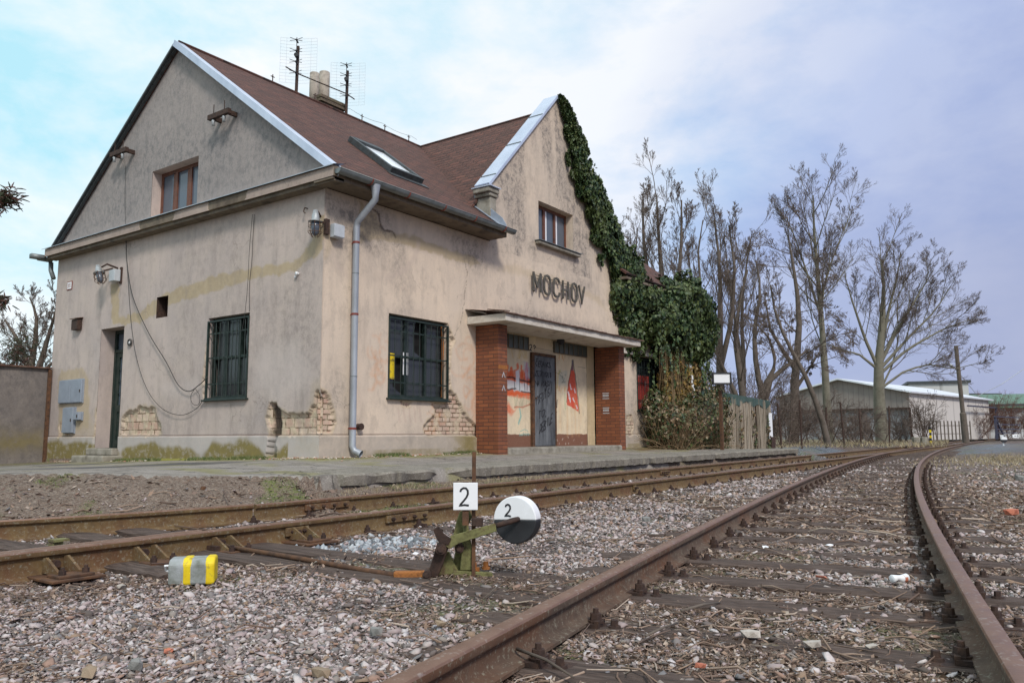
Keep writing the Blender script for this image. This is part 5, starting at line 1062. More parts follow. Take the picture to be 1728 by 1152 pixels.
m.build('stand', MAT['mossiron'], LV, bevel=.006)
m = MB(); slab([(765, 962), (830, 966), (835, 974), (762, 978)], -.02, .20); slab([(752, 974), (840, 976), (840, 984), (752, 984)], -.04, .22); m.build('foot_plate', MAT['mossiron'], LV, bevel=.004)
for u, v in ((800, 964), (820, 962), (805, 972)): m = MB(); p = lv(u, v-6, .05); m.cyl(p, p+ZZ*.03, .016, 6); m.cyl(p-ZZ*.012, p, .024, 10); m.build('bolt', MAT['rustorange'], LV)
m = MB(); slab([(748, 917), (762, 903), (836, 882), (838, 896), (775, 916), (758, 926)], -.07, -.045); m.build('lever_arm', MAT['mossiron'], LV, bevel=.003)
m = MB(); slab([(731, 893), (740, 887), (750, 901), (762, 908), (757, 920), (741, 916), (735, 905)], -.075, -.03); slab([(738, 915), (757, 922), (748, 950), (738, 975), (722, 972), (726, 955)], -.05, .0); m.build('crank', MAT['rust_and_shade'], LV, bevel=.004)
for (u_, v_, d_, r_) in ((744, 926, -.10, .030), (775, 925, -.03, .026), (720, 970, -.10, .024)):
    m = MB(); p = lv(u_, v_, d_); m.cyl(p-FF*.012, p, r_*.6, 6); m.cyl(p, p+FF*.11, r_, 14); m.build('pivot_pin', MAT['rust_and_shade'], LV)
m = MB(); p0 = np.array(lv(806, 880, -.01)); m.obox(p0, RR*.03, FF*.03, ZZ*.022); m.build('latch_block', MAT['rust_and_shade'], LV, bevel=.004)
# disc weight, turned a little so that its right rim shows
dn = -(FF*cos(.42)-RR*sin(.42)); dn = -(FF*cos(.42)+RR*sin(.42)); dr_ = np.cross(ZZ, dn); dr_ /= np.linalg.norm(dr_)
dc = np.array(lv(873, 876, -.07)); R_ = .128; th = .075; N_ = 48
def discpart(a0, a1, name, mat):
    m = MB(); pts = [dc+dn*th/2+R_*(dr_*cos(a)+ZZ*sin(a)) for a in np.linspace(a0, a1, N_)]; m.prism(pts, -dn*th); return m.build(name, mat, LV, bevel=.006)
tl = .03
discpart(0+tl, pi+tl, 'disc_white_half', MAT['white']); discpart(pi+tl, 2*pi+tl, 'disc_black_half', MAT['black'])
m = MB(); ph = dc+dn*(th/2)+dr_*.02+ZZ*.006; hd = -RR*.95-FF*.15-ZZ*.28; m.tube([ph, ph+dn*.035, ph+dn*.05+hd*.02, ph+dn*.055+hd*.10], [.014, .015, .016, .014], 12); m.build('handle', MAT['rust_and_shade'], LV, True)
m = MB(); o_ = dc+dn*(th/2+.001)-dr_*.055+ZZ*.022
write(m, '2', o_-dr_*.0, dr_*.95+ZZ*-.05, ZZ, .037, .062, 0, .009, dn, .0015); m.build('number', MAT['black'], LV)
pc = np.array(lv(785.5, 837, -.03)); hw, hh = .0685, .0755
m = MB(); m.obox(pc, RR*hw, FF*.003, ZZ*hh); npz = m.build('number_plate', MAT['white'], LV, bevel=.003); m = MB(); write(m, '2', pc-FF*.0035-RR*.030-ZZ*.050, RR, ZZ, .052, .096, 0, .011, -FF, .001); m.build('number', MAT['black'], npz)
m = MB(); m.bar(pc+FF*.012-ZZ*.16, pc+FF*.012+ZZ*.08, .035, .008, up=tuple(FF)); q = np.array(lv(799, 850, .03)); m.bar(q-ZZ*.40, np.array(lv(800, 762, .03)), .021, .021); m.build('upright', MAT['rust'], LV)
# connecting rod to the switch
rod = [lv(690, 970, -.03), lv(672, 971, -.03)]; e0 = np.array((-4.93, fN(-4.9)-.02, ZR-.11)); r1 = np.array(lv(668, 971, -.03))
m = MB(); m.tube([e0, e0+(r1-e0)*.5+ZZ*.004, e0+(r1-e0)*.86+ZZ*.0, r1+ZZ*.004], .0155, 10); rd = m.build('connecting_rod', MAT['rust'], LV, True)
m = MB(); a_ = np.array(lv(724, 970, -.035)); dd = (r1-a_); dd /= np.linalg.norm(dd); m.bar(a_, r1+dd*.01, .05, .05); m.build('clevis', MAT['rustorange'], rd, bevel=.008)
m = MB(); m.tube([e0, e0+np.array((0, .35, 0))], .016, 8); m.bar(e0+np.array((-.10, -.05, -.01)), e0+np.array((.02, -.05, -.01)), .10, .04); m.build('rod_bracket', MAT['rust_and_shade'], rd)

# yellow-striped weight
bx, by = bp(325, 978, 2, -.44)[:2]
BW = empty('painted_weight', (bx, by, -.44), 'small grey block with two yellow stripes lying against the near rail', 'weight'); ax1 = RR*.97+FF*.24; ax1 /= np.linalg.norm(ax1); ax2 = np.cross(ZZ, ax1)
prof_ = [(-.075, -.01), (.075, -.01), (.078, .085), (.055, .128), (-.055, .128), (-.088, .10)]
c0_ = np.array((bx, by, -.445)); L_ = .20
for nm, a, b, mt, sc_ in (('body', -.115, .118, 'greyblock', 1.), ('yellow_stripe', -.045, .005, 'yellow', 1.03), ('yellow_stripe', .070, .121, 'yellow', 1.03)):
    m = MB(); m.prism([c0_+ax1*a+ax2*q[0]*sc_+ZZ*(q[1]*sc_+.0) for q in prof_], ax1*(b-a)); m.build(nm, MAT[mt], BW, bevel=.012)
m = MB(); q = c0_-ax1*.12+ZZ*.09; m.tube([q-ax2*.02, q-ax1*.02-ax2*.02, q-ax1*.02+ax2*.01-ZZ*.03, q+ax2*.01-ZZ*.035], .006, 6); m.build('hook', MAT['white'], BW)

# ------------------------------------------------------------------ scattered stones, twigs, litter
def isl(name, cols, rough=.9, lo=0., hi=1.):
    m, t, b = newmat(name); g = t.add('ShaderNodeNewGeometry'); v = ocoord(t); n = len(cols)
    c = t.ramp(g.outputs['Random Per Island'], [(lo+(hi-lo)*i/n, c_) for i, c_ in enumerate(cols)], 'CONSTANT'); c = t.mix(t.math('MULTIPLY', t.rng(t.noise(v, 70, 4, .7), .4, .7), .45), c, t.mix(.6, c, (.10, .08, .07)))
    setc(t, b, c, rough, 0, t.noise(v, 120, 3), .4, .003); return m
STC = [(.29, .24, .225), (.45, .38, .355), (.21, .18, .17), (.57, .50, .48), (.35, .27, .25), (.15, .12, .11), (.44, .345, .335), (.27, .23, .20), (.56, .51, .50), (.32, .20, .15), (.19, .18, .18), (.40, .31, .30), (.10, .08, .07), (.37, .295, .285), (.28, .19, .13), (.50, .41, .395)]
MAT['stones'] = isl('loose_gravel', STC); MAT['bluestones'] = isl('fresh_ballast', [(.20, .22, .245), (.31, .335, .365), (.41, .435, .46), (.14, .15, .165), (.50, .52, .54)])
MAT['leaflitter'] = isl('dry_litter', [(.24, .16, .115), (.16, .10, .07), (.34, .24, .18), (.11, .07, .05), (.30, .20, .14), (.44, .35, .28), (.19, .13, .10), (.13, .08, .06)])
rng = np.random.default_rng(3)
def stone_templates(n=6):
    T_ = []
    for k in range(n):
        r = np.random.default_rng(k+20); t_ = (1+sqrt(5))/2; V = np.array([(-1, t_, 0), (1, t_, 0), (-1, -t_, 0), (1, -t_, 0), (0, -1, t_), (0, 1, t_), (0, -1, -t_), (0, 1, -t_), (t_, 0, -1), (t_, 0, 1), (-t_, 0, -1), (-t_, 0, 1)])/1.9
        V = V*(1+.38*(r.random((12, 1))-.5)*2)+r.normal(0, .16, (12, 3)); T_.append(V)
    F = np.array([(0, 11, 5), (0, 5, 1), (0, 1, 7), (0, 7, 10), (0, 10, 11), (1, 5, 9), (5, 11, 4), (11, 10, 2), (10, 7, 6), (7, 1, 8), (3, 9, 4), (3, 4, 2), (3, 2, 6), (3, 6, 8), (3, 8, 9), (4, 9, 5), (2, 4, 11), (6, 2, 10), (8, 6, 7), (9, 8, 1)]); return T_, F
TS, TF = stone_templates()
def scatter(P, size, name, mat, flat=(.25, .62), lift=.22, elong=(.7, 1.3)):
    n = len(P); V = np.zeros((n, 12, 3), np.float32); ks = rng.integers(0, len(TS), n); T_ = np.array(TS)[ks]
    T_ = T_*np.stack([rng.uniform(*elong, n), rng.uniform(.7, 1.1, n), rng.uniform(*flat, n)], 1)[:, None]
    a = rng.uniform(0, 2*pi, n); tx = rng.normal(0, .28, n); ty = rng.normal(0, .28, n)
    c, s = np.cos(a), np.sin(a); x = T_[..., 0]*c[:, None]-T_[..., 1]*s[:, None]; y = T_[..., 0]*s[:, None]+T_[..., 1]*c[:, None]; z = T_[..., 2]+x*tx[:, None]+y*ty[:, None]
    V[..., 0] = x; V[..., 1] = y; V[..., 2] = z; V *= (size/2)[:, None, None]; V += P[:, None]; V[..., 2] += (size*lift)[:, None]
    F = (TF[None]+12*np.arange(n)[:, None, None]).reshape(-1, 3); return link(name, np_mesh(name, V.reshape(-1, 3), F), mat)
# ground height lookup on the built mesh grid
def gz_(x, y):
    i = np.clip(np.searchsorted(gx, x)-1, 0, len(gx)-2); j = np.clip(np.searchsorted(gy, y)-1, 0, len(gy)-2)
    fx = (x-gx[i])/(gx[i+1]-gx[i]); fy = (y-gy[j])/(gy[j+1]-gy[j]); return (Z[j, i]*(1-fx)+Z[j, i+1]*fx)*(1-fy)+(Z[j+1, i]*(1-fx)+Z[j+1, i+1]*fx)*fy
def gm_l(ch, x, y):
    i = np.clip(np.searchsorted(gx, x)-1, 0, len(gx)-2); j = np.clip(np.searchsorted(gy, y)-1, 0, len(gy)-2); return msk[j, i, ch]
def wedge(n, rmin, rmax, amax=.66):      # points on the ground in the half-plane in front of the camera, density falling with distance
    r = rmin*(rmax/rmin)**rng.random(n); a = rng.uniform(-amax, amax, n); f = Fv[:2]/np.linalg.norm(Fv[:2])
    return C0[0]+r*(f[0]*np.cos(a)+f[1]*np.sin(a)), C0[1]+r*(f[1]*np.cos(a)-f[0]*np.sin(a)), r
def railclear(x, y, w_=.075):
    k = np.ones(len(x), bool)
    for f in (fF, fN, fA, fB): k &= np.abs(y-f(np.clip(x, -12, 60))) > w_
    return k
x, y, r = wedge(300000, 1.5, 28.); d = sdpoly(x, y, INP); k = (d > .25) & railclear(x, y); k &= ~((x > -2) & (x < 17) & (d < .5))
fr = sdpoly(x, y, INP)
k &= ~((d < 1.0) & (x < -1) & (rng.random(len(x)) > .12))
sib = np.abs(y-(fA(x)+fB(x))/2) < 1.2; lit = gm_l(0, x, y); k &= rng.random(len(x)) > np.clip(lit*.80+.75*sstep(fbm(x, y, 1.6, 4, 91), .55, .68), 0, .93)
# sleepers of the siding stay mostly uncovered
xe = x+.155*(y-(fA(x)+fB(x))/2); ph = ((xe+8.3) % .615); ons = sib & ((ph < .13) | (ph > .615-.13)) & (x < 32); k &= ~(ons & (rng.random(len(x)) > .06))
phm = ((x+9.2) % .63); onm = (np.abs(y-(fF(x)-G_)) < 1.3) & ((phm < .13) | (phm > .5)) & (x < 24); k &= ~(onm & (rng.random(len(x)) > .25))
lvt = ((np.abs(x-LVX[0]) < .14) | (np.abs(x-LVX[1]) < .14)) & (y > -7.6) & (y < -2); k &= ~(lvt & (rng.random(len(x)) > .04)); k &= ~((np.abs(x+4.83) < .13) & (y > -6.9) & (y < -4.6))
x, y, r = x[k], y[k], r[k]; size = (.0095+.008*rng.random(len(x))+.022*rng.random(len(x))**6)*np.clip(r/4.2, 1., 3.5)**.66
bl = gm_l(2, x, y) > rng.uniform(.2, .9, len(x)); z = gz_(x, y)
P = np.stack([x, y, z], 1)
tag(scatter(P[~bl], size[~bl], 'gravel', MAT['stones']), kind='stuff'); tag(scatter(P[bl], size[bl]*1.25, 'fresh_ballast', MAT['bluestones'], (.5, .9)), kind='stuff')
x, y, r = wedge(6500, 1.6, 14.); d = sdpoly(x, y, INP); k = (d > .3) & railclear(x, y, .12); x, y = x[k], y[k]
tag(scatter(np.stack([x, y, gz_(x, y)], 1), .024+.034*rng.random(len(x))**2.5, 'coarse_stones', MAT['stones'], (.18, .45)), kind='stuff')
# dry twigs, stalks and bark flakes
def sticks(n, name, mat, rmax, L0, L1, rad, cond, lift=.012, k=3, rmin=1.5):
    x, y, r = wedge(n, rmin, rmax); d = sdpoly(x, y, INP); q = (d > .05)
    pr = cond(x, y); q &= rng.random(len(x)) < pr; q &= railclear(x, y, .05); x, y, r = x[q], y[q], r[q]; n = len(x)
    a = rng.uniform(0, 2*pi, n); L = (L0+(L1-L0)*rng.random(n)**2.5)*np.clip(r/4, 1, 2); R0 = rad*(.5+rng.random(n))*np.clip(r/4, 1, 3)
    D = np.stack([np.cos(a), np.sin(a), rng.normal(0, .16, n)], 1); z = gz_(x, y)+lift*(.2+rng.random(n)); c = np.stack([x, y, z], 1)
    Pn = np.zeros((n, 3, 3)); Pn[:, 0] = c-D*L[:, None]/2; Pn[:, 2] = c+D*L[:, None]/2; Pn[:, 1] = c+rng.normal(0, .08, (n, 3))*L[:, None]; Pn[:, :, 2] = np.maximum(Pn[:, :, 2], (z-.006)[:, None])
    return tubes(Pn, np.stack([R0, R0, R0*.6], 1), k)
def tubes(P, R, k=3):
    n, s, _ = P.shape; T_ = np.gradient(P, axis=1); T_ /= (np.linalg.norm(T_, axis=2, keepdims=True)+1e-9)
    ref = np.where(np.abs(T_[:, :1, 2:3]) < .9, np.array([[[0, 0, 1.]]]), np.array([[[1., 0, 0]]])); ref = np.broadcast_to(ref, T_.shape)
    A = np.cross(T_, ref); A /= (np.linalg.norm(A, axis=2, keepdims=True)+1e-9); B = np.cross(T_, A)
    V = np.zeros((n, s, k, 3))
    for j in range(k): V[:, :, j] = P+R[..., None]*(A*cos(2*pi*j/k)+B*sin(2*pi*j/k))
    b = (np.arange(n)*s*k)[:, None, None]; i = (np.arange(s-1)*k)[None, :, None]; j = np.arange(k)[None, None, :]; j2 = (j+1) % k
    F = np.stack([b+i+j, b+i+j2, b+i+k+j2, b+i+k+j], -1).reshape(-1, 4); return V.reshape(-1, 3), F
def onsl(x, y):
    yc = (fA(x)+fB(x))/2; ph = ((x+.155*(y-yc)+8.3) % .615); return (np.abs(y-yc) < 1.25) & ((ph < .12) | (ph > .495)) & (x < 30)
lc = lambda x, y: np.where(onsl(x, y), .16, 1.)*np.clip(.12+1.1*gm_l(0, x, y), 0, 1)*np.where(sdpoly(x, y, INP) < 1.0, .25, 1)
V, F = sticks(60000, 'twigs', None, 16, .015, .10, .0016, lc, .014, rmin=1.35); tag(link('dry_twigs', np_mesh('dry_twigs', V, F), MAT['leaflitter']), kind='stuff')
V, F = sticks(2400, 'twigs', None, 9, .08, .30, .0032, lambda x, y: .2+.6*gm_l(0, x, y), .02, 5); tag(link('fallen_sticks', np_mesh('fallen_sticks', V, F), MAT['leaflitter'], smooth=True), kind='stuff')
x, y, r = wedge(95000, 1.4, 18.); d = sdpoly(x, y, INP); k = (d > .05) & (rng.random(len(x)) < lc(x, y)) & railclear(x, y, .045); x, y, r = x[k], y[k], r[k]; n = len(x); sz = (.006+.012*rng.random(n)**2)*np.clip(r/4, 1, 2.5)
a = rng.uniform(0, 2*pi, n); u1 = np.stack([np.cos(a), np.sin(a), rng.normal(0, .5, n)], 1); u2 = np.stack([-np.sin(a), np.cos(a), rng.normal(0, .5, n)], 1); c = np.stack([x, y, gz_(x, y)+.004+.012*rng.random(n)], 1)
V = np.stack([c-u1*sz[:, None], c+u2*sz[:, None]*.45, c+u1*sz[:, None], c-u2*sz[:, None]*.45+np.array([0, 0, .003])], 1).reshape(-1, 3); tag(link('leaf_litter', np_mesh('leaf_litter', V, np.arange(4*n).reshape(-1, 4)), MAT['leaflitter']), kind='stuff')
# moss cushions and grass blades
def blades(pts, h, name, mat, per=1, w_=.004):
    n = len(pts); a = rng.uniform(0, 2*pi, n); hh = h*(.4+rng.random(n)); t_ = np.stack([np.cos(a), np.sin(a), 0*a], 1)*w_; l_ = np.stack([rng.normal(0, .45, n), rng.normal(0, .45, n), np.ones(n)], 1)*hh[:, None]
    V = np.stack([pts-t_, pts+t_, pts+l_*.6+t_*.6, pts+l_*.6-t_*.6, pts+l_*.6+t_*.6, pts+l_+np.stack([l_[:, 0], l_[:, 1], 0*a], 1)*.4, pts+l_*.6-t_*.6], 1).reshape(-1, 3)
    b = 7*np.arange(n)[:, None]; F = np.concatenate([b+np.array([[0, 1, 2, 3]]), b+np.array([[3, 2, 5, 5]])], 0)
    V2 = np.stack([pts-t_, pts+t_, pts+l_*.55+t_*.5, pts+l_*.55-t_*.5, pts+l_+l_*np.array([.5, .5, 0])], 1).reshape(-1, 3); b = 5*np.arange(n)[:, None]
    me = bpy.data.meshes.new(name); F1 = (b+np.array([[0, 1, 2, 3]])); F2 = (b+np.array([[3, 2, 4]])); me.from_pydata(V2.tolist(), [], F1.tolist()+F2.tolist()); me.update(); return tag(link(name, me, mat), kind='stuff')
MAT['grass'] = isl('grass_blades', [(.06, .10, .02), (.11, .16, .035), (.16, .19, .06), (.24, .23, .10), (.09, .12, .03)]); MAT['straw'] = isl('straw', [(.34, .26, .14), (.45, .36, .22), (.26, .20, .12), (.38, .33, .20)])
n = 60000; x = rng.uniform(-7.5, -.2, n); y = rng.uniform(-3.4, 1., n); d = sdpoly(x, y, INP); k = (d > .0) & (d < .95) & (fbm(x, y, 1.5, 4, 63) > .50); x, y = x[k], y[k]; blades(np.stack([x, y, gz_(x, y)], 1), .022, 'grass', MAT['grass'])
n = 9000; t_ = rng.random(n); s_ = np.abs(rng.normal(0, .10, n)); x = np.where(t_ < .55, -.05-s_, rng.uniform(0, 3.8, n)); y = np.where(t_ < .55, rng.uniform(0, 8.6, n), -.05-s_*.7); k = fbm(x, y, 1.3, 3, 67) > .46; x, y = x[k], y[k]; blades(np.stack([x, y, gz_(x, y)], 1), .055, 'wall_foot_grass', MAT['grass'], w_=.006)
n = 5000; x = rng.uniform(-2, 17, n); y = -2.66-np.abs(rng.normal(0, .10, n)); blades(np.stack([x, y, gz_(x, y)], 1), .05, 'dry_grass_under_platform', MAT['straw'], w_=.003)
# a few things one can point at
def rock(u, v, w_, h, label, mat, cat='stone', name='stone', z=-.44, seed=1, flat=.5):
    p = bp(u, v, 2, z); r = np.random.default_rng(seed); import bmesh
    bm = bmesh.new(); bmesh.ops.create_icosphere(bm, subdivisions=1, radius=.5)
    for q in bm.verts:
        k = 1+.30*r.normal()*.5+.22*(vnoise(np.array([q.co.x*3+seed]), np.array([q.co.y*3+q.co.z*2]), seed)[0]-.5)*2; q.co = Vector((q.co.x*w_*k, q.co.y*w_*.7*k, max(-.3, min(.34, q.co.z))*h*k*1.4))
    me = bpy.data.meshes.new(name); bm.to_mesh(me); bm.free(); o = link(name, me, mat); o.location = p+np.array([0, 0, h*.35]); o.rotation_euler = (r.normal(0, .08), r.normal(0, .08), YAW*-1+r.normal(0, .3)); tag(o, label, cat); return o
MAT['palestone'] = nmat('pale_stone', [(.34, .29, .24), (.48, .43, .38), (.28, .24, .2)], 12, .9, bump=.5); MAT['redbrick'] = nmat('brick_shard', [(.42, .11, .06), (.50, .17, .10), (.3, .09, .06)], 14, .9); MAT['greystone'] = nmat('grey_stone', [(.16, .16, .15), (.24, .235, .22), (.12, .12, .11)], 12, .9, bump=.5); MAT['tanstone'] = nmat('tan_stone', [(.24, .17, .11), (.34, .26, .18)], 12, .9)
rock(1265, 1073, .085, .03, 'largest pale flat stone between the siding rails', MAT['palestone'], seed=1); rock(1370, 1090, .075, .028, 'pale flat stone right of the largest one in the siding', MAT['palestone'], seed=2); rock(1470, 1092, .05, .014, 'thin grey-white slate shard in the siding', MAT['palestone'], seed=3)
rock(285, 1100, .045, .016, 'red brick shard in the gravel at lower left', MAT['redbrick'], 'brick shard', 'brick_shard', seed=4); rock(1183, 1126, .04, .02, 'orange-red brick shard by the bottom sleeper', MAT['redbrick'], 'brick shard', 'brick_shard', seed=5); rock(1385, 974, .06, .014, 'flat red tile shard in the middle of the siding', MAT['redbrick'], 'brick shard', 'brick_shard', seed=6)
rock(1707, 868, .16, .07, 'broken orange-red brick at the right edge beside a dark board', MAT['redbrick'], 'brick', 'broken_brick', -.40, seed=7); rock(1722, 812, .14, .12, 'mossy broken brick at the right edge above the orange one', MAT['greystone'], 'brick', 'broken_brick', -.40, seed=8)
rock(230, 1130, .06, .045, 'upright grey stone at the bottom left', MAT['greystone'], seed=9); rock(545, 1142, .075, .04, 'tan rounded stone at the bottom edge', MAT['tanstone'], seed=10); rock(635, 1070, .055, .04, 'dark greenish stone left of the centre rail', MAT['greystone'], seed=11); rock(150, 1140, .06, .04, 'brown stone in the lower left gravel', MAT['tanstone'], seed=12); rock(205, 992, .055, .025, 'pale smooth stone below the leftmost rail brace', MAT['palestone'], seed=13); rock(742, 1055, .05, .025, 'ochre pebble in the gravel left of the centre rail', MAT['tanstone'], seed=14)
rock(1090, 880, .09, .06, 'lone grey stone between the two tracks', MAT['greystone'], seed=15); rock(343, 826, .06, .05, 'dark red stone on the bank below the path', MAT['rust'], z=-.2, seed=16)
# crushed can and paper scraps
p = bp(1518, 975, 2, -.43); CN = empty('crushed_can', tuple(p), 'crushed white drinks can lying left of the right rail', 'can'); a_ = RR*.9+FF*.35; a_ /= np.linalg.norm(a_); m = MB(); m.tube([p-a_*.055, p-a_*.05, p-a_*.015+ZZ*.004, p+a_*.01-ZZ*.004, p+a_*.05, p+a_*.056], [.018, .022, .013, .020, .022, .016], 14); m.build('body', MAT['white'], CN, True); m = MB(); m.tube([p+a_*.02-ZZ*.003, p+a_*.04-ZZ*.003], [.0205, .0222], 14, False); m.build('red_band', MAT['redbrick'], CN, True)
def scrap(u, v, w_, label, z=-.435, mat='white'):
    p = bp(u, v, 2, z); rr = random.Random(int(u)); m = MB(); n = 7; pts = [(p[0]+w_*rr.uniform(.35, .6)*cos(2*pi*i/n), p[1]+w_*rr.uniform(.3, .5)*sin(2*pi*i/n), p[2]+rr.uniform(.0, .02)) for i in range(n)]; c = (p[0], p[1], p[2]+.02)
    m.add(pts+[c], [(i, (i+1) % n, n) for i in range(n)]); tag(m.build('paper_scrap', MAT[mat]), label, 'litter')
scrap(1582, 965, .05, 'white paper scrap pressed against the right rail'); scrap(700, 936, .07, 'white plastic scrap in the blue ballast behind the lever'); scrap(1400, 922, .07, 'white plastic scrap on a sleeper in the siding'); scrap(1292, 925, .05, 'pale scrap lying left of the middle of the siding')
# loose sticks
for (a, b, r_, lb) in (((872, 1094), (968, 1142), .006, 'reddish brown stick lying beside the lowest rail clamp'), ((1150, 1030), (1215, 1016), .006, 'pale broken stick beside a sleeper inside the siding'), ((1090, 1072), (1145, 1050), .005, 'bark-stripped twig leaning on the centre rail clamp'), ((845, 985), (815, 1010), .004, 'thin curved stalk in front of the lever timber')):
    p, q = bp(*a, 2, -.40), bp(*b, 2, -.435); mid = (p+q)/2+np.array([.005, -.006, .008]); m = MB(); m.tube([p, mid, q], [r_, r_*.95, r_*.6], 7); tag(m.build('stick', MAT['bark'], smooth=True), lb, 'stick')

n = 900; t_ = rng.random(n); x = np.where(t_ < .5, -.06-np.abs(rng.normal(0, .14, n)), rng.uniform(-.1, 3.9, n)); y = np.where(t_ < .5, rng.choice([.4, 5.2, 7.6], n)+rng.normal(0, .45, n), -.07-np.abs(rng.normal(0, .12, n))); k = y < 8.5; x, y = x[k], y[k]
MAT['rubble'] = isl('plaster_crumbs', [(.50, .42, .33), (.42, .30, .22), (.60, .54, .46), (.34, .27, .20), (.45, .22, .15)]); tag(scatter(np.stack([x, y, gz_(x, y)], 1), .012+.05*rng.random(len(x))**3, 'plaster_rubble', MAT['rubble']), kind='stuff')

# ------------------------------------------------------------------ ivy
def leaves(P, N_, size, name, mat, parent=None, droop=.8, rs=None):
    n = len(P); r = rs or rng; N_ = N_+r.normal(0, .45, (n, 3)); N_ /= np.linalg.norm(N_, axis=1, keepdims=True)
    dn_ = np.array([[0, 0, -1.]])+r.normal(0, 1-droop+.25, (n, 3)); dn_ -= N_*np.sum(dn_*N_, 1, keepdims=True); dn_ /= (np.linalg.norm(dn_, axis=1, keepdims=True)+1e-9); sd_ = np.cross(N_, dn_)
    s = size*(.55+.9*r.random(n))[:, None]; V = np.stack([P-dn_*s*.5, P-sd_*s*.42-dn_*s*.1+N_*s*.08, P+dn_*s*.6-N_*s*.12, P+sd_*s*.42-dn_*s*.1+N_*s*.08], 1)
    F = np.arange(4*n).reshape(-1, 4); F = np.concatenate([F[:, [0, 1, 2]], F[:, [0, 2, 3]]]); return V.reshape(-1, 3), F
def leafmat(name, cols):
    m, t, b = newmat(name); g = t.add('ShaderNodeNewGeometry'); v = ocoord(t); n = len(cols); c = t.ramp(g.outputs['Random Per Island'], [(i/n, c_) for i, c_ in enumerate(cols)], 'CONSTANT')
    c = t.mix(t.math('MULTIPLY', t.rng(t.noise(v, 1.3, 4, .6), .45, .62), .5), c, cols[-1]); setc(t, b, c, .5); b.inputs['Specular IOR Level'].default_value = .35; return m
MAT['ivy'] = leafmat('ivy_leaf', [(.02, .042, .015), (.032, .066, .024), (.055, .095, .034), (.018, .034, .017), (.11, .155, .06), (.034, .055, .026), (.09, .11, .03)])
MAT['ivydry'] = leafmat('dry_ivy_leaf', [(.16, .10, .05), (.06, .08, .03), (.25, .17, .10), (.10, .11, .04), (.10, .07, .04), (.30, .24, .16), (.06, .08, .03)]); MAT['ivyyellow'] = leafmat('yellow_ivy', [(.24, .17, .04), (.32, .20, .05), (.15, .11, .03), (.09, .10, .03), (.20, .12, .05)])
IV = empty('ivy', (11.5, -.6, 0), 'dark green ivy over the right gable slope and the right end of the house', 'ivy')
# strip up the gable
bnd = [(938, 168), (946, 205), (950, 250), (958, 300), (970, 340), (985, 378), (998, 420), (1012, 452), (1032, 480), (1046, 510), (1052, 545)]
bl_ = np.array([fw(u, v) for u, v in bnd]); n = 30000; zz = rng.uniform(3.0, 8.42, n); left = np.interp(zz, bl_[::-1, 1], bl_[::-1, 0]); right = np.minimum(GX+(8.47-zz)/SLC+.10, 9.95+.6*(zz < 5.3)); t_ = rng.random(n); xx = left+(right-left)*t_-.09*(fbm(zz, zz*0, 6, 2, 3)-.3)
k = right > left; xx, zz, t_ = xx[k], zz[k], t_[k]; dens = (fbm(xx, zz, 5, 3, 9) > .30+.45*np.exp(-t_/.22)); xx, zz = xx[dens], zz[dens]; thick = .05+.16*sstep(xx-np.interp(zz, bl_[::-1, 1], bl_[::-1, 0]), 0, .5)
P = np.stack([xx, -.03-thick*rng.random(len(xx))-.06*fbm(xx, zz, 2.5, 3, 5), zz], 1); N0 = np.tile([[0., -1, .25]], (len(P), 1)); V, F = leaves(P, N0, .085, 'x', None, droop=.85); link('ivy_leaves', np_mesh('ivy_leaves', V, F), MAT['ivy'], IV)
V, F = tubes(np.stack([np.stack([np.linspace(xb, GX+.15+k*.02, 12)+.04*np.sin(np.arange(12)*1.7+k), np.full(12, -.02), np.linspace(3.0, 8.3, 12)], 1) for k, xb in enumerate((10.3, 9.9, 9.6))]), np.tile(np.linspace(.025, .01, 12), (3, 1)), 5); 
# lumpy mass
EL = [((13.1, -.35, 4.0), (1.15, .85, .95)), ((11.5, -.15, 3.95), (1.3, .5, .55)), ((10.5, -.05, 4.2), (.95, .42, 1.1)), ((12.3, -.35, 3.4), (1.4, .7, .75)), ((13.7, -.35, 3.6), (.75, .85, 1.15)), ((13.5, -.5, 2.95), (.85, .6, .55)), ((10.6, -.05, 3.2), (.6, .35, .8)), ((13.4, .3, 4.6), (.6, .5, .4)), ((13.9, .6, 4.0), (.4, 1.0, 1.0))]
def masspts(E_, dens, inner=.6, seed=3, amp=.42):
    Ps, Ns = [], []
    for c, r in E_:
        c, r = np.array(c), np.array(r); n = int(dens*(r[0]*r[1]+r[1]*r[2]+r[0]*r[2])*4); d = rng.normal(0, 1, (n, 3)); d /= np.linalg.norm(d, axis=1, keepdims=True); s = 1+amp*(fbm(d[:, 0]*3+c[0], d[:, 2]*3+d[:, 1]*2, 1.2, 3, seed)-.5)*2-rng.random(n)**2*(1-inner)*.6
        p = c+d*r*s[:, None]; ok = np.ones(n, bool)
        for c2, r2 in E_:
            if np.allclose(c2, c): continue
            ok &= (((p-np.array(c2))/np.array(r2)/.86)**2).sum(1) > 1
        ok &= (p[:, 1] < .05) | (p[:, 0] > 14.05) | (p[:, 2] > zmain(p[:, 1])-.05); nn = d/r; nn /= np.linalg.norm(nn, axis=1, keepdims=True); Ps.append(p[ok]); Ns.append(nn[ok])
    return np.vstack(Ps), np.vstack(Ns)
P, N0 = masspts(EL, 760); V, F = leaves(P, N0, .10, 'x', None, droop=.7); link('ivy_leaves', np_mesh('ivy_leaves', V, F), MAT['ivy'], IV)
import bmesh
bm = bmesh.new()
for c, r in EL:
    q = bmesh.ops.create_icosphere(bm, subdivisions=2, radius=1., matrix=Matrix.Translation(c) @ Matrix.Diagonal((r[0]*.78, r[1]*.78, r[2]*.78, 1)))
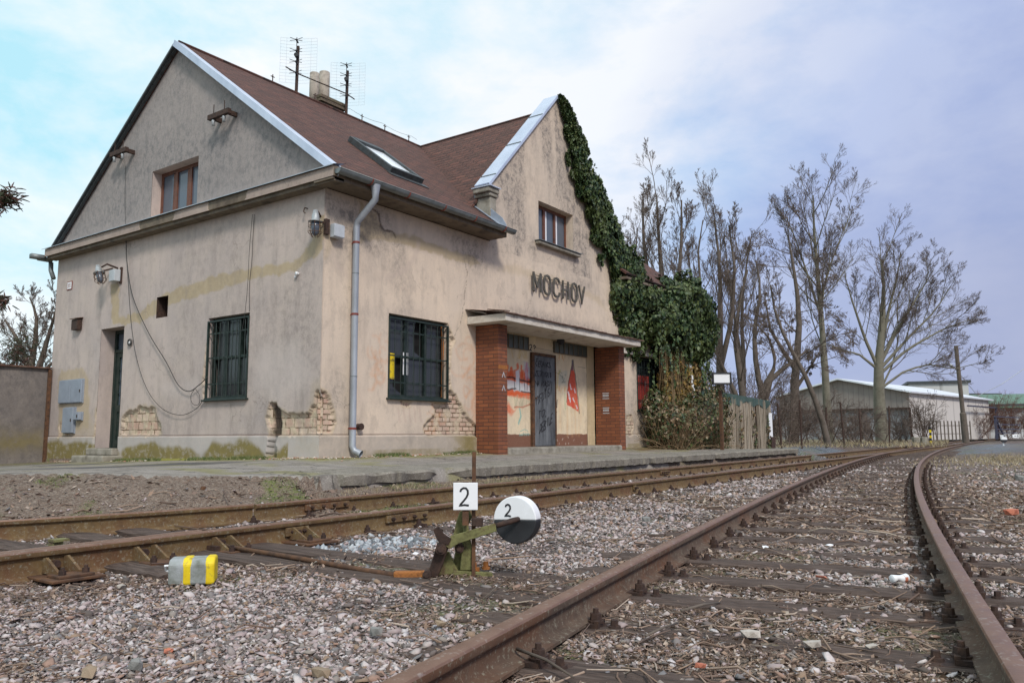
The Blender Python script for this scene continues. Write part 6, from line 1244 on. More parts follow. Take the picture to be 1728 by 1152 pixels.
me = bpy.data.meshes.new('ivy_inner'); bm.to_mesh(me); bm.free(); link('ivy_dark_hull', me, nmat('ivy_inner', [(.008, .012, .006), (.02, .018, .01)], 5, 1.), IV)  # near-black hull added behind the leaves, inner shade put in its colour
E2 = [((12.5, -.42, 1.7), (.8, .25, 1.3)), ((13.4, -.5, 1.8), (.55, .3, 1.2))]; P, N0 = masspts(E2, 900, .5); V, F = leaves(P, N0, .085, 'x', None, droop=.7); link('yellowed_leaves', np_mesh('yellowed_leaves', V, F), MAT['ivyyellow'], IV)
n = 260; xb = rng.uniform(11.7, 14.0, n); zt_ = rng.uniform(2.3, 3.4, n); P = np.stack([np.stack([xb+rng.normal(0, .1, n)*i, -.35-.25*rng.random(n)-.05*i, zt_*(1-i/6)+.05], 1) for i in range(7)], 1); P[:, :, 0] = xb[:, None]+np.cumsum(rng.normal(0, .05, (n, 7)), 1); P[:, :, 1] = -.3-.35*rng.random(n)[:, None]+np.cumsum(rng.normal(0, .02, (n, 7)), 1); V, F = tubes(P, np.full((n, 7), .008), 3); link('ivy_stems', np_mesh('ivy_stems', V, F), nmat('ivy_stem', [(.17, .11, .055), (.30, .21, .12)], 6, .9), IV)
n = 90; c0 = np.stack([rng.uniform(10.6, 14.3, n), -.35-.65*rng.random(n), rng.uniform(2.3, 3.2, n)], 1); tt = np.linspace(0, 1, 14); P = c0[:, None]+np.stack([np.cumsum(rng.normal(0, .025, (n, 14)), 1), np.cumsum(rng.normal(0, .015, (n, 14)), 1), -tt[None]*rng.uniform(.3, .9, (n, 1))], 2); P = P.reshape(-1, 3); V, F = leaves(P, np.tile([[-.3, -1., .1]], (len(P), 1)), .085, 'x', None, droop=.7); link('hanging_runners', np_mesh('hanging_runners', V, F), MAT['ivy'], IV)
# stragglers beside the canopy
n = 420; x = np.concatenate([rng.normal(10.25, .12, n), rng.normal(10.75, .12, n//2)]); z = np.concatenate([rng.uniform(2.6, 3.9, n), rng.uniform(2.3, 3.2, n//2)]); P = np.stack([x, -.05-.12*rng.random(len(x)), z], 1); V, F = leaves(P, np.tile([[0., -1, .2]], (len(P), 1)), .07, 'x', None); link('ivy_leaves', np_mesh('ivy_leaves', V, F), MAT['ivy'], IV)
# low tangled bush under it
BU = empty('ivy_thicket', (12.5, -1., 0), 'brown and green tangle of dry ivy and brambles at the foot of the house end', 'bush')
E3 = [((11.7, -.75, .40), (.95, .60, .75)), ((12.9, -.95, .60), (1.15, .75, .95)), ((13.9, -.8, .70), (.7, .7, 1.0)), ((11.5, -.35, .9), (.7, .3, .7)), ((13.9, -.6, 1.5), (.7, .6, .7))]
P, N0 = masspts(E3, 430, .45, 8, .5); P[:, 2] = np.abs(P[:, 2]+.08)-.08; g = rng.random(len(P)) < .78
for nm, kk, mt in (('dry_leaves', g, 'ivydry'), ('green_leaves', ~g, 'ivy')): V, F = leaves(P[kk], N0[kk], .075, 'x', None, droop=.5); link(nm, np_mesh(nm, V, F), MAT[mt if nm != 'green_leaves' else 'ivydry' if False else 'ivy'], BU)
n = 900; b = np.stack([rng.uniform(10.9, 14.0, n), rng.uniform(-1.3, -.3, n), np.full(n, -.1)], 1); dv = np.stack([rng.normal(0, .5, n), rng.normal(-.1, .4, n), rng.uniform(.3, 1.5, n)], 1); P = np.stack([b+dv*t+np.stack([0*t*b[:, 0], 0*b[:, 0], -.55*t*t*np.abs(dv[:, 0])], 1) for t in np.linspace(0, 1, 5)], 1); V, F = tubes(P, np.tile(np.linspace(.007, .003, 5), (n, 1)), 3); link('stems', np_mesh('stems', V, F), bpy.data.materials['ivy_stem'], BU)

# ------------------------------------------------------------------ bare trees
def rot_about(D, A, ang):
    c, s = np.cos(ang)[:, None], np.sin(ang)[:, None]; return D*c+np.cross(A, D)*s+A*np.sum(A*D, 1, keepdims=True)*(1-c)
def grow(trunks, radii, seed, levels, kids, ratio, angle, up, tmin=.3, jit=.085, rmin=.008, tipr=.35, lw_=None):
    r = np.random.default_rng(seed); P = [np.array(t, float) for t in trunks]; s = 8
    def resample(p, n=s):
        d = np.r_[0, np.cumsum(np.linalg.norm(np.diff(p, axis=0), axis=1))]; t = np.linspace(0, d[-1], n); return np.stack([np.interp(t, d, p[:, k]) for k in range(3)], 1)
    L0 = np.stack([resample(p) for p in P]); R0 = np.stack([np.linspace(a, b, s) for a, b in radii]); out = [(L0, R0)]; cur, cr = L0, R0
    for lv_ in range(levels):
        nk = kids[lv_]; n = len(cur)*nk; pi_ = np.repeat(np.arange(len(cur)), nk); t = tmin+(1-tmin)*((np.tile(np.arange(nk), len(cur))+r.random(n))/nk); t = np.clip(t, 0, .995); f = t*(s-1); i = f.astype(int); i = np.clip(i, 0, s-2); g = (f-i)[:, None]
        st = cur[pi_, i]*(1-g)+cur[pi_, i+1]*g; pr = cr[pi_, i]*(1-g[:, 0])+cr[pi_, i+1]*g[:, 0]; tg = cur[pi_, i+1]-cur[pi_, i]; tg /= np.linalg.norm(tg, axis=1, keepdims=True)
        ax = np.cross(tg, r.normal(0, 1, (n, 3))); ax /= np.linalg.norm(ax, axis=1, keepdims=True); D = rot_about(tg, ax, angle[lv_]*(.7+.6*r.random(n)))
        PL = np.linalg.norm(cur[:, 1:]-cur[:, :-1], axis=2).sum(1)[pi_]; L = PL*ratio[lv_]*(.65+.6*r.random(n))*(1.15-.6*t); rad = np.minimum(pr*.7, np.maximum(rmin, L*.010+.002))
        pts = [st]; d = D
        for q in range(s-1): d = d+r.normal(0, jit, (n, 3))+np.array([0, 0, up[lv_]]); d /= np.linalg.norm(d, axis=1, keepdims=True); pts.append(pts[-1]+d*(L/(s-1))[:, None])
        cur = np.stack(pts, 1); cr = rad[:, None]*np.linspace(1, tipr, s)[None]; cr = np.maximum(cr, rmin*.6); out.append((cur, cr))
    return out
def mktree(name, loc, out, label, group, mtrunk, mtwig, cat='tree', tipclumps=None):
    r = empty(name, loc, label, cat, group)
    def put(parts, nm, mat, kk):
        Vs, Fs, b = [], [], 0
        for (P, R), k in zip(parts, kk):
            V, F = tubes(P, R, k); Vs.append(V); Fs.append(F+b); b += len(V)
        link(nm, np_mesh(nm, np.vstack(Vs), np.vstack(Fs)), mat, r, True)
    put(out[:1], 'trunk', mtrunk, (9,)); put(out[1:2], 'limbs', mtrunk, (6,)) if len(out) > 1 else None
    if len(out) > 2: put(out[2:], 'crown', mtwig, [4]+[3]*(len(out)-3))
    return r, out
def gpt(u, D, z=-.12): p = dep(u, 732, D); return np.array([p[0], p[1], z])
def ppt(u, v, D): return dep(u, v, D)
def trunkpx(pts, D):   # trunk through photographed points at distance D, base on the ground
    vb = 745; q = [np.array(ppt(u, vb+(v-vb)*.84, D)) for (u, v) in pts]
    if pts[0][1] >= 740: q[0][2] = -.15
    return q
TG = 'bare trees beyond the platform'
def T1(name, D, pts, r0, r1, seed, label, kids, ratio, angle, up, mt='bark', **kw):
    tr = [trunkpx(p, D) for p in pts]; out = grow(tr, list(zip(r0, r1)), seed, len(kids), kids, ratio, angle, up, **kw); return mktree(name, tuple(tr[0][0]), out, label, TG, MAT[mt], MAT['twigs'])
V_ = dict
T1('bare_tree', 38, [[(1402, 745), (1396, 680), (1390, 560), (1382, 440), (1374, 330), (1372, 250)], [(1398, 640), (1388, 600), (1384, 500), (1392, 420), (1420, 330), (1435, 290)], [(1387, 500), (1360, 400), (1340, 330), (1325, 290)]], (.22, .08, .07), (.03, .02, .02), 1, 'tallest bare tree with a slim greenish trunk and high fan-shaped crown', (13, 8, 8, 6), (.34, .5, .5, .5), (.60, .6, .6, .6), (.10, .06, .05, .04), 'barkgreen', tmin=.35, rmin=.007)
T1('bare_tree', 40, [[(1490, 745), (1484, 680), (1482, 600), (1488, 520), (1492, 440), (1488, 380)], [(1483, 600), (1460, 540), (1440, 470), (1425, 410)], [(1484, 590), (1510, 530), (1545, 460), (1575, 400)], [(1486, 560), (1500, 480), (1515, 410), (1520, 365)], [(1484, 600), (1530, 540), (1580, 480), (1600, 440)], [(1484, 610), (1530, 560), (1590, 520), (1635, 500)], [(1484, 640), (1530, 600), (1570, 590), (1610, 600), (1640, 590)], [(1482, 600), (1450, 570), (1420, 560), (1400, 550)]], (.36, .10, .11, .10, .09, .09, .07, .08), (.04, .02, .02, .02, .02, .02, .015, .015), 2, 'broad spreading bare tree with a thick trunk in front of the sheds', (10, 8, 7, 6), (.46, .5, .5, .5), (.62, .62, .6, .6), (.07, .05, .04, .03), 'barkgreen', tmin=.25, rmin=.007)
T1('bare_tree', 36, [[(1338, 750), (1342, 690), (1340, 600), (1350, 540), (1345, 440), (1330, 330)], [(1342, 600), (1320, 560), (1300, 520), (1290, 450)], [(1342, 640), (1370, 590), (1385, 560)]], (.26, .12, .10), (.03, .02, .02), 3, 'dark cone-laden tree with drooping clumps beside the tallest tree', (12, 9, 8, 4), (.30, .42, .45, .5), (.95, .8, .8, .8), (-.04, -.05, -.04, -.03), tmin=.32, rmin=.014)
T1('bare_tree', 34, [[(1218, 745), (1216, 650), (1214, 560), (1216, 450), (1214, 380), (1205, 300)], [(1215, 600), (1235, 500), (1240, 400), (1230, 310)]], (.24, .13), (.03, .03), 4, 'slim straight bare tree directly right of the ivy mass', (10, 8, 7, 6), (.34, .45, .5, .5), (.5, .55, .6, .6), (.12, .08, .06, .04), 'bark', tmin=.3)
T1('bare_tree', 32, [[(1150, 745), (1130, 600), (1120, 450), (1112, 350), (1108, 250)], [(1128, 560), (1145, 430), (1150, 340), (1150, 260)], [(1128, 560), (1095, 430), (1085, 330), (1085, 250)]], (.26, .14, .14), (.03, .03, .03), 5, 'tall bare tree whose crown rises above the ivy', (10, 8, 7, 6), (.32, .45, .5, .5), (.5, .55, .6, .6), (.12, .08, .06, .04), tmin=.35)
T1('bare_tree', 36, [[(1060, 745), (1050, 560), (1045, 440), (1040, 340)], [(1052, 560), (1070, 430), (1075, 320)], [(1052, 560), (1025, 440), (1018, 310)]], (.2, .1, .1), (.03, .02, .02), 6, 'bare tree just right of the gable behind the roof', (8, 7, 6, 4), (.34, .45, .5, .5), (.5, .55, .6, .6), (.12, .08, .06, .04), tmin=.35)
T1('bare_tree', 33, [[(1268, 748), (1258, 700), (1250, 620), (1240, 540), (1248, 460), (1262, 400)], [(1256, 690), (1230, 620), (1205, 560), (1190, 500)]], (.2, .12), (.03, .02), 7, 'bare tree with a dark fork leaning left behind the reed fence', (9, 7, 6, 5), (.38, .45, .5, .5), (.6, .6, .6, .6), (.08, .06, .05, .04), tmin=.3)
T1('bare_tree', 35, [[(1290, 748), (1286, 680), (1300, 620), (1330, 590), (1365, 560)], [(1288, 660), (1276, 600), (1272, 520), (1285, 440), (1275, 380)], [(1287, 640), (1310, 590), (1300, 540), (1270, 500)]], (.24, .15, .12), (.04, .03, .02), 8, 'gnarled bare tree with crooked limbs behind the fence end', (10, 7, 6, 5), (.36, .45, .5, .5), (.7, .65, .6, .6), (.06, .05, .04, .04), tmin=.25)
T1('bare_tree', 30, [[(1398, 748), (1385, 690), (1362, 620), (1335, 560), (1310, 500), (1300, 430)]], (.13,), (.03,), 9, 'thin bare tree leaning left across the tall trunk', (10, 8, 6, 4), (.30, .45, .5, .5), (.6, .6, .6, .6), (.07, .05, .05, .04), tmin=.35)
T1('bare_tree', 37, [[(1180, 745), (1178, 600), (1184, 480), (1178, 360), (1186, 300)], [(1180, 560), (1168, 440), (1160, 350)]], (.18, .1), (.02, .02), 10, 'slender bare tree at the right edge of the ivy mass, behind it', (9, 7, 6, 4), (.32, .45, .5, .5), (.5, .55, .6, .6), (.12, .08, .06, .04), tmin=.3)
T1('bare_tree', 42, [[(1250, 745), (1256, 600), (1250, 480), (1262, 370), (1268, 330)], [(1254, 600), (1240, 500), (1230, 420), (1222, 330)]], (.18, .1), (.02, .02), 11, 'bare tree between the fork and the gnarled tree, farthest back', (9, 7, 6, 4), (.32, .45, .5, .5), (.5, .55, .6, .6), (.1, .08, .06, .04), tmin=.3)
def leftD(): return 24
tr = [trunkpx(p, 24) for p in ([(45, 745), (52, 640), (48, 590), (30, 540), (8, 500)], [(55, 640), (75, 560), (90, 500), (96, 470)], [(50, 610), (60, 540), (62, 490), (50, 455)], [(60, 625), (85, 590), (108, 570)], [(46, 640), (15, 600), (-20, 570)])]
out = grow(tr, [(.17, .03), (.12, .02), (.11, .02), (.08, .02), (.09, .02)], 20, 4, (8, 7, 6, 5), (.42, .5, .5, .5), (.55, .6, .6, .6), (.08, .06, .05, .04), tmin=.2, rmin=.008); mktree('bare_tree', tuple(tr[0][0]), out, 'bare tree rising behind the grey yard wall at the left', None, MAT['bark'], MAT['twigs'])
# conifers at the left
def conifer(pts, spread, n, label, name, D, seed, base):
    r = empty(name, tuple(base), label, 'tree'); rs = np.random.default_rng(seed); P = []; 
    c = np.array(pts, float); k = rs.integers(0, len(c)-1, n); t = rs.random(n)[:, None]; p = c[k]*(1-t)+c[k+1]*t+rs.normal(0, spread, (n, 3)); d = rs.normal(0, 1, (n, 3))*np.array([1, 1, .6]); d /= np.linalg.norm(d, axis=1, keepdims=True); q = np.stack([p, p+d*.05, p+d*.10+np.array([0, 0, -.01])], 1); V, F = tubes(q, np.tile([.007, .009, .003], (n, 1)), 3); link('needles', np_mesh('needles', V, F), leafmat('needle_'+name, [(.05, .05, .03), (.10, .05, .04), (.13, .05, .04), (.05, .07, .03)]), r); m = MB(); m.tube(list(c), .02, 6); m.build('branch', MAT['bark'], r); return r
pA = [dep(-60, 345, 9), dep(-20, 338, 9), dep(6, 338, 9), dep(16, 330, 9)]; rt = conifer(pA, .055, 420, 'conifer whose reddish branch tips reach in at the left edge', 'conifer', 9, 4, (pA[0][0], pA[0][1], -.2))
pB = [dep(-60, 505, 9), dep(-20, 506, 9), dep(10, 508, 9)]; c_ = np.array(pB); n = 500; n = 130; rs = np.random.default_rng(5); p = c_[1]*(1-rs.random(n))[:, None]+c_[2]*0; t = rs.random(n)[:, None]; p = c_[1]*(1-t)+c_[2]*t+rs.normal(0, .035, (n, 3)); d = rs.normal(0, 1, (n, 3)); d /= np.linalg.norm(d, axis=1, keepdims=True); V, F = tubes(np.stack([p, p+d*.05, p+d*.09], 1), np.tile([.007, .009, .003], (n, 1)), 3); link('needles', np_mesh('needles', V, F), bpy.data.materials['needle_conifer'], rt)
m = MB(); tb = dep(-230, 700, 9); m.tube([(tb[0], tb[1], -.3), (tb[0], tb[1], 3.), (tb[0], tb[1], 6.2)], [.15, .09, .02], 10); m.tube([(tb[0], tb[1], 3.2), tuple(pA[0])], .03, 6); m.tube([(tb[0], tb[1], 1.9), tuple(pB[0])], .03, 6); m.tube([tuple(q) for q in pB], .02, 6); m.build('trunk', MAT['bark'], rt)
rs = np.random.default_rng(12); m = MB(); PP = []
for i in range(64):
    z = .7+5.3*i/64; L = 1.25*(1-z/6.6)+.1; a = i*2.4; e = np.array([cos(a), sin(a), -.18])*L; o_ = np.array([tb[0], tb[1], z]); m.tube([o_, o_+e], [.018, .005], 5); k = int(46*L)+8; t = rs.random(k)[:, None]; PP.append(o_+e*t+rs.normal(0, .05, (k, 3))*np.array([1, 1, .5]))
m.build('boughs', MAT['bark'], rt); p = np.vstack(PP); n = len(p); d = rs.normal(0, 1, (n, 3)); d /= np.linalg.norm(d, axis=1, keepdims=True); V, F = tubes(np.stack([p, p+d*.05, p+d*.10], 1), np.tile([.008, .010, .003], (n, 1)), 3); link('needles', np_mesh('needles', V, F), bpy.data.materials['needle_conifer'], rt)
pC = [dep(30, 640, 21), dep(28, 600, 21), dep(34, 575, 21)]; conifer(pC, .22, 1500, 'small dark evergreen peeking over the grey yard wall', 'evergreen_bush', 21, 6, (pC[0][0], pC[0][1], -.2))

# ------------------------------------------------------------------ yard wall, fence, sign, far buildings
m = MB(); S = Sheet(-9, -.05, -.45, 1.84, .06); S.off = 8.85; S.mask[..., 2] = np.clip(.25+.9*fbm(S.U, S.V, .8, 5, 77), 0, .95); S.mask[..., 3] = .8*np.exp(-((S.V-.28)/.22)**2)*sstep(fbm(S.U, S.V, .7, 3, 78), .35, .6); S.h += .02*(fbm(S.U, S.V, 1.5, 4, 79)-.5)
YW = empty('yard_wall', (-3, 8.9, -.2), 'grey mouldy rendered yard wall left of the station house', 'wall'); S.build('rendered_face', 'y', plaster('wall_render', (.24, .21, .19), (.19, .165, .15), 0, 0, .6), YW)
m.box((-9, 8.87, -.45), (-.05, 9.1, 1.83)); m.build('core', MAT['conc'], YW); m = MB(); m.box((-9, 8.78, 1.845), (-.04, 9.15, 1.88)); m.build('wall_capping', MAT['rusttin'], YW); m = MB(); m.box((-.10, 8.80, -.3), (-.03, 8.845, 1.84)); m.build('end_post', MAT['rust'], YW)
# reed fence with green netting
FE = empty('reed_fence', tuple(gpt(1240, 23)), 'ragged reed screen fence with green netting along its top', 'fence'); fa, fb = gpt(1182, 22.6), gpt(1300, 25.8)
fd = fb-fa; FL = np.linalg.norm(fd); fd /= FL; fn = np.array([fd[1], -fd[0], 0]); rs = np.random.default_rng(9)
n = 2300; s_ = rs.random(n)*FL; hgt_ = 1.40+.16*fbm(s_, s_*0, 1.2, 2, 4)+.03*rs.normal(0, 1, n); lean = rs.normal(0, .03, n); b0 = fa+fd*s_[:, None]+fn*rs.normal(0, .02, n)[:, None]; tp = b0+fd*lean[:, None]+np.array([0, 0, 1.])*hgt_[:, None]; mid = (b0+tp)/2+fn*rs.normal(0, .012, n)[:, None]
gap = (np.abs(s_-3.4) < .16)|(np.abs(s_-FL+.25) < .1); V, F = tubes(np.stack([b0, mid, tp], 1)[~gap], np.full((int((~gap).sum()), 3), .009), 4); link('reed_screen', np_mesh('reed_screen', V, F), isl('reeds', [(.28, .23, .17), (.36, .30, .23), (.20, .16, .12), (.32, .27, .21), (.42, .36, .29)]), FE)
for i in range(6): q = fa+fd*FL*i/5; m = MB(); m.cyl(q+fn*-.05-ZZ*.1, q+fn*-.05+ZZ*(1.80-.05*i), .035, 8); m.build('post', MAT['rust_and_shade'], FE)
V = []; F = []; nx = 60
for i in range(nx+1):
    s_ = FL*i/nx; q = fa+fd*s_; sag = .06*sin(i*.55)+.05*sin(i*.21)
    for z in (1.78-.05*5*i/nx, 1.36+sag): V.append(q+fn*(.02*sin(i*.9)-.03 if False else .045+.02*sin(i*.9))+ZZ*z)
for i in range(nx): F.append((2*i, 2*i+2, 2*i+3, 2*i+1))
m = MB(); m.add(V, F); nt = m.build('green_netting', nmat('netting', [(.025, .05, .042), (.05, .085, .075), (.07, .10, .09)], 3, .8), FE); sm = nt.modifiers.new('t', 'SOLIDIFY'); sm.thickness = .006
q = fa+fd*(FL-.12)+fn*.08; m = MB(); m.obox(q+ZZ*.72, fd*.11, fn*.01, ZZ*.42); m.build('white_board', MAT['white'], FE); m = MB(); m.obox(q+fd*.05+ZZ*.15-ZZ*.0, fd*.13, fn*.05, ZZ*.22); m.build('dark_base', MAT['rust_and_shade'], FE)
P = []; n = 1500; s_ = rs.random(n)*FL; k = np.abs(((s_*1.1) % 1.)-.5) < .12; s_ = s_[k]; z = rs.random(len(s_))**1.6*1.3-.1; P = fa+fd*s_[:, None]+fn*(.06+.08*rs.random(len(s_)))[:, None]+np.array([0, 0, 1.])*z[:, None]; V, F = leaves(P, np.tile(fn[None], (len(P), 1)), .08, 'x', None, .5); link('dry_ivy', np_mesh('dry_ivy', V, F), MAT['ivydry'], FE)
# blank board on a post
sp_ = gpt(1218, 21.); SB = empty('blank_sign_board', tuple(sp_), 'blank white board in a dark frame on a rusty post before the fence', 'sign'); m = MB(); m.box((sp_[0]-.04, sp_[1]-.04, -.2), (sp_[0]+.04, sp_[1]+.04, 1.5)); m.build('post', MAT['rust'], SB)
cb = np.array(dep(1218, 638.5, 20.9)); hx, hz_ = .25, .16
m = MB()
for (a, b, c, d) in ((-hx, hx, hz_-.03, hz_), (-hx, hx, -hz_, -hz_+.045), (-hx, -hx+.035, -hz_+.045, hz_-.03), (hx-.035, hx, -hz_+.045, hz_-.03)): m.obox(cb+RR*(a+b)/2+ZZ*(c+d)/2, RR*(b-a)/2, FF*.04, ZZ*(d-c)/2)
m.build('frame', MAT['black'], SB); m = MB(); m.obox(cb+FF*.0, RR*(hx-.036), FF*.012, ZZ*(hz_-.035)); m.build('board', MAT['white'], SB)
# barn with plank gable
def corr(name, c1, c2, per=8.):
    m, t, b = newmat(name); v = ocoord(t); s = t.add('ShaderNodeSeparateXYZ'); t.l.new(v, s.inputs[0]); h = t.math('SUBTRACT', s.outputs[0], s.outputs[1]); f = t.math('FRACT', t.math('MULTIPLY', h, per/2.)); e = t.rng(f, 0, .12, 1., 0.)
    c = t.mix(t.noise(t.scl(v, (1, 1, .25)), 2.2, 6, .7), c1, c2); c = t.mix(t.math('MULTIPLY', e, .6), c, lerp(c1, (0, 0, 0), .7)); setc(t, b, c, .8, 0, t.math('SUBTRACT', 0., e), .4, .02); return m
dR = (RR+FF)/sqrt(2); dLf = (-RR+FF)/sqrt(2)
def gb(u, D): p = np.array(dep(u, 732, D)); p[2] = -.2; return p
BC = gb(1538, 60); BA = empty('plank_barn', tuple(BC), 'old barn with vertical grey-brown planks in its low gable and pale side wall', 'barn')
w1, L1, he, ha = 10.5, 21.5, 3.75, 4.9; A = BC; B = BC+dLf*w1; Cc = BC+dR*L1; apx = (A+B)/2
m = MB(); m.add([A+ZZ*2.5, B+ZZ*2.5, B+ZZ*he, apx+ZZ*ha, A+ZZ*he], [(0, 1, 2, 3, 4)]); m.build('plank_gable', corr('grey_planks', (.17, .14, .125), (.30, .265, .24), 6.), BA)
m = MB(); q = dR*.3; m.add([A+q, B+q, B+q+ZZ*2.5, A+q+ZZ*2.5], [(0, 1, 2, 3)]); m.build('front_wall', corr('grey_doors', (.22, .215, .22), (.33, .32, .33), 1.6), BA); m = MB(); m.bar(A+ZZ*2.45-dR*.02, B+ZZ*2.45-dR*.02, .12); 
for s_ in (.0, .35, .65, 1.): m.bar(A+(B-A)*s_-dR*.02, A+(B-A)*s_-dR*.02+ZZ*2.5, .14)
m.build('beams', MAT['rust_and_shade'], BA)
m = MB(); m.add([A, Cc, Cc+ZZ*he, A+ZZ*he], [(0, 1, 2, 3)]); m.build('side_wall', corr('pale_sheeting', (.52, .48, .44), (.62, .58, .54), .8), BA)
m = MB(); o_ = -dR*.4; m.add([A-dLf*.35+o_+ZZ*(he-.05), apx+o_+ZZ*(ha+.1), apx+dR*(L1+.4)+ZZ*(ha+.1), Cc-dLf*.35+dR*.4+ZZ*(he-.05), B+dLf*.35+o_+ZZ*(he-.05), B+dLf*.35+dR*(L1+.4)+ZZ*(he-.05)], [(0, 3, 2, 1), (1, 2, 5, 4)]); ro = m.build('roof', nmat('pale_roof', [(.62, .64, .68), (.78, .80, .84)], 1.5, .55, .1), BA); ro.modifiers.new('t', 'SOLIDIFY').thickness = .12
m = MB(); m.bar(Cc+ZZ*2.9-dLf*.6, Cc+ZZ*2.9-dLf*.6-dR*9, .12); m.bar(Cc-dLf*.6, Cc-dLf*.6+ZZ*2.9, .22); m.bar(A+dR*11-dLf*3, A+dR*11-dLf*3+ZZ*1.9, .18); BF = empty('steel_frame', tuple(Cc), 'dark blue steel gantry frame standing before the pale barn wall', 'steel frame'); 
m.build('gantry', nmat('blue_steel', [(.03, .04, .09), (.06, .05, .06)], 4, .6), BF); m = MB()
for z in (.55, .85, 1.25, 1.9): m.bar(A+dR*11.2-dLf*3+ZZ*(z+.0), A+dR*19-dLf*3+ZZ*z, .08)
m.bar(A+dR*10.8-dLf*3+ZZ*1.9, A+dR*13.5-dLf*3+ZZ*.1, .12); m.build('rails', bpy.data.materials['blue_steel'], BF)
def blockb(name, u0, u1, D0, D1, z0, z1, label, cat, mat, roofm=None, extra=None):
    a = np.array(dep(u0, 732, D0)); b = np.array(dep(u1, 732, D1)); d = b-a; d[2] = 0; L = np.linalg.norm(d); d /= L; n = np.array([-d[1], d[0], 0]); r = empty(name, (a[0], a[1], z0), label, cat)
    c = (a+b)/2+n*4; c[2] = (z0+z1)/2; m = MB(); m.obox(c, d*L/2, n*4, ZZ*(z1-z0)/2); m.build('walls', mat, r); m = MB(); c2 = c.copy(); c2[2] = z1+.12; m.obox(c2, d*(L/2+.25), n*4.25, ZZ*.12); m.build('roof', roofm or MAT['darktin'], r); return r, a, d, n
blockb('white_hall', 1540, 1640, 84, 82, -.2, 5.6, 'long pale flat-roofed hall seen above the barn roof', 'hall', corr('hall_sheeting', (.50, .49, .47), (.56, .55, .53), .5))
blockb('flat_annex', 1641, 1690, 96, 96, -.2, 4.9, 'low beige flat-roofed annex behind the green roof', 'annex', nmat('annex', [(.42, .38, .31), (.5, .46, .38)], 2, .9))
r, a, d, n = blockb('green_roofed_shed', 1655, 1790, 80, 78, -.2, 3.0, 'long shed with a green sheet roof at the right edge', 'shed', corr('shed_wall', (.45, .45, .45), (.52, .52, .52), .6), MAT['darktin'])
m = MB(); A_, B_ = a-n*.5, a+d*12-n*.5; m.add([(*A_[:2], 2.9), (*B_[:2], 2.9), (*(B_+n*4.5)[:2], 4.4), (*(A_+n*4.5)[:2], 4.4)], [(0, 1, 2, 3)]); gr_ = m.build('green_roof', nmat('green_sheet', [(.09, .17, .11), (.13, .21, .15)], 3, .5), r); gr_.modifiers.new('t', 'SOLIDIFY').thickness = .1
# pole with lamp
pb = gb(1629, 46); pt2 = np.array(dep(1613, 583, 46)); UP = empty('utility_pole', tuple(pb), 'leaning dark wooden pole with a small street lamp on its left side', 'pole'); m = MB(); m.tube([pb, pb+(pt2-pb)*.3, pb+(pt2-pb)*.31, pt2], [.20, .17, .12, .11], 10); m.build('shaft', MAT['bark'], UP); pl = pb+(pt2-pb)*.72; m = MB(); m.tube([pl, pl-RR*.18+ZZ*.25, pl-RR*.35+ZZ*.36], .03, 6); m.build('lamp_arm', MAT['zincdark'], UP); m = MB(); m.tube([pl-RR*.30+ZZ*.34, pl-RR*.42+ZZ*.42, pl-RR*.55+ZZ*.50], [.05, .10, .05], 8); m.build('lamp_head', MAT['lampgrey'], UP, True)
m = MB(); wp = [(1613, 600), (1660, 625), (1700, 610), (1740, 585)]; m.tube([pl]+[np.array(dep(u, v, 46+2*i)) for i, (u, v) in enumerate(((1650, 668), (1690, 648), (1760, 600)))], .02, 4); tag(m.build('overhead_wire', MAT['lampgrey']), 'pale overhead wire running right from the leaning pole', 'wire')
# striped post, palisade, concrete rings, far lever
q = gb(1570, 38); YP = empty('striped_post', tuple(q), 'short black and yellow striped post beside the far track', 'post')
for i in range(6): m = MB(); m.box((q[0]-.045, q[1]-.045, -.15+i*.13), (q[0]+.045, q[1]+.045, -.15+(i+1)*.13)); m.build('stripe', MAT['yellow' if i % 2 == 0 else 'black'], YP)
PA = empty('palisade', tuple(gb(1610, 42)), 'low fence of thin grey-brown stakes beside the striped post', 'fence'); a = gb(1575, 58); b = gb(1638, 60)
for i in range(11): q = a+(b-a)*i/10+ZZ*0; m = MB(); m.box((q[0]-.04, q[1]-.04, -.2), (q[0]+.04, q[1]+.04, 1.25)); m.build('stake', MAT['bark'], PA)
m = MB(); m.bar(a+ZZ*1.1, b+ZZ*1.1, .05); m.bar(a+ZZ*.5, b+ZZ*.5, .05); m.build('cross_bar', MAT['bark'], PA)
for u, lb in ((1545, 'rounded concrete ring, left of the pair by the trees'), (1559, 'squarer concrete ring, right of the pair by the trees')):
    q = gb(u, 36); m = MB(); m.tube([(q[0], q[1], -.2), (q[0], q[1], .16), (q[0], q[1], .17)], [.17, .18, .15], 10); tag(m.build('concrete_ring', MAT['conc']), lb, 'concrete block')
q = np.array(dep(1695, 742, 40)); q[2] = -.42; FLv = empty('distant_points_lever', tuple(q), 'distant black and white disc weight at the right edge of the tracks', 'points lever'); c = np.array(dep(1695, 741.5, 40))
for a0, nm, mt in ((0, 'disc_white_half', 'white'), (pi, 'disc_black_half', 'black')): m = MB(); m.prism([c+.15*(RR*cos(t)+ZZ*(sin(t)-(.0)))*(1.) for t in np.linspace(a0, a0+pi, 20)], FF*.08); m.build(nm, MAT[mt], FLv)
m = MB(); m.bar(c+FF*.1-ZZ*.3, c+FF*.1+ZZ*.1, .06); m.bar(c+FF*.1+ZZ*.12-RR*.05, c+FF*.1+ZZ*.24-RR*.05, .14); m.build('stand', MAT['white'], FLv)
c = np.array(dep(1714, 735.5, 41)); m = MB(); m.obox(c, RR*.17, FF*.02, ZZ*.09); tag(m.build('number_box', MAT['white']), 'small white number box beside the distant disc', 'number plate')
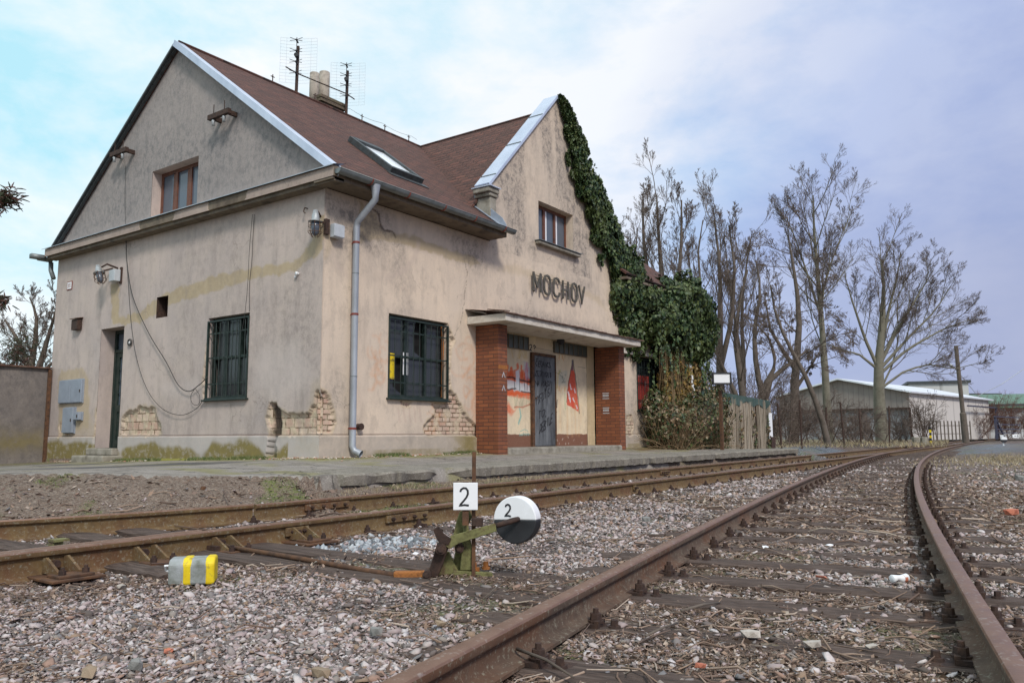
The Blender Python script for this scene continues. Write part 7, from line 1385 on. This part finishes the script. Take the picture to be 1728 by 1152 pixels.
m = MB(); m.obox(c-FF*.025+RR*.10, RR*.02, FF*.004, ZZ*.06); m.obox(c-FF*.025-RR*.03, RR*.05, FF*.004, ZZ*.012); tag(m.build('number', MAT['black'], bpy.data.objects['number_box']), None, None)
# shrubs
def shrub(u, D, h, wd, n, label, mat, seed, z=-.15):
    c = gpt(u, D, z); rs = np.random.default_rng(seed); k = 14; tr = [[c+np.array([0, 0, 0])+RR*rs.normal(0, wd*.25)+FF*rs.normal(0, wd*.2), None] for _ in range(k)]
    tr = [[t[0], t[0]+RR*rs.normal(0, wd*.35)+FF*rs.normal(0, wd*.3)+ZZ*h*rs.uniform(.55, 1)] for t in tr]; tr = [[t[0], (t[0]+t[1])/2+RR*rs.normal(0, .1), t[1]] for t in tr]
    out = grow(tr, [(.03, .01)]*k, seed, 3, n, (.5, .5, .5), (.7, .7, .7), (.05, .03, .02), tmin=.1, rmin=.008); r = empty('shrub', tuple(c), label, 'shrub', 'leafless shrubs'); Vs, Fs, b = [], [], 0
    for P, R in out: V, F = tubes(P, R, 3); Vs.append(V); Fs.append(F+b); b += len(V)
    link('branches', np_mesh('branches', np.vstack(Vs), np.vstack(Fs)), mat, r)
shrub(1678, 76, 3.9, 4.6, (8, 7, 5), 'big reddish leafless shrub at the right by the green-roofed shed', MAT['barkred'], 31); shrub(1715, 74, 2.9, 4.2, (8, 7, 5), 'reddish leafless shrub cut by the right edge of the photo', MAT['barkred'], 32); shrub(1645, 72, 2.8, 2.8, (7, 6, 5), 'low reddish shrub in front of the blue gantry', MAT['barkred'], 33)
shrub(1556, 40, 2.3, 1.3, (6, 5, 4), 'rounded grey shrub before the pale barn wall', MAT['twigs'], 34); shrub(1410, 36, 1.9, 2.6, (7, 6, 5), 'brown shrub around the foot of the tallest tree', MAT['twigs'], 35); shrub(1340, 34, 2.0, 2.4, (7, 6, 5), 'brown shrub right of the reed fence end', MAT['twigs'], 36); shrub(1475, 38, 1.6, 2.2, (7, 6, 5), 'brown shrub at the foot of the broad tree', MAT['twigs'], 37); shrub(1520, 41, 1.7, 1.0, (6, 5, 4), 'brown shrub right of the broad tree trunk', MAT['twigs'], 38); shrub(1300, 30, 2.4, 1.3, (7, 6, 5), 'tangled shrub right behind the fence end', MAT['twigs'], 39); shrub(1265, 34, 3.2, 2.4, (6, 5, 4), 'tall twiggy shrub behind the reed fence', MAT['twigs'], 40); shrub(1220, 36, 3.0, 2., (6, 5, 4), 'twiggy shrub behind the blank board', MAT['twigs'], 41); shrub(1708, 92, 4.6, 4., (6, 6, 4), 'faint leafless shrub above the green roof', MAT['twigs'], 42)
# stumps of wire fence
WF = empty('wire_fence', tuple(gpt(1420, 31)), 'sagging wire fence on thin leaning posts under the trees', 'fence'); pp = [gpt(u, D) for u, D in ((1318, 27), (1352, 29), (1393, 31), (1424, 31), (1452, 33), (1500, 36), (1540, 40))]
for i, q in enumerate(pp): m = MB(); m.tube([q-ZZ*.1, q+ZZ*(1.5+.2*(i % 2))+RR*.08*(i % 3-1)], .035, 6); m.build('post', MAT['rust_and_shade'], WF)
m = MB()
for z in (.5, 1.0, 1.35):
    for a, b in zip(pp, pp[1:]): m.tube([a+ZZ*z, (a+b)/2+ZZ*(z-.06), b+ZZ*z], .008, 4)
m.build('wires', MAT['rust_and_shade'], WF)
# tall dry grass beyond the track
n = 14000; u = rng.uniform(1310, 1600, n); D = rng.uniform(26, 46, n); P = np.stack([np.array(gpt(a, b)) for a, b in zip(u[:6000], D[:6000])]); blades(P[:2600], .14, 'tall_dry_grass', MAT['straw'], w_=.010)
P = np.stack([np.array(gpt(a, b, -.3)) for a, b in zip(rng.uniform(1615, 1800, 5000), rng.uniform(112, 135, 5000))]); blades(P, .9, 'reed_grass', MAT['straw'], w_=.03)
# low heap of dead grass at the right
p = bp(1705, 775, 2, -.38); n = 5000; P = np.stack([p[0]+rng.normal(0, 3.2, n), p[1]+rng.normal(0, .9, n), np.full(n, -.40)], 1); blades(P[:2600], .07, 'dead_grass_heap', MAT['straw'], w_=.008)
# far tree line
def treeline():
    n = 5200; az = rng.uniform(-1.15, 1.2, n); r = rng.uniform(150, 260, n); f = Fv[:2]/np.linalg.norm(Fv[:2]); x = C0[0]+r*(f[0]*np.cos(az)+f[1]*np.sin(az)); y = C0[1]+r*(f[1]*np.cos(az)-f[0]*np.sin(az)); h = 3+5*rng.random(n)*fbm(az*9, az*0, 1, 3, 4)
    P = np.stack([np.stack([x+rng.normal(0, .5, n)*t, y+rng.normal(0, .5, n)*t, -1+h*t], 1) for t in (0, .5, 1)], 1); V, F = tubes(P, np.tile([.45, .9, .15], (n, 1)), 3); tag(link('far_woodland', np_mesh('far_woodland', V, F), MAT['twigs']), kind='stuff')
treeline()
